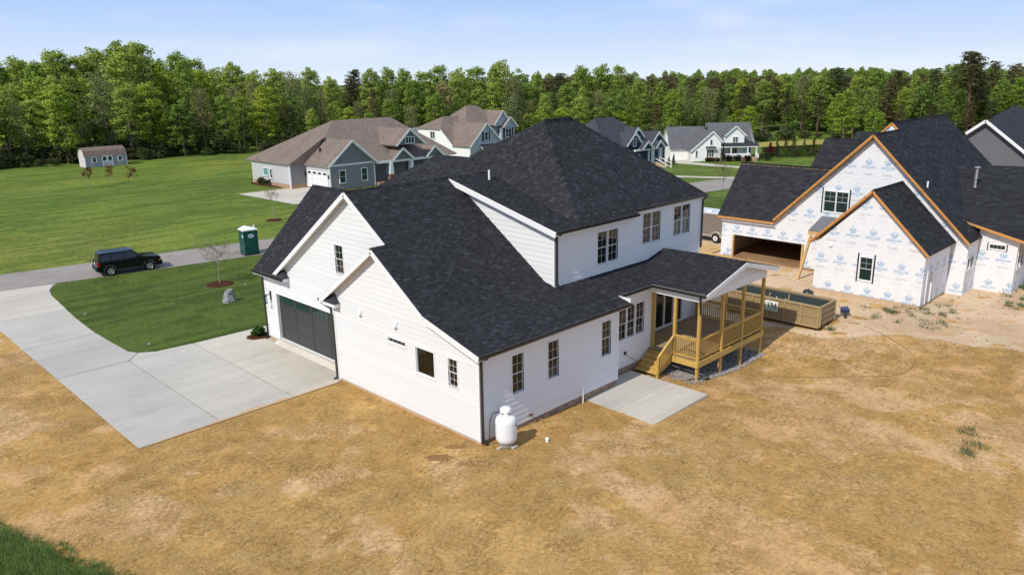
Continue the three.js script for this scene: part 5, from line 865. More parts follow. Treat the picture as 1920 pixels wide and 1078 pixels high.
{ // dumpster
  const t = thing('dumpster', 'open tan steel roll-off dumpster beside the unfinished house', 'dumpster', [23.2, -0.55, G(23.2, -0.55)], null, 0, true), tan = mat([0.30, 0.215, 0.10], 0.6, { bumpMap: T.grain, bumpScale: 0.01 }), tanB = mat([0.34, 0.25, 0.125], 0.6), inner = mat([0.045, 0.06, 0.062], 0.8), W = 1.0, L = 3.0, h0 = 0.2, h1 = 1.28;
  // x: across (towards the camera is -x), z: along
  const w = (name, ...a) => mesh(name, lb(new GB(), ...a), tan, t);
  w('floor', -W, W, h0, h0 + 0.06, -L, L); w('side', -W, -W + 0.04, h0 + 0.06, h1, -L, L); w('side', W - 0.04, W, h0 + 0.06, h1, -L, L); w('end', -W + 0.04, W - 0.04, h0 + 0.06, h1, L - 0.04, L); w('end', -W + 0.04, W - 0.04, h0 + 0.06, h1, -L, -L + 0.04);
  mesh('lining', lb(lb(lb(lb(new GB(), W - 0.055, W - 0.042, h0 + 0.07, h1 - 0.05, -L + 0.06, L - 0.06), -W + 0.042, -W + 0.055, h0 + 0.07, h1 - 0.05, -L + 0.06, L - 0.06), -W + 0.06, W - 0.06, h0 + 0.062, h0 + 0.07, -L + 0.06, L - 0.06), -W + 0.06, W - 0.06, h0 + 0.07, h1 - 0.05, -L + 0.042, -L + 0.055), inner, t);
  for (const s of [-1, 1]) { mesh('top_rail', lb(new GB(), s * W - 0.07, s * W + 0.07, h1, h1 + 0.1, -L - 0.04, L + 0.04), tanB, t); for (let k = 0; k <= 6; k++) { const z = -L + 0.06 + k * (2 * L - 0.12) / 6; mesh('rib', lb(new GB(), s > 0 ? W : -W - 0.07, s > 0 ? W + 0.07 : -W, h0 + 0.06, h1 - 0.002, z - 0.05, z + 0.05), tanB, t); } mesh('side_rail', lb(new GB(), s > 0 ? W : -W - 0.045, s > 0 ? W + 0.045 : -W, 0.72, 0.76, -L + 0.1, L - 0.1), tanB, t); mesh('skid', lb(new GB(), s * 0.5 - 0.08, s * 0.5 + 0.08, 0.06, h0, -L, L), MAT.bronze, t); mesh('bottom_rail', lb(new GB(), s > 0 ? W + 0.0 : -W - 0.06, s > 0 ? W + 0.06 : -W, h0 - 0.06, h0 + 0.055, -L, L), tanB, t); }
  for (const s of [-1, 1]) mesh('top_rail', lb(new GB(), -W + 0.07, W - 0.07, h1 + 0.002, h1 + 0.09, s * L - 0.05, s * L + 0.05), tanB, t);
  for (const y of [0.34, 0.66, 0.98]) mesh('door_rib', lb(new GB(), -W + 0.05, W - 0.05, y, y + 0.09, L + 0.001, L + 0.06), tanB, t); for (const x of [-W, W - 0.12]) mesh('door_post', lb(new GB(), x, x + 0.12, h0, h1 - 0.002, L + 0.002, L + 0.08), tanB, t);
  for (const [x, z] of [[-0.6, L - 0.3], [0.6, L - 0.3], [-0.6, -L + 0.3], [0.6, -L + 0.3]]) mesh('roller', new GB().geo(cylX(0.12, 0.2, 14), at4(x, 0.12, z)), MAT.bronze, t);
  // sign
  const c = document.createElement('canvas'); c.width = 256; c.height = 192; const x = c.getContext('2d'); x.fillStyle = '#e9ece6'; x.fillRect(0, 0, 256, 192); x.font = 'bold 150px serif'; x.textAlign = 'center'; x.fillStyle = '#1d7a45'; x.fillText('T', 72, 140); x.fillStyle = '#3a1720'; x.fillText('M', 170, 140); x.fillStyle = '#7fc08a'; x.fillRect(10, 150, 236, 30);
  const sg = new THREE.BufferGeometry(), z0 = -0.16, z1 = 0.62, y0 = 0.62, y1 = 1.2, X = -W - 0.085; sg.setAttribute('position', new THREE.Float32BufferAttribute([X, y0, z0, X, y0, z1, X, y1, z1, X, y0, z0, X, y1, z1, X, y1, z0], 3)); sg.setAttribute('normal', new THREE.Float32BufferAttribute(Array(6).fill([-1, 0, 0]).flat(), 3)); sg.setAttribute('uv', new THREE.Float32BufferAttribute([0, 0, 1, 0, 1, 1, 0, 0, 1, 1, 0, 1], 2));
  mesh('sign', sg, mat([1, 1, 1], 0.5, { map: canvasTex(c) }), t); mesh('sign_back', lb(new GB(), X + 0.002, X + 0.012, y0, y1, z0, z1), MAT.galv, t);
  for (const [x0, z, l, m] of [[-0.5, 0.1, 1.0, MAT.pvc], [-0.2, 0.5, 0.9, MAT.white], [-0.3, 0.75, 1.2, MAT.lumber], [0.1, -0.6, 1.0, MAT.lumber]]) mesh('scrap', new GB().beam(new THREE.Vector3(x0, 0.35, z), new THREE.Vector3(x0 - 0.15, 0.35 + l, z + 0.2), 0.06, 0.05, new THREE.Vector3(0, 0, 1)), m, t);
}
{ const p = onGround(1583, 592), t = thing('wheelbarrow', 'blue wheelbarrow lying behind the dumpster', 'wheelbarrow', p, null, 0.5, true), blue = mat([0.015, 0.04, 0.11], 0.5); t.scale.setScalar(0.8); mesh('tray', new GB().prism([new THREE.Vector3(-0.3, 0.3, -0.3), new THREE.Vector3(0.3, 0.35, -0.25), new THREE.Vector3(0.3, 0.35, 0.25), new THREE.Vector3(-0.3, 0.3, 0.3)], new THREE.Vector3(-0.05, 0.28, 0)), blue, t); for (const z of [-0.2, 0.2]) { mesh('handle', new GB().tube([new THREE.Vector3(-0.5, 0.2, z * 0.5), new THREE.Vector3(0.2, 0.36, z), new THREE.Vector3(1.0, 0.5, z * 1.5)], 0.025), MAT.bronze, t); mesh('leg', new GB().tube([new THREE.Vector3(0.3, 0.36, z), new THREE.Vector3(0.35, 0, z)], 0.02), MAT.bronze, t); } mesh('wheel', new GB().geo(cylZ(0.2, 0.09, 18), at4(-0.55, 0.2, 0)), MAT.black, t); }
{ const p = onGround(1515, 553), t = thing('trash_bag', 'crumpled black trash bag in front of the wrapped wall', 'trash bag', p, null, 0, true), g = new THREE.IcosahedronGeometry(0.32, 3), P = g.attributes.position; for (let i = 0; i < P.count; i++) { const v = new THREE.Vector3().fromBufferAttribute(P, i), k = 0.8 + 0.35 * vnoise(v.x * 9 + 20, v.y * 9 + v.z * 7 + 20, 7); P.setXYZ(i, v.x * k * 1.2, Math.max(-0.17, v.y * k * 0.6) + 0.17, v.z * k); } g.computeVertexNormals(); mesh('bag', new GB().geo(g), MAT.black, t); mesh('knot', new GB().geo(new THREE.ConeGeometry(0.07, 0.16, 8), at4(0.02, 0.4, 0)), MAT.black, t); }

{ // cargo trailer
  const t = thing('cargo_trailer', 'brown enclosed cargo trailer parked past the corner of the wrapped house', 'trailer', [39.2, 12.6, 0], null, 0, true), sk = mat([0.19, 0.155, 0.13], 0.45), X0 = -1.05, X1 = 1.05, Z0 = -2.6, Z1 = 1.6;
  mesh('body', lb(new GB(), X0, X1, 0.5, 2.35, Z0, Z1), sk, t); mesh('roof', lb(new GB(), X0 - 0.03, X1 + 0.03, 2.352, 2.42, Z0 - 0.03, Z1 + 0.03), mat([0.62, 0.63, 0.65], 0.4), t); mesh('roof_vent', lb(new GB(), -0.5, -0.1, 2.422, 2.5, -0.9, -0.4), MAT.white, t); mesh('trim', lb(new GB(), X0 - 0.02, X0, 0.48, 0.58, Z0, Z1), mat([0.45, 0.4, 0.33], 0.4), t);
  for (const z of [0.45]) { mesh('wheel', new GB().geo(cylX(0.36, 0.22, 24), at4(X0 - 0.02, 0.36, z)), MAT.black, t); mesh('rim', new GB().geo(cylX(0.2, 0.23, 20), at4(X0 - 0.03, 0.36, z)), MAT.white, t); mesh('hub', new GB().geo(cylX(0.07, 0.25, 12), at4(X0 - 0.035, 0.36, z)), MAT.bronze, t); mesh('fender', new GB().geo(new THREE.TorusGeometry(0.45, 0.07, 8, 20, Math.PI).rotateY(Math.PI / 2), at4(X0 - 0.03, 0.42, z)), mat([0.40, 0.36, 0.3], 0.4), t); }
  mesh('wheel', new GB().geo(cylX(0.36, 0.22, 24), at4(X1 + 0.02, 0.36, 0.45)), MAT.black, t); mesh('tongue', lb(new GB(), -0.1, 0.1, 0.45, 0.55, Z0 - 1.2, Z0), MAT.bronze, t); mesh('axle', lb(new GB(), X0, X1, 0.3, 0.4, 0.4, 0.5), MAT.bronze, t); mesh('stand', lb(new GB(), -0.05, 0.05, 0, 0.5, Z0 - 1.0, Z0 - 0.9), MAT.bronze, t);
}
{ // stacked lumber and white board between the houses
  const gr = 'loose boards stacked between the houses';
  [[33.2, 10.4, 5.0, 0.3, 0.28, 0.06, MAT.lumber, 'pale lumber board lying at the top of the stack between houses'], [32.5, 9.7, 4.6, 0.32, 0.2, 0.02, MAT.lumber, 'lower pale lumber board on the ground between houses'], [31.4, 9.2, 5.4, 0.5, 0.12, -0.02, MAT.white, 'long white trim board lying beside the lumber']].forEach(([b, a, l, w, y, tn, m, label]) => { const o = mesh('lumber_board', new GB(), m); OFF = [0, 0, 0]; o.geometry = new GB().geo(new THREE.BoxGeometry(w, 0.1, l)).build(); o.position.set(b, G(b, a) + y + 0.02, -a); o.rotation.y = tn; tag(o, label, 'board', gr); delete o.userData.group; });
  const o = mesh('subfloor_panel', new GB().geo(new THREE.BoxGeometry(3.4, 0.04, 4.2)), MAT.lumber); o.position.set(35.4, 0.03, -12.4); tag(o, 'pale plywood sheets laid on the ground beside the cargo trailer', 'plywood');
}
{ // portable toilet
  const p = [10.05, 38.35, G(10.05, 38.35)], t = thing('portable_toilet', 'green portable toilet with white roof standing beside the street', 'portable toilet', p, null, -0.12, true), gn = mat([0.004, 0.075, 0.055], 0.45), W = 0.56;
  mesh('base', lb(new GB(), -W - 0.03, W + 0.03, 0, 0.12, -W - 0.03, W + 0.03), MAT.black, t); mesh('cabin', lb(new GB(), -W, W, 0.12, 2.02, -W, W), gn, t);
  for (const s of [-1, 1]) { for (const y of [[0.2, 0.9], [0.98, 1.95]]) mesh('panel', lb(new GB(), -W - 0.02, -W - 0.001, y[0], y[1], s > 0 ? 0.05 : -W + 0.05, s > 0 ? W - 0.05 : -0.05), gn, t); mesh('corner_post', lb(new GB(), -W - 0.03, -W + 0.05, 0.12, 2.02, s * (W - 0.01) - 0.04, s * (W - 0.01) + 0.04), gn, t); }
  mesh('door', lb(new GB(), -W + 0.1, W - 0.1, 0.16, 1.95, W + 0.001, W + 0.03), gn, t); mesh('door_handle', lb(new GB(), 0.3, 0.36, 0.95, 1.15, W + 0.032, W + 0.06), MAT.black, t); for (const y of [0.35, 0.6]) mesh('louvre', lb(new GB(), -0.35, 0.35, y, y + 0.05, W + 0.032, W + 0.045), gn, t);
  const r = new GB(), e = W + 0.05; r.prism([new THREE.Vector3(-e, 2.02, -e), new THREE.Vector3(e, 2.02, -e), new THREE.Vector3(e, 2.02, e), new THREE.Vector3(-e, 2.02, e)], new THREE.Vector3(0, 0.08, 0)); const ap = new THREE.Vector3(-0.25, 2.38, -0.1), q = [[-e, -e], [e, -e], [e, e], [-e, e]].map(([x, z]) => new THREE.Vector3(x * 0.97, 2.1, z * 0.97)); for (let i = 0; i < 4; i++) r.poly([q[i], q[(i + 1) % 4], ap], UP); mesh('roof', r, mat([0.75, 0.75, 0.74], 0.5), t);
  mesh('vent_pipe', new GB().geo(new THREE.CylinderGeometry(0.06, 0.06, 0.4, 12), at4(0.42, 2.2, 0.3)), mat([0.75, 0.75, 0.74], 0.5), t);
  const oval = (dir) => { const c = document.createElement('canvas'); c.width = 128; c.height = 96; const x = c.getContext('2d'); x.fillStyle = '#06483a'; x.fillRect(0, 0, 128, 96); x.fillStyle = '#c9d4dc'; x.beginPath(); x.ellipse(64, 48, 58, 42, 0, 0, 7); x.fill(); x.fillStyle = '#54708c'; for (let i = 0; i < 5; i++) x.fillRect(22 + i * 17, 36, 12, 26 * (0.6 + 0.4 * hash(i, 2, 3))); return mat([1, 1, 1], 0.5, { map: canvasTex(c) }); };
  mesh('door_badge', new GB().geo(new THREE.CircleGeometry(0.22, 24).scale(1.25, 0.85, 1), at4(0, 1.6, W + 0.034)), oval(), t); mesh('side_badge', new GB().geo(new THREE.CircleGeometry(0.17, 24).rotateY(-Math.PI / 2), at4(-W - 0.024, 1.58, 0.28)), oval(), t);
}
{ // stone block on the lawn
  const p = onGround(430, 566), t = thing('boulder', 'pale grey upright boulder standing on the front lawn', 'boulder', p, null, 0, true), g = new THREE.CylinderGeometry(0.27, 0.46, 0.98, 11, 9), P = g.attributes.position;
  for (let i = 0; i < P.count; i++) { const v = new THREE.Vector3().fromBufferAttribute(P, i), ang = Math.atan2(v.z, v.x), k = 0.72 + 0.55 * vnoise(ang * 1.6 + 9, v.y * 1.2 + 5, 3) ; P.setXYZ(i, v.x * k * 1.05 + 0.06 * v.y + 0.07 * (hash(i % 12, Math.round(v.y * 9), 5) - 0.5), v.y + 0.45 + (v.y > 0.4 ? 0.2 * v.x - 0.14 * v.z : 0), v.z * k * 0.9 + 0.07 * (hash(i % 12, Math.round(v.y * 9), 8) - 0.5)); } const gf = g.toNonIndexed(); gf.computeVertexNormals();
  t.scale.setScalar(0.82);
  const m = mesh('stone', new GB().geo(gf), mat([0.30, 0.295, 0.285], 0.9, { bumpMap: T.grain, bumpScale: 0.06 }), t);
  mesh('broken_face', new GB().prism([new THREE.Vector3(-0.1, 0.1, 0.44), new THREE.Vector3(0.2, 0.05, 0.42), new THREE.Vector3(0.14, 0.6, 0.32), new THREE.Vector3(-0.04, 0.5, 0.34)], new THREE.Vector3(0, 0.02, 0.03)), mat([0.36, 0.35, 0.34], 0.9), t);
}

{ // the dark SUV
  const p = [1.15, 40.05, G(1.15, 40.05) + 0.02], t = thing('parked_suv', 'black boxy SUV parked at the edge of the street', 'car', p, null, -0.14, true);
  const paintM = new THREE.MeshPhysicalMaterial({ roughness: 0.6, specularIntensity: 0.1, clearcoat: 0.7, clearcoatRoughness: 0.04 }); paintM.color.setRGB(0.003, 0.0035, 0.005);
  const trim = mat([0.02, 0.02, 0.021], 0.6), sh = new THREE.Shape(), arc = (cx) => { for (let i = 0; i <= 10; i++) { const a = i / 10 * Math.PI; sh.lineTo(cx + 0.42 * Math.cos(a), 0.34 + 0.42 * Math.sin(a)); } };
  sh.moveTo(-2.08, 0.36); sh.lineTo(-2.2, 0.5); sh.lineTo(-2.19, 0.72); sh.lineTo(-2.12, 0.8); sh.lineTo(-2.1, 1.06); sh.lineTo(0.98, 1.08); sh.lineTo(1.95, 0.99); sh.lineTo(2.12, 0.9); sh.lineTo(2.15, 0.62); sh.lineTo(2.2, 0.55); sh.lineTo(2.17, 0.36); sh.lineTo(1.78, 0.34); arc(1.34); sh.lineTo(0.9, 0.32); sh.lineTo(-0.9, 0.32); arc(-1.32);
  const eg = new THREE.ExtrudeGeometry(sh, { depth: 1.64, bevelEnabled: true, bevelThickness: 0.05, bevelSize: 0.035, bevelSegments: 3, curveSegments: 6 }); eg.translate(0, 0, -0.82);
  mesh('body', new GB().geo(eg), paintM, t);
  const bx = [[-2.06, 1.1], [1.0, 1.1], [0.32, 1.62], [-1.9, 1.62]], hw = [0.83, 0.66], cab = new GB(), pt = (i, s, k = 1) => new THREE.Vector3(bx[i][0], bx[i][1], s * (i < 2 ? hw[0] : hw[1]) * k);
  cab.poly([pt(0, 1), pt(1, 1), pt(2, 1), pt(3, 1)], new THREE.Vector3(0, 0, 1)).poly([pt(0, -1), pt(1, -1), pt(2, -1), pt(3, -1)], new THREE.Vector3(0, 0, -1)).poly([pt(0, 1), pt(3, 1), pt(3, -1), pt(0, -1)], new THREE.Vector3(-1, 0, 0)).poly([pt(1, 1), pt(2, 1), pt(2, -1), pt(1, -1)], new THREE.Vector3(1, 0, 0)); mesh('cabin', cab, paintM, t);
  const rf = new THREE.ExtrudeGeometry(new THREE.Shape([[-1.93, -0.66], [0.34, -0.64], [0.34, 0.64], [-1.93, 0.66]].map((q) => new THREE.Vector2(...q))), { depth: 0.03, bevelEnabled: true, bevelThickness: 0.03, bevelSize: 0.03, bevelSegments: 3 }); rf.rotateX(-Math.PI / 2).translate(0, 1.62, 0); mesh('roof', new GB().geo(rf), paintM, t);
  const gl = mat([0.012, 0.016, 0.02], 0.05);
  for (const s of [-1, 1]) {
    const side = (x0, x1, xt0, xt1) => { const g = new GB(), yb = 1.14, yt = 1.57, w = (y) => lerp(hw[0], hw[1], (y - 1.1) / 0.52) + 0.008; g.poly([new THREE.Vector3(x0, yb, s * w(yb)), new THREE.Vector3(x1, yb, s * w(yb)), new THREE.Vector3(xt1, yt, s * w(yt)), new THREE.Vector3(xt0, yt, s * w(yt))], new THREE.Vector3(0, 0, s)); mesh('side_window', g, gl, t); };
    side(-1.92, -1.2, -1.8, -1.2); side(-1.12, -0.3, -1.12, -0.3); side(-0.22, 0.78, -0.22, 0.28);
    mesh('roof_rail', new GB().tube([new THREE.Vector3(-1.75, 1.68, s * 0.6), new THREE.Vector3(-1.7, 1.73, s * 0.6), new THREE.Vector3(0.1, 1.73, s * 0.59), new THREE.Vector3(0.18, 1.67, s * 0.59)], 0.02), trim, t);
    mesh('mirror', new GB().geo(new THREE.BoxGeometry(0.12, 0.16, 0.2), at4(0.62, 1.2, s * 0.96)), paintM, t); mesh('tail_light', lb(new GB(), -2.17, -2.0, 0.78, 1.08, s > 0 ? 0.74 : -0.885, s > 0 ? 0.885 : -0.74), mat([0.42, 0.01, 0.012], 0.2), t); mesh('headlight', lb(new GB(), 2.02, 2.17, 0.74, 0.92, s > 0 ? 0.55 : -0.82, s > 0 ? 0.82 : -0.55), mat([0.6, 0.58, 0.52], 0.1), t); mesh('turn_signal', lb(new GB(), 2.0, 2.14, 0.66, 0.73, s > 0 ? 0.7 : -0.885, s > 0 ? 0.885 : -0.7), mat([0.55, 0.16, 0.02], 0.3), t);
    mesh('sill', lb(new GB(), -0.88, 0.88, 0.3, 0.42, s > 0 ? 0.86 : -0.9, s > 0 ? 0.9 : -0.86), trim, t); mesh('door_line', lb(lb(new GB(), -0.27, -0.262, 0.45, 1.08, s > 0 ? 0.871 : -0.874, s > 0 ? 0.874 : -0.871), -1.16, -1.152, 0.75, 1.08, s > 0 ? 0.871 : -0.874, s > 0 ? 0.874 : -0.871), MAT.black, t); for (const x of [-0.5, 0.0]) mesh('door_handle', lb(new GB(), x - 0.6 + 0.45, x - 0.43 + 0.45, 0.97, 1.0, s > 0 ? 0.87 : -0.9, s > 0 ? 0.9 : -0.87), trim, t);
    for (const x of [-1.32, 1.34]) {
      const w = new THREE.Group(); w.name = 'wheel'; w.position.set(x, 0.34, s * 0.77); t.add(w); const ty = new THREE.LatheGeometry([[0.2, -0.1], [0.3, -0.11], [0.335, -0.09], [0.345, 0], [0.335, 0.09], [0.3, 0.11], [0.2, 0.1]].map((q) => new THREE.Vector2(...q)), 28).rotateX(Math.PI / 2); mesh('tyre', new GB().geo(ty), mat([0.02, 0.02, 0.02], 0.85), w);
      const rim = new GB().geo(new THREE.TorusGeometry(0.2, 0.022, 8, 28), at4(0, 0, s * 0.085)); for (let k = 0; k < 5; k++) { const a = k / 5 * 6.283; rim.beam(new THREE.Vector3(0, 0, s * 0.08), new THREE.Vector3(Math.cos(a) * 0.2, Math.sin(a) * 0.2, s * 0.085), 0.07, 0.03, new THREE.Vector3(0, 0, 1)); } rim.geo(cylZ(0.05, 0.05, 14), at4(0, 0, s * 0.08)); mesh('rim', rim, mat([0.6, 0.6, 0.61], 0.25, { metalness: 0.6 }), w); mesh('brake_disc', new GB().geo(cylZ(0.17, 0.02, 20)), MAT.bronze, w);
      mesh('wheel_arch', new GB().geo(new THREE.TorusGeometry(0.435, 0.03, 8, 20, Math.PI), at4(x, 0.34, s * 0.865)), trim, t);
    }
  }
  const ws = new GB(); ws.poly([new THREE.Vector3(1.0, 1.12, 0.76), new THREE.Vector3(0.37, 1.59, 0.6), new THREE.Vector3(0.37, 1.59, -0.6), new THREE.Vector3(1.0, 1.12, -0.76)].map((v) => v.add(new THREE.Vector3(0.012, 0.006, 0))), new THREE.Vector3(1, 1, 0)); mesh('windscreen', ws, gl, t); mesh('rear_window', new GB().poly([new THREE.Vector3(-2.06, 1.16, 0.72), new THREE.Vector3(-1.93, 1.55, 0.6), new THREE.Vector3(-1.93, 1.55, -0.6), new THREE.Vector3(-2.06, 1.16, -0.72)], new THREE.Vector3(-1, 0, 0)), gl, t);
  mesh('rear_bumper', lb(new GB(), -2.27, -2.12, 0.42, 0.66, -0.84, 0.84), trim, t); mesh('front_bumper', lb(new GB(), 2.12, 2.27, 0.38, 0.62, -0.84, 0.84), trim, t); mesh('licence_plate', lb(new GB(), -2.2, -2.18, 0.82, 0.97, -0.16, 0.16), MAT.white, t); mesh('grille', lb(new GB(), 2.14, 2.19, 0.68, 0.9, -0.5, 0.5), trim, t);
}
{ // barn-roofed shed
  const t = thing('garden_shed', 'small grey barn-roofed shed with white double doors at the edge of the woods', 'shed', [25.9, 121.2, G(25.9, 121.2)]), B0 = 22.6, B1 = 29.1, A0 = 119.6, A1 = 122.7, y = G(25.9, 121.2), m = mat([0.33, 0.33, 0.345], 0.8), K = farKit(t, m, mat([0.95, 0.9, 0.9], 0.9, { map: T.roofBrown }), mat([0.55, 0.5, 0.5], 0.7));
  K.wall(planeA(A0, -1), rectP(B0, B1, y, y + 1.85)); const gab = [[A0, y], [A1, y], [A1, y + 1.85], [A1 - 0.35, y + 2.6], [(A0 + A1) / 2, y + 3.1], [A0 + 0.35, y + 2.6], [A0, y + 1.85]], lt = mat([0.60, 0.55, 0.54], 0.8); K.wall(planeB(B0, -1), gab, lt); K.wall(planeB(B1, 1), gab, lt); K.wall(planeA(A1, 1), rectP(B0, B1, y, y + 1.85));
  const e = 0.12; for (const s of [-1, 1]) { const ea = s < 0 ? A0 - 0.1 : A1 + 0.1, ka = s < 0 ? A0 + 0.32 : A1 - 0.32, mid = (A0 + A1) / 2; K.roof([V(B0 - e, ea, y + 1.75), V(B1 + e, ea, y + 1.75), V(B1 + e, ka, y + 2.66), V(B0 - e, ka, y + 2.66)]); K.roof([V(B0 - e, ka, y + 2.66), V(B1 + e, ka, y + 2.66), V(B1 + e, mid, y + 3.2), V(B0 - e, mid, y + 3.2)]); }
  const F = planeA(A0, -1); K.win(F, 23.6, 24.4, y + 0.75, y + 1.65, { cols: 2, rows: 1 }); K.win(F, 27.7, 28.45, y + 0.75, y + 1.65, { cols: 2, rows: 1 }); for (const b of [B0 - 0.05, B1 - 0.08]) K.box('corner_board', MAT.white, b, b + 0.13, A0 - 0.06, A0 - 0.03, y, y + 1.8);
  for (const k of [0, 1]) { const d = new THREE.Group(); d.name = 'door'; t.add(d); const b0 = 25.2 + k * 0.86, b1 = b0 + 0.83, Y = (u, h) => V(u, A0 - 0.06, y + h), pl = (name, g, mm) => mesh(name, g, mm, d); pl('leaf', new GB().box(b0, b1, A0 - 0.055, A0 - 0.03, y + 0.05, y + 1.75), m); const fr = new GB(); fr.box(b0, b1, A0 - 0.09, A0 - 0.057, y + 0.05, y + 0.16).box(b0, b1, A0 - 0.09, A0 - 0.057, y + 0.86, y + 0.95).box(b0, b1, A0 - 0.09, A0 - 0.057, y + 1.62, y + 1.75).box(b0, b0 + 0.11, A0 - 0.089, A0 - 0.057, y + 0.05, y + 1.75).box(b1 - 0.11, b1, A0 - 0.089, A0 - 0.057, y + 0.05, y + 1.75); fr.beam(V(b0 + 0.1, A0 - 0.07, y + 0.16), V(b1 - 0.1, A0 - 0.07, y + 0.86), 0.03, 0.08).beam(V(b0 + 0.1, A0 - 0.072, y + 0.86), V(b1 - 0.1, A0 - 0.072, y + 0.16), 0.03, 0.08); pl('door_frame', fr, MAT.white); pl('pane', new GB().geo(new THREE.CircleGeometry(0.28, 16, 0, Math.PI), at4(...V((b0 + b1) / 2, A0 - 0.06, y + 1.3).toArray())).box(b0 + 0.14, b1 - 0.14, A0 - 0.062, A0 - 0.056, y + 0.97, y + 1.3), MAT.darkGlass); }
}

// ---------------------------------------------------------------- trees
OFF = [0, 0, 0];
const leafMat = (c) => { const m = new THREE.MeshPhysicalMaterial({ roughness: 0.9, vertexColors: true, side: THREE.DoubleSide, transmission: 0.5, thickness: 0, specularIntensity: 0.05 }); m.color.setRGB(c[0] * 1.1, c[1] * 1.1, c[2] * 1.1); return m; };
const barkMat = mat([0.16, 0.13, 0.10], 0.95), barkPale = mat([0.30, 0.26, 0.21], 0.95), barkPine = mat([0.13, 0.085, 0.06], 0.95);
class Leaves {
  constructor() { this.p = []; this.n = []; this.c = []; }
  leaf(x, y, z, s, r, c, up = 0.35, out = null) {          // one small leaf spray: two triangles folded along the middle
    const a = r() * 6.283, e = Math.acos(2 * r() - 1), n = new THREE.Vector3(Math.sin(e) * Math.cos(a), Math.cos(e) + up, Math.sin(e) * Math.sin(a)).normalize(), t = new THREE.Vector3(r() - 0.5, r() - 0.5, r() - 0.5).cross(n).normalize(), b = new THREE.Vector3().crossVectors(n, t), o = new THREE.Vector3(x, y, z);
    const A = o.clone().addScaledVector(t, -s), B = o.clone().addScaledVector(b, -s * 0.6).addScaledVector(n, s * 0.15), C = o.clone().addScaledVector(t, s), D = o.clone().addScaledVector(b, s * 0.6).addScaledVector(n, s * 0.15);
    const sn = out ? n.clone().multiplyScalar(0.45).addScaledVector(out, 0.9).normalize() : n; for (const q of [A, B, C, A, C, D]) { this.p.push(q.x, q.y, q.z); this.n.push(sn.x, sn.y, sn.z); this.c.push(...c); }
  }
  clump(x, y, z, rx, ry, n, s, r, col, vary = 0.25, up = 0.35) {
    const k0 = 1 + (r() - 0.5) * vary;
    for (let i = 0; i < n; i++) { const a = r() * 6.283, e = Math.acos(2 * r() - 1), d = Math.pow(r(), 0.45), k = k0 * (0.82 + 0.36 * r()); this.leaf(x + rx * d * Math.sin(e) * Math.cos(a), y + ry * d * Math.cos(e), z + rx * d * Math.sin(e) * Math.sin(a), s * (0.65 + 0.7 * r()), r, [col[0] * k, col[1] * k, col[2] * k], up, new THREE.Vector3(Math.sin(e) * Math.cos(a) * 0.8 + x * 0.22, Math.cos(e) * 0.8 + 0.35, Math.sin(e) * Math.sin(a) * 0.8 + z * 0.22).normalize()); }
  }
  build() { const g = new THREE.BufferGeometry(); g.setAttribute('position', new THREE.Float32BufferAttribute(this.p, 3)); g.setAttribute('normal', new THREE.Float32BufferAttribute(this.n, 3)); g.setAttribute('color', new THREE.Float32BufferAttribute(this.c, 3)); return g; }
}
const limb = (g, r, p, d, len, rad, levels, seg = 5) => {   // a crooked branch that forks
  const pts = [p.clone()]; let q = p.clone(), dir = d.clone();
  for (let i = 0; i < 3; i++) { dir.add(new THREE.Vector3((r() - 0.5) * 0.5, (r() - 0.2) * 0.3, (r() - 0.5) * 0.5)).normalize(); q = q.clone().addScaledVector(dir, len / 3); pts.push(q); }
  g.tube(pts, rad, seg, null, rad * 0.45);
  if (levels > 0) for (let k = 0; k < 3; k++) limb(g, r, pts[1 + (k % 3)], dir.clone().add(new THREE.Vector3((r() - 0.5) * 1.8, r() * 0.7, (r() - 0.5) * 1.8)).normalize(), len * (0.45 + 0.25 * r()), rad * 0.45, levels - 1, 4);
};
// kinds of tall trees, 20 m high at scale 1
function broadleaf(seed, { low = 0.34, rad = 3.4, clumps = 74, per = 56, col = [0.36, 0.44, 0.10], size = 0.22, lobes = 5, limbs = 7, top = 0.98, cr = 1.0 }) {
  const r = rng(seed), L = new Leaves(), g = new GB(), H = 20, bend = (r() - 0.5) * 1.2, at = (y) => new THREE.Vector3(bend * Math.sin(y / H * 2), y, bend * 0.6 * Math.sin(y / H * 3));
  g.tube([at(-0.4), at(4), at(8), at(12), at(16), at(19)], 0.3, 7, null, 0.05);
  const lob = []; for (let i = 0; i < lobes; i++) lob.push([r() * 6.283, lerp(low + 0.1, 0.95, (i + r()) / lobes), 0.5 + 0.6 * r()]);
  for (let i = 0; i < clumps; i++) {
    const t = i / clumps, h = lerp(low, top, Math.pow(t, 0.85) * 0.96 + 0.04 * r()), s = (h - low) / (top - low), env = rad * Math.pow(Math.sin(Math.PI * clamp(0.14 + s * 0.82, 0, 1)), 0.7), a = i * 2.4 + r(), lb2 = lob[i % lobes], m = env * (0.55 + 0.5 * r()) * (0.75 + 0.4 * Math.max(0, Math.cos(a - lb2[0])) * lb2[2]), c = at(h * H);
    const x = c.x + Math.cos(a) * m, z = c.z + Math.sin(a) * m;
    L.clump(x, h * H + (r() - 0.5) * 1.2, z, cr * (0.8 + 0.5 * r()), cr * (0.55 + 0.4 * r()), Math.round(per * (0.7 + 0.6 * r())), size, r, col);
    if (i % Math.ceil(clumps / limbs) === 0) g.tube([at(h * H - 2.6), new THREE.Vector3(lerp(c.x, x, 0.5), h * H - 1.1, lerp(c.z, z, 0.5)), new THREE.Vector3(x, h * H, z)], 0.1, 5, null, 0.03);
  }
  return { crown: L.build(), trunk: g.build() };
}
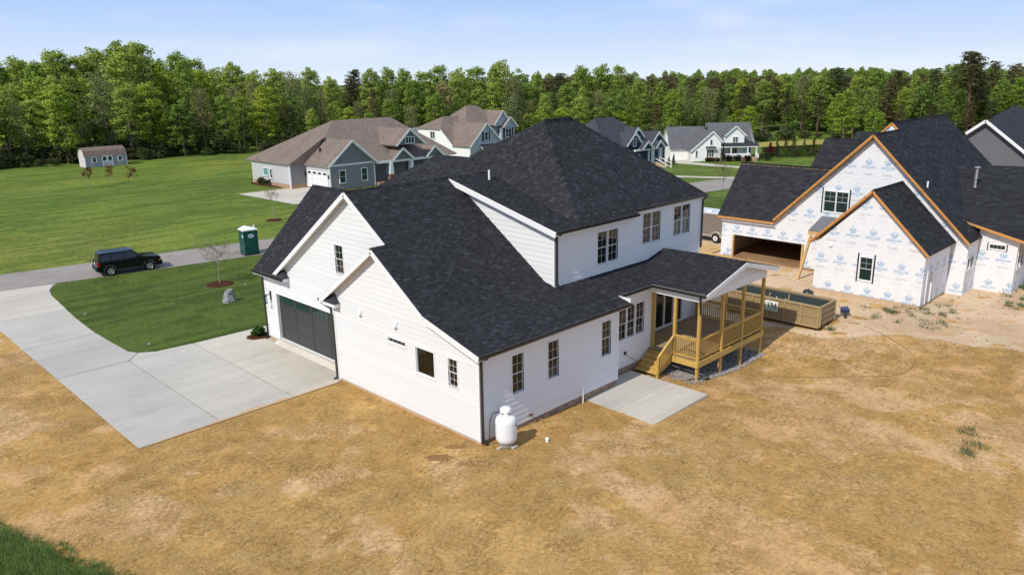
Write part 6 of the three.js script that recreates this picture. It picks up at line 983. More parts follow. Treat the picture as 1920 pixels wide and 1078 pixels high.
function budding(seed, col, per = 26) {
  const r = rng(seed), L = new Leaves(), g = new GB(), H = 20, at = (y) => new THREE.Vector3(Math.sin(y * 0.2 + seed) * 0.3, y, Math.cos(y * 0.17 + seed) * 0.3);
  g.tube([at(-0.4), at(5), at(10), at(15), at(19.5)], 0.22, 6, null, 0.03);
  for (let i = 0; i < 26; i++) { const h = lerp(0.3, 0.95, i / 26), a = i * 2.4, d = new THREE.Vector3(Math.cos(a), 0.9, Math.sin(a)).normalize(), len = lerp(4.4, 1.6, h) * (0.8 + 0.4 * r()); limb(g, r, at(h * H), d, len, 0.06, 1); L.clump(Math.cos(a) * len * 0.62, h * H + len * 0.62, Math.sin(a) * len * 0.62, 1.5, 1.4, per, 0.2, r, col, 0.3); }
  return { crown: L.build(), trunk: g.build() };
}
function pine(seed, col, low = 0.42) {
  const r = rng(seed), L = new Leaves(), g = new GB(), H = 20, at = (y) => new THREE.Vector3(Math.sin(y * 0.14 + seed) * 0.35, y, Math.cos(y * 0.12 + seed) * 0.35);
  g.tube([at(-0.4), at(6), at(12), at(17), at(19.4)], 0.28, 7, null, 0.06);
  const n = 40; for (let i = 0; i < n; i++) { const t = i / n, h = lerp(low, 0.98, t), a = i * 2.4 + r() * 0.8, len = lerp(3.1, 0.9, Math.pow(t, 1.3)) * (0.7 + 0.5 * r()), c = at(h * H), x = c.x + Math.cos(a) * len, z = c.z + Math.sin(a) * len, y = h * H + len * 0.12; g.tube([c, new THREE.Vector3(x, y, z)], 0.05, 4, null, 0.02); for (const f of [0.55, 1]) L.clump(lerp(c.x, x, f), y + 0.1, lerp(c.z, z, f), 0.95, 0.42, 34, 0.2, r, col, 0.35, 0.9); }
  return { crown: L.build(), trunk: g.build() };
}
const KINDS = {
  poplar: { v: [broadleaf(1, { rad: 3.2, clumps: 84 }), broadleaf(2, { rad: 2.7, low: 0.36, clumps: 72 }), broadleaf(3, { rad: 3.6, low: 0.26, clumps: 92, lobes: 7 })], m: [[1, 1, 1], [0.82, 0.9, 0.8], [1.12, 1.08, 1.0]].map(leafMat), bark: barkMat, phrase: 'tall green tree', name: 'broadleaf_tree' },
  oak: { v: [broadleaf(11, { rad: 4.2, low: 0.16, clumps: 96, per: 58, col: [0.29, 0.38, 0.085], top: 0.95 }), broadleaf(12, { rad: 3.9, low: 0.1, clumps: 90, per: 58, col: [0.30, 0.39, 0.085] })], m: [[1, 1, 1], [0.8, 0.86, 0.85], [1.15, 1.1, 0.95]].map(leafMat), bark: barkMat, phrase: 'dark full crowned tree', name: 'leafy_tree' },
  fresh: { v: [broadleaf(21, { rad: 3.6, low: 0.12, clumps: 88, per: 58, col: [0.40, 0.48, 0.062] }), broadleaf(22, { rad: 3.0, low: 0.2, clumps: 76, per: 56, col: [0.36, 0.46, 0.07] })], m: [[1, 1, 1], [0.88, 0.95, 0.9]].map(leafMat), bark: barkMat, phrase: 'bright yellow-green tree', name: 'spring_tree' },
  bud: { v: [budding(31, [0.33, 0.33, 0.14], 60), budding(32, [0.30, 0.37, 0.13], 70)], m: [[1, 1, 1], [0.9, 0.85, 0.8]].map(leafMat), bark: barkMat, phrase: 'thin budding tree', name: 'budding_tree' },
  pine: { v: [pine(41, [0.125, 0.135, 0.06]), pine(42, [0.20, 0.165, 0.08], 0.3), pine(43, [0.115, 0.13, 0.058], 0.55)], m: [[1, 1, 1], [1.1, 0.95, 0.85], [0.85, 0.9, 0.9]].map(leafMat), bark: barkPine, phrase: 'dark shaggy pine', name: 'pine_tree' },
  gold: { v: [broadleaf(51, { rad: 3.4, low: 0.2, clumps: 50, per: 44, col: [0.42, 0.36, 0.15], size: 0.26 })], m: [[1, 1, 1]].map(leafMat), bark: barkMat, phrase: 'pale gold flowering tree', name: 'golden_tree' },
};
const TOPS = [[-80, 110], [0, 112], [60, 99], [110, 91], [150, 97], [200, 76], [240, 69], [268, 92], [300, 112], [345, 93], [372, 106], [395, 126], [425, 118], [470, 130], [520, 132], [560, 126], [600, 129], [645, 152], [700, 129], [740, 126], [790, 137], [830, 119], [880, 124], [930, 109], [970, 131], [1010, 139], [1060, 141], [1105, 119], [1128, 122], [1150, 116], [1180, 141], [1230, 150], [1300, 150], [1360, 152], [1400, 144], [1450, 150], [1480, 136], [1540, 142], [1580, 126], [1620, 130], [1660, 121], [1690, 127], [1740, 132], [1790, 127], [1830, 98], [1860, 117], [1890, 109], [1920, 131], [2000, 130]];
const DEPTHS = [[-80, 126], [0, 128], [240, 138], [480, 150], [700, 160], [900, 172], [1200, 186], [1440, 206], [1600, 205], [1920, 196], [2000, 195]];
const along = (tab, x) => { for (let i = 0; i < tab.length - 1; i++) if (x <= tab[i + 1][0]) return lerp(tab[i][1], tab[i + 1][1], clamp((x - tab[i][0]) / (tab[i + 1][0] - tab[i][0]))); return tab[tab.length - 1][1]; };
const zone = (x) => x < 130 ? 'at the left end of the woods' : x < 300 ? 'in woods behind the shed' : x < 480 ? 'in woods left of the grey house' : x < 780 ? 'in woods behind the grey house' : x < 985 ? 'behind the brown roofed house' : x < 1260 ? 'in woods behind the navy house' : x < 1440 ? 'behind the white farmhouse' : x < 1570 ? 'on the far side of the pond' : 'in woods behind the wrapped house';
const waiting = [];
const plantTree = (kind, px, topPy, z, r, widen = 1) => waiting.push({ kind, px, topPy, z, widen, zone: zone(px) });
const ORD = ['first', 'second', 'third', 'fourth', 'fifth', 'sixth', 'seventh', 'eighth', 'ninth', 'tenth', 'eleventh', 'twelfth', 'thirteenth', 'fourteenth', 'fifteenth', 'sixteenth', 'seventeenth', 'eighteenth', 'nineteenth', 'twentieth'];
function growTree({ kind, px, topPy, z, widen }, label, group, r) {
  const K = KINDS[kind], p = sight(px, topPy, z), y0 = G(p[0], p[1]), H = p[2] - y0; if (H < 3) return;
  const t = thing(K.name, label, 'tree', [p[0], p[1], y0], group, r() * 6.283, true), v = K.v[Math.floor(r() * K.v.length)], s = H / 20, w = s * widen * (0.9 + 0.25 * r());
  for (const [n, g, m] of [['trunk', v.trunk, K.bark], ['crown', v.crown, K.m[Math.floor(r() * K.m.length)]]]) { const c = mesh(n, g, m, t); c.scale.set(w, s, w); }
}
{
  const r = rng(2024);
  const pick = (px, row) => { const q = r(); if (px > 1560) return q < 0.42 ? 'pine' : q < 0.68 ? 'poplar' : q < 0.9 ? 'fresh' : 'oak'; if (px > 1200) return q < 0.42 ? 'pine' : q < 0.6 ? 'bud' : q < 0.75 ? 'poplar' : 'fresh'; if (px < 420) return q < 0.55 ? 'poplar' : q < 0.75 ? 'oak' : q < 0.87 ? 'bud' : 'fresh'; return q < 0.38 ? 'poplar' : q < 0.6 ? 'oak' : q < 0.8 ? 'bud' : q < 0.93 ? 'fresh' : 'pine'; };
  // skyline trees, then the ones in front of them
  for (let px = -60; px < 1990; px += 30 + r() * 16) { const z = along(DEPTHS, px) + 14 + r() * 10; plantTree(px > 1560 && r() < 0.6 ? 'pine' : px > 640 && px < 670 ? 'pine' : r() < 0.8 ? 'poplar' : pick(px, 2), px, along(TOPS, px) + (r() * r() * 22 - 5), z, r, 0.85 + 0.5 * r()); }
  for (let px = -70; px < 1990; px += 26 + r() * 16) { const z = along(DEPTHS, px) + 5 + r() * 6; plantTree(pick(px, 1), px, along(TOPS, px) + 12 + r() * 46, z, r, 0.85 + 0.5 * r()); }
  for (let px = -75; px < 1990; px += 28 + r() * 20) { if (px > 1425 && px < 1560) continue; const z = along(DEPTHS, px) + (r() - 0.5) * 5; plantTree(r() < 0.12 ? 'bud' : pick(px, 0), px, along(TOPS, px) + 48 + r() * 52, z, r, 1.35); }
  plantTree('gold', 832, 150, 168, r, 1.2); plantTree('pine', 662, 130, 190, r, 1.2); plantTree('pine', 1828, 96, 200, r, 1.5); plantTree('fresh', 1590, 168, 190, r, 1.7); plantTree('fresh', 1640, 205, 180, r, 1.6); plantTree('fresh', 1165, 205, 184, r, 1.5);
  waiting.sort((a, b) => a.px - b.px); const seen = new Map(); for (const w of waiting) { const k = w.kind + w.zone; seen.set(k, (seen.get(k) || 0) + 1); w.nth = seen.get(k); }
  for (const w of waiting) { const n = seen.get(w.kind + w.zone), ph = KINDS[w.kind].phrase; growTree(w, n === 1 ? `${ph} ${w.zone}` : `${ORD[w.nth - 1] || 'last'} ${ph} from the left ${w.zone}`, n === 1 ? null : `${ph}s ${w.zone}`, r); }
  // the rest of the woods, seen only as a mass between and above the trees in front
  const mass = (geo, m, n, place, name, label) => { const im = new THREE.InstancedMesh(geo, m, n), M = new THREE.Matrix4(), q = new THREE.Quaternion(); im.name = name; for (let i = 0; i < n; i++) { const [x, y, z, s, w] = place(i); M.compose(new THREE.Vector3(x, y, z), q.setFromAxisAngle(UP, r() * 6.283), new THREE.Vector3(w, s, w)); im.setMatrixAt(i, M); const k = 0.8 + 0.4 * r(); im.setColorAt(i, new THREE.Color(k, k * (0.95 + 0.1 * r()), k)); } im.castShadow = im.receiveShadow = true; scene.add(im); return stuff(im, label, 'woods'); };
  const spot = (back, span, drop, hmin) => () => { const px = -160 + r() * 2260, z = along(DEPTHS, px) + back + r() * span, p = sight(px, along(TOPS, px) + drop + r() * 26, z), y = G(p[0], p[1]), H = Math.max(hmin, p[2] - y); return [p[0], y, -p[1], H / 20, H / 20 * 1.25]; };
  mass(KINDS.oak.v[0].crown, KINDS.oak.m[0], 230, spot(20, 50, 12, 11), 'woods', 'dense mass of green woods behind the first trees');
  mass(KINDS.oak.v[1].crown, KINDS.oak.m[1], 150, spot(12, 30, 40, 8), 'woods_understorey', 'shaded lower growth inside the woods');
  mass(KINDS.pine.v[1].crown, KINDS.pine.m[0], 120, () => { const px = 1000 + r() * 1000, z = 225 + r() * 120, p = sight(px, 143 + r() * 8 - (px - 960) * 0.008, z), y = G(p[0], p[1]), H = clamp(p[2] - y, 9, 22); return [p[0], y, -p[1], H / 20, H / 20 * 1.5]; }, 'pine_woods', 'far dark pine woods along the horizon');
  mass(KINDS.poplar.v[0].crown, KINDS.poplar.m[1], 420, () => { const px = 1000 + r() * 1100, z = 230 + r() * 420, b = sight(px, 150, z), y = G(b[0], b[1]); return [b[0], y - 3, -b[1], 0.6 + 0.45 * r(), 0.8 + 0.7 * r()]; }, 'hill_woods', 'green woods covering the far hill');
  // ragged brush along the foot of the woods
  const bush = new Leaves(), br = rng(61); for (let i = 0; i < 16; i++) bush.clump((br() - 0.5) * 2.6, 0.5 + br() * 1.6, (br() - 0.5) * 2.6, 0.9, 0.7, 40, 0.2, br, [0.10, 0.12, 0.045], 0.6); const bushGeo = bush.build();
  const brushM = leafMat([1, 1, 1]); mass(bushGeo, brushM, 190, () => { let px = -120 + r() * 2150; const z = along(DEPTHS, px) - 2 + r() * 9, p = sight(px, 300, z), y = G(p[0], p[1]), s = 0.4 + r() * r() * 1.3; return [p[0], y, -p[1], s * (0.7 + 0.6 * r()), s * 1.2]; }, 'brush', 'tangled brush along the foot of the woods');
}
// small planted trees
const twigs = (seed, H, spread, budCol, n, trunkH = 0.45, rad = 0.035) => { const r = rng(seed), g = new GB(), L = new Leaves(); g.tube([new THREE.Vector3(0, -0.1, 0), new THREE.Vector3(0.01, H * trunkH, 0), new THREE.Vector3(0, H * 0.9, 0.02)], rad, 7, null, rad * 0.3); for (let i = 0; i < n; i++) { const h = lerp(trunkH, 0.85, i / n), a = i * 2.4, d = new THREE.Vector3(Math.cos(a) * spread, 0.75, Math.sin(a) * spread).normalize(), len = H * 0.52 * (1.05 - 0.6 * (i / n)) * (0.8 + 0.4 * r()); limb(g, r, new THREE.Vector3(0, H * h, 0), d, len, rad * 0.42, 2, 4); if (budCol) for (let k = 0; k < 5; k++) { const f = 0.35 + 0.7 * r(); L.clump(d.x * len * f, H * h + d.y * len * f, d.z * len * f, 0.2, 0.16, 7, 0.034, r, budCol, 0.5); } } return { trunk: g.build(), crown: budCol ? L.build() : null }; };
function plantSmall(name, label, p, tw, bark, leaf, group) { const t = thing(name, label, 'tree', p, group, 0, true); mesh('trunk', tw.trunk, bark, t); if (tw.crown) mesh('crown', tw.crown, leaf, t); return t; }
const ring = (name, label, b, a, rx, ry, seed) => { const r = rng(seed), g = new GB(), n = 26, pts = [], c = V(b, a, G(b, a) + 0.09); OFF = [b, a, G(b, a)]; for (let i = 0; i < n; i++) { const t = i / n * 6.283, k = 0.92 + 0.16 * r(); pts.push([Math.cos(t) * rx * k, Math.sin(t) * ry * k]); } for (let i = 0; i < n; i++) { const p = pts[i], q = pts[(i + 1) % n], h = (s, z) => G(b + s, a + z) - G(b, a) + 0.02; g.poly([new THREE.Vector3(p[0], h(...p), -p[1]), new THREE.Vector3(q[0], h(...q), -q[1]), new THREE.Vector3(q[0] * 0.75, h(q[0] * 0.75, q[1] * 0.75) + 0.07, -q[1] * 0.75), new THREE.Vector3(p[0] * 0.75, h(p[0] * 0.75, p[1] * 0.75) + 0.07, -p[1] * 0.75)], UP).poly([new THREE.Vector3(0, 0.1, 0), new THREE.Vector3(p[0] * 0.75, h(p[0] * 0.75, p[1] * 0.75) + 0.07, -p[1] * 0.75), new THREE.Vector3(q[0] * 0.75, h(q[0] * 0.75, q[1] * 0.75) + 0.07, -q[1] * 0.75)], UP); } const m = mesh(name, g, MAT.mulch); m.position.set(b, G(b, a), -a); OFF = [0, 0, 0]; return tag(m, label, 'mulch bed'); };
{
  const lt = onGround(412, 533), budM = leafMat([1, 1, 1]);
  plantSmall('lawn_tree', 'small spreading tree just coming into leaf on the front lawn', lt, twigs(7, 3.0, 1.5, [0.19, 0.17, 0.07], 18), mat([0.34, 0.29, 0.22], 0.9), budM); ring('mulch_ring', 'dark mulch ring around the small tree on the front lawn', lt[0], lt[1], 0.95, 0.95, 3);
  const yt = onGround(513, 413); plantSmall('young_tree', 'thin leafless young tree across the street near the parking pad', yt, twigs(9, 3.1, 0.55, [0.16, 0.09, 0.05], 12, 0.5, 0.028), mat([0.34, 0.29, 0.22], 0.9), budM); ring('mulch_ring', 'reddish mulch ring under the thin young tree across the street', yt[0], yt[1], 0.8, 0.8, 4);
  const red = (seed) => { const r = rng(seed), L = new Leaves(), g = new GB(); g.tube([new THREE.Vector3(0, 0, 0), new THREE.Vector3(0.03, 1.2, 0), new THREE.Vector3(0, 2.5, 0)], 0.035, 6, null, 0.01); for (let i = 0; i < 14; i++) L.clump((r() - 0.5) * 0.9, 1.3 + r() * 1.4, (r() - 0.5) * 0.9, 0.34, 0.34, 26, 0.075, r, [0.17, 0.022, 0.02], 0.5); return { trunk: g.build(), crown: L.build() }; };
  [[167, 354, 'left'], [208, 345, 'middle'], [250, 350, 'right']].forEach(([x, y, w], i) => plantSmall('red_sapling', `${w} one of three dark red saplings in front of the shed`, onGround(x, y), red(70 + i), barkPale, budM));
  const bare = onGround(1355, 362); plantSmall('bare_tree', 'small bare tree on the lawn beyond the white house roof', bare, twigs(12, 3.4, 1.0, [0.13, 0.07, 0.05], 14, 0.35, 0.035), barkMat, budM);
  const far1 = onGround(1342, 312); plantSmall('bare_tree', 'small budding tree on the lawn in front of the white farmhouse', far1, twigs(14, 3.6, 0.9, [0.16, 0.10, 0.06], 12, 0.4, 0.04), barkMat, budM);
  // evergreens and shrubs at the farmhouse
  const blob = (seed, rx, ry, col) => { const r = rng(seed), L = new Leaves(); for (let i = 0; i < 12; i++) { const a = i * 2.4; L.clump(Math.cos(a) * rx * 0.5, ry * (0.35 + 0.9 * (i / 12)), Math.sin(a) * rx * 0.5, rx * 0.62, ry * 0.5, 34, 0.12, r, col, 0.3); } return L.build(); }, cone = (seed, H, R, col) => { const r = rng(seed), L = new Leaves(); for (let i = 0; i < 22; i++) { const t = i / 22; L.clump((r() - 0.5) * R * (1 - t), t * H + 0.3, (r() - 0.5) * R * (1 - t), R * (1.05 - t) * 0.7, 0.34, 30, 0.11, r, col, 0.3); } return L.build(); };
  const box = blob(1, 0.75, 0.75, [0.022, 0.036, 0.014]), con = cone(2, 2.4, 0.8, [0.045, 0.07, 0.03]), lowG = blob(3, 0.5, 0.4, [0.05, 0.06, 0.02]), lowR = blob(4, 0.5, 0.4, [0.17, 0.075, 0.03]);
  const put = (name, geo, x, y, s, label, sub) => { const p = onGround(x, y), t = thing(name, label, 'shrub', p, null, x, true); const m = mesh('foliage', geo, budM, t); m.scale.setScalar(s); mesh('stem', new GB().tube([new THREE.Vector3(0, -0.1, 0), new THREE.Vector3(0, 0.6 * s, 0)], 0.05, 5), barkMat, t); return t; };
  [[1367, 302.5, 'left'], [1383, 302.5, 'middle'], [1401, 303, 'right']].forEach(([x, y, w]) => put('round_shrub', box, x, y, 1.15, `${w} of three round dark shrubs before the farmhouse porch`)); [[1317, 302, 'left of the triple window'], [1355, 302, 'at the left end of the porch']].forEach(([x, y, w]) => put('cone_shrub', con, x, y, 1.05, `upright evergreen by the farmhouse, ${w}`)); put('low_shrub', lowG, 1328, 303, 1.3, 'low green shrub under the farmhouse triple window'); put('low_shrub', lowR, 1336, 303, 1.3, 'low rust coloured shrub under the farmhouse triple window'); put('low_shrub', lowG, 1344, 303, 1.3, 'low green shrub beside the rust coloured farmhouse shrub');
  put('cone_shrub', con, 1263, 309, 0.75, 'small evergreen beside the farmhouse drive'); put('cone_shrub', con, 1254, 309, 0.6, 'small shrub at the corner of the navy house');
  [[1456, 293, [0.075, 0.10, 0.03], 'left dull green'], [1473, 291, [0.10, 0.15, 0.03], 'olive green'], [1487, 292, [0.09, 0.115, 0.04], 'grey green'], [1507, 291, [0.13, 0.19, 0.03], 'bright lime'], [1525, 292, [0.10, 0.14, 0.03], 'right mid green']].forEach(([x, y, c, w], i) => put('pond_sapling', cone(20 + i, 4.0, 1.5, c), x, y + 4, 0.9 + 0.1 * (i % 3), `${w} sapling on the near bank of the pond`)); put('red_maple', cone(30, 2.6, 1.6, [0.16, 0.012, 0.02]), 1444, 292, 1, 'small crimson maple beside the farmhouse'); put('pond_shrub', blob(31, 1.1, 0.9, [0.04, 0.065, 0.02]), 1437, 301, 1.3, 'dark green shrub at the right corner of the farmhouse');
  // shrubs by the grey house
  [[495, 345], [504, 346], [512, 347]].forEach(([x, y], i) => put('foundation_shrub', lowG, x, y, 1.6, ['first', 'second', 'third'][i] + ' low shrub along the grey house side wall, counted from the left'));
  const bd = onGround(505, 347), bed = ring('mulch_bed', 'dark mulch bed along the side wall of the grey house', bd[0] - 0.2, bd[1] + 0.4, 1.0, 4.2, 8);
  const pl = ring('mulch_bed', 'dark mulch bed with a small shrub at the garage corner', 0.5, 18.55, 0.75, 0.62, 9); const sh = thing('garage_shrub', 'small green shrub in the mulch bed at the garage corner', 'shrub', [0.45, 18.55, G(0.45, 18.55) + 0.05], null, 0, true); mesh('foliage', blob(41, 0.34, 0.3, [0.06, 0.13, 0.03]), budM, sh); mesh('stem', new GB().tube([new THREE.Vector3(0, 0, 0), new THREE.Vector3(0, 0.3, 0)], 0.02, 5), barkMat, sh);
}

// ---------------------------------------------------------------- pond, paths, ground cover
OFF = [0, 0, 0];
{
  const pts = [[1428, 277], [1470, 274.5], [1545, 271.5], [1600, 270], [1560, 292], [1500, 293], [1436, 293]].map(([x, y]) => { const p = sight(x, y, 1), d = [p[0] - EYE.x, p[1] + EYE.z, p[2] - EYE.y], t = (-4.15 - EYE.y) / d[2]; return [EYE.x + d[0] * t, -EYE.z + d[1] * t]; });
  const w = new THREE.MeshPhysicalMaterial({ roughness: 0.04, ior: 1.33 }); w.color.setRGB(0.012, 0.014, 0.008);
  structure(sheet('pond', pts, 6, 0, w, undefined, () => -4.12), 'still dark pond that mirrors the woods');
  const bank = [[1424, 276.5], [1470, 274], [1545, 271], [1610, 269.5], [1610, 262], [1540, 262.5], [1470, 264], [1424, 268]].map(([x, y]) => onGround(x, y).slice(0, 2));
  structure(sheet('pond_bank', bank, 6, 0.05, mat([0.36, 0.30, 0.085], 0.95, { bumpMap: T.grain, bumpScale: 0.1 })), 'dry yellow grass on the far bank of the pond');
  const strip = (name, px, label, m) => structure(sheet(name, px.map(([x, y]) => onGround(x, y).slice(0, 2)), 3, 0.025, m), label);
  strip('sidewalk', [[1262, 329.5], [1330, 331.5], [1400, 333], [1400, 335.8], [1330, 334.5], [1262, 332.5]], 'pale concrete sidewalk on the far side of the street', MAT.concreteC);
  strip('farm_drive', [[1240, 297], [1270, 297.5], [1297, 302], [1300, 304.5], [1400, 313.5], [1400, 316.5], [1330, 311.5], [1285, 308], [1240, 304]], 'concrete drive in front of the white farmhouse', MAT.concreteC);
}
// straw strands on the yard, blades on the grass: uncountable
function scatter(name, label, category, geo, m, count, place) {
  const M = [], C = []; const q = new THREE.Quaternion(), e = new THREE.Euler();
  for (let i = 0; i < count; i++) { const v = place(i); if (!v) continue; const [x, y, z, rot, s, c, tilt = 0] = v; q.setFromEuler(e.set(tilt, rot, 0)); M.push([new THREE.Matrix4().compose(new THREE.Vector3(x, y, z), q, new THREE.Vector3(s, s, s)), c]); }
  const im = new THREE.InstancedMesh(geo, m, M.length); im.name = name; M.forEach(([a, c], i) => { im.setMatrixAt(i, a); im.setColorAt(i, new THREE.Color(...c)); }); im.castShadow = im.receiveShadow = true; scene.add(im); return stuff(im, label, category);
}
const inside = (b, a, poly) => { let k = false; for (let i = 0, j = poly.length - 1; i < poly.length; j = i++) { const [xi, yi] = poly[i], [xj, yj] = poly[j]; if ((yi > a) !== (yj > a) && b < (xj - xi) * (a - yi) / (yj - yi) + xi) k = !k; } return k; };
{
  const r = rng(909), g = new GB();
  for (let i = 0; i < 26; i++) { const a = r() * 6.283, x = (r() - 0.5) * 0.5, z = (r() - 0.5) * 0.5, l = 0.025 + r() * 0.05, w = 0.003 + 0.002 * r(), h = 0.003 + r() * 0.008, dx = Math.cos(a), dz = Math.sin(a), lift = (r() - 0.4) * 0.014; g.poly([new THREE.Vector3(x - dx * l - dz * w, h, z - dz * l + dx * w), new THREE.Vector3(x - dx * l + dz * w, h, z - dz * l - dx * w), new THREE.Vector3(x + dx * l + dz * w, h + lift, z + dz * l - dx * w), new THREE.Vector3(x + dx * l - dz * w, h + lift, z + dz * l + dx * w)]); }
  const geo = g.build(), m = mat([1, 1, 1], 0.8, { side: THREE.DoubleSide });
  scatter('straw', 'loose straw strands lying over the bare yard', 'straw', geo, m, 60000, () => {
    const b = -22 + r() * 52, a = -20 + r() * 46; if (a > 9.45 - r() * r() * -0.4 && b > -9.3 + r() * r() * 0.5) return null; if (b > 0 && a > -0.05 && b < 19) return null; if (b > 6.2 && b < 10.5 && a > -3.75) return null; if (b > 12 && b < 18.3 && a > -2) return null; if (!inside(b, a, YARDPOLY) || inside(b, a, GRASSCORNER)) return null; if (inside(b, a, DIRTPOLY) && r() < 0.9) return null;
    if (b > -8 && a > 0 && b > 0) return null; if (r() < soilMask(b, a) * 0.85) return null;
    const k = r(), c = k < 0.4 ? [0.60, 0.41, 0.17] : k < 0.85 ? [0.44, 0.265, 0.093] : [0.30, 0.18, 0.065]; return [b, G(b, a) + 0.004, -a, r() * 6.283, 0.7 + 0.7 * r(), c, 0];
  });
  // grass blades
  const gb = new GB(); for (let i = 0; i < 14; i++) { const a = r() * 6.283, x = (r() - 0.5) * 0.2, z = (r() - 0.5) * 0.2, h = 0.06 + r() * 0.07, w = 0.006, lx = Math.cos(a) * h * 0.6, lz = Math.sin(a) * h * 0.6; gb.poly([new THREE.Vector3(x - w, 0, z), new THREE.Vector3(x + w, 0, z), new THREE.Vector3(x + lx, h, z + lz)]); }
  const blade = gb.build(), bm = mat([1, 1, 1], 0.7, { side: THREE.DoubleSide });
  const gc = () => { const k = 0.6 + 0.8 * r(), t = r(); return [lerp(0.10, 0.16, t) * k, lerp(0.175, 0.235, t) * k, 0.036 * k]; };
  scatter('rough_grass', 'tall rough grass at the lower left edge of the yard', 'grass', blade, bm, 36000, () => { const b = -17.5 + r() * 5.6, a = -2 + r() * 13; const e = inside(b, a, GRASSCORNER), near = inside(b - 0.5 * r() - 0.1, a + 0.1, GRASSCORNER); return e || (near && r() < 0.22) ? [b, G(b, a) + 0.01, -a, r() * 6.283, 0.8 + 1.0 * r(), gc()] : null; });
  // weeds that came up in the yard
  const weedAt = [[1760, 570, 26, 30], [1905, 556, 14, 16], [1700, 590, 30, 10], [1840, 830, 24, 16], [1550, 615, 6, 3], [1650, 590, 20, 8]];
  scatter('weeds', 'scattered green weeds growing in the yard', 'weeds', blade, bm, 1100, (i) => { const [x, y, sx, sy] = weedAt[i % weedAt.length], g1 = (r() - 0.5) * 3.2, g2 = (r() - 0.5) * 3.2, p = onGround(x + g1 * sx, y + g2 * sy); if (i % weedAt.length > 1 && r() < 0.6) return null; if (vnoise(p[0] * 2.2 + 40, p[1] * 2.2 + 90, 5) < 0.55) return null; return [p[0], p[2] + 0.01, -p[1], r() * 6.283, 1.2 + r() * 1.3, [0.075, 0.115, 0.035]]; });
  // matted dead tufts in the straw
  scatter('dead_tufts', 'matted brown tufts among the straw of the yard', 'dead grass', blade, bm, 15000, () => { const b = -20 + r() * 50, a = -18 + r() * 27; if (!inside(b, a, YARDPOLY) || inside(b, a, GRASSCORNER) || inside(b, a, DIRTPOLY) || (b > -9.4 && a > 9.2) || (b > -0.1 && a > -0.1) || (b > 6.2 && b < 10.6 && a > -3.8) || (b > 11 && b < 18.6 && a > -2.5)) return null; if (fbm(b * 0.9 + 60, a * 0.9 + 90, 71, 3) < 0.56) return null; const k = 0.7 + 0.6 * r(); return [b, G(b, a) + 0.002, -a, r() * 6.283, 0.35 + 0.45 * r(), [0.23 * k, 0.145 * k, 0.05 * k], 0.5 * r()]; });
  // damp soil where the downspout drains
  const damp = mat([0.26, 0.135, 0.06], 0.9, { bumpMap: T.grain, bumpScale: 0.03 });
  [[855, 836, 0.5, 0.24], [824, 858, 0.55, 0.25], [900, 868, 0.75, 0.3]].forEach(([x, y, w, h], i) => { const p = onGround(x, y), o = []; for (let k = 0; k < 22; k++) { const t = k / 22 * 6.283, e = 0.6 + 0.7 * vnoise(Math.cos(t) * 2.5 + i * 9 + 20, Math.sin(t) * 2.5 + 20, 13); o.push([p[0] + Math.cos(t) * w * e * 0.7 + Math.sin(t) * h * e * 0.7, p[1] - Math.cos(t) * w * e * 0.7 + Math.sin(t) * h * e * 0.7]); } structure(sheet('damp_soil', o, 0.5, 0.006 + i * 0.001, damp), 'dark damp soil patch in the straw yard'); });
  // gravel under the porch
  const st = new THREE.IcosahedronGeometry(0.07, 0); scatter('gravel', 'grey gravel spread on the ground under the porch', 'gravel', new GB().geo(st).build(), mat([1, 1, 1], 0.9), 5200, () => { const b = 11.2 + r() * 7.2, a = -2.35 + r() * 4.1; if (b < 11.9 && (a > -0.85 || r() < 0.75)) return null; const k = 0.7 + 0.6 * r(); return [b, G(b, a) + 0.02, -a, r() * 6.283, 0.45 + 0.8 * r(), [0.27 * k, 0.25 * k, 0.235 * k], r() * 3]; });
  structure(sheet('gravel_bed', [[11.5, -2.4], [18.4, -2.45], [18.4, 1.85], [12.2, 1.85], [12.2, 0.5], [11.5, -1]], 1, 0.012, mat([0.24, 0.22, 0.20], 0.95, { bumpMap: T.grain, bumpScale: 0.08 })), 'gravel bed under the porch');
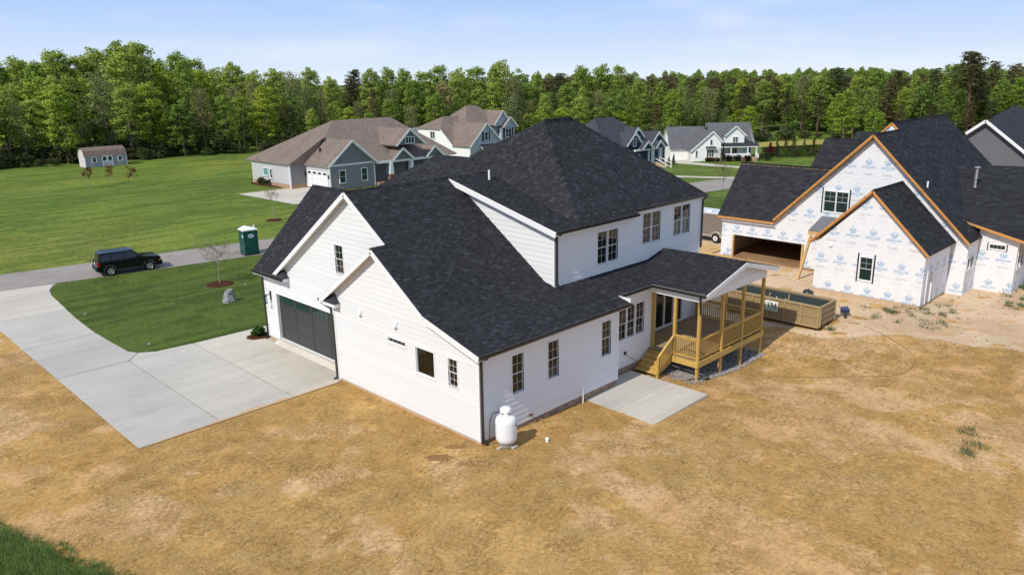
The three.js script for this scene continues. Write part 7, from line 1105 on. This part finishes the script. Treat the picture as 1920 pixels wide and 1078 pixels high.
  // litter of twigs and clods on the dirt
  scatter('clods', 'loose clods and scraps on the sandy dirt', 'debris', new GB().geo(st).build(), mat([1, 1, 1], 0.95), 1500, () => { const b = 20 + r() * 30, a = -16 + r() * 28; if (!inside(b, a, DIRTPOLY) || (b > 29.5 && a < 0.2 && a > -6.5) || (b > 34.2 && a < 9.6 && a > -7.4) || (b > 36.6 && a > -9.6 && a < 0)) return null; const k = 0.5 + 0.7 * r(), w = r() < 0.12; return [b, G(b, a) + 0.01, -a, r() * 6.283, (w ? 0.8 : 0.35) + 0.7 * r(), w ? [0.5, 0.42, 0.3] : [0.44 * k, 0.31 * k, 0.18 * k], r() * 3]; });
}
{ // drain pipe lying under the porch corner, cable across the yard, small flags on the lawn
  const p = onGround(1318, 714); const d = tag(mesh('drain_pipe', new GB().tube([new THREE.Vector3(-0.5, 0.06, -0.5), new THREE.Vector3(0, 0.06, 0), new THREE.Vector3(0.35, 0.07, 0.12)], 0.06, 10), MAT.black), 'black corrugated drain pipe end lying by the porch corner post', 'pipe'); d.position.set(p[0], p[2], -p[1]);
  const path = [[1440, 707], [1520, 708], [1600, 707], [1680, 704], [1702, 696], [1716, 678], [1706, 660], [1680, 642], [1650, 625], [1620, 612]].map(([x, y]) => { const q = onGround(x, y); return new THREE.Vector3(q[0], q[2] + 0.03, -q[1]); });
  tag(mesh('ground_cable', new GB().tube(new THREE.CatmullRomCurve3(path).getPoints(60), 0.009, 5), mat([0.16, 0.09, 0.04], 0.7)), 'thin brown cable snaking over the yard right of the porch', 'cable');
  [[277, 651, 'near the inner corner of the driveway'], [458, 538, 'right of the small lawn tree'], [157, 594, 'along the driveway edge of the lawn'], [352, 495, 'at the road edge of the lawn']].forEach(([x, y, w]) => { const q = onGround(x, y), t = thing('marker_flag', `tiny white marker ${w}`, 'marker', q, null, 0, true); mesh('wire', new GB().tube([new THREE.Vector3(0, 0, 0), new THREE.Vector3(0, 0.22, 0)], 0.006, 4), MAT.galv, t); mesh('flag', new GB().box(0, 0.13, -0.006, 0.006, 0.13, 0.22), MAT.white, t); });
}

renderer.render(scene, camera);
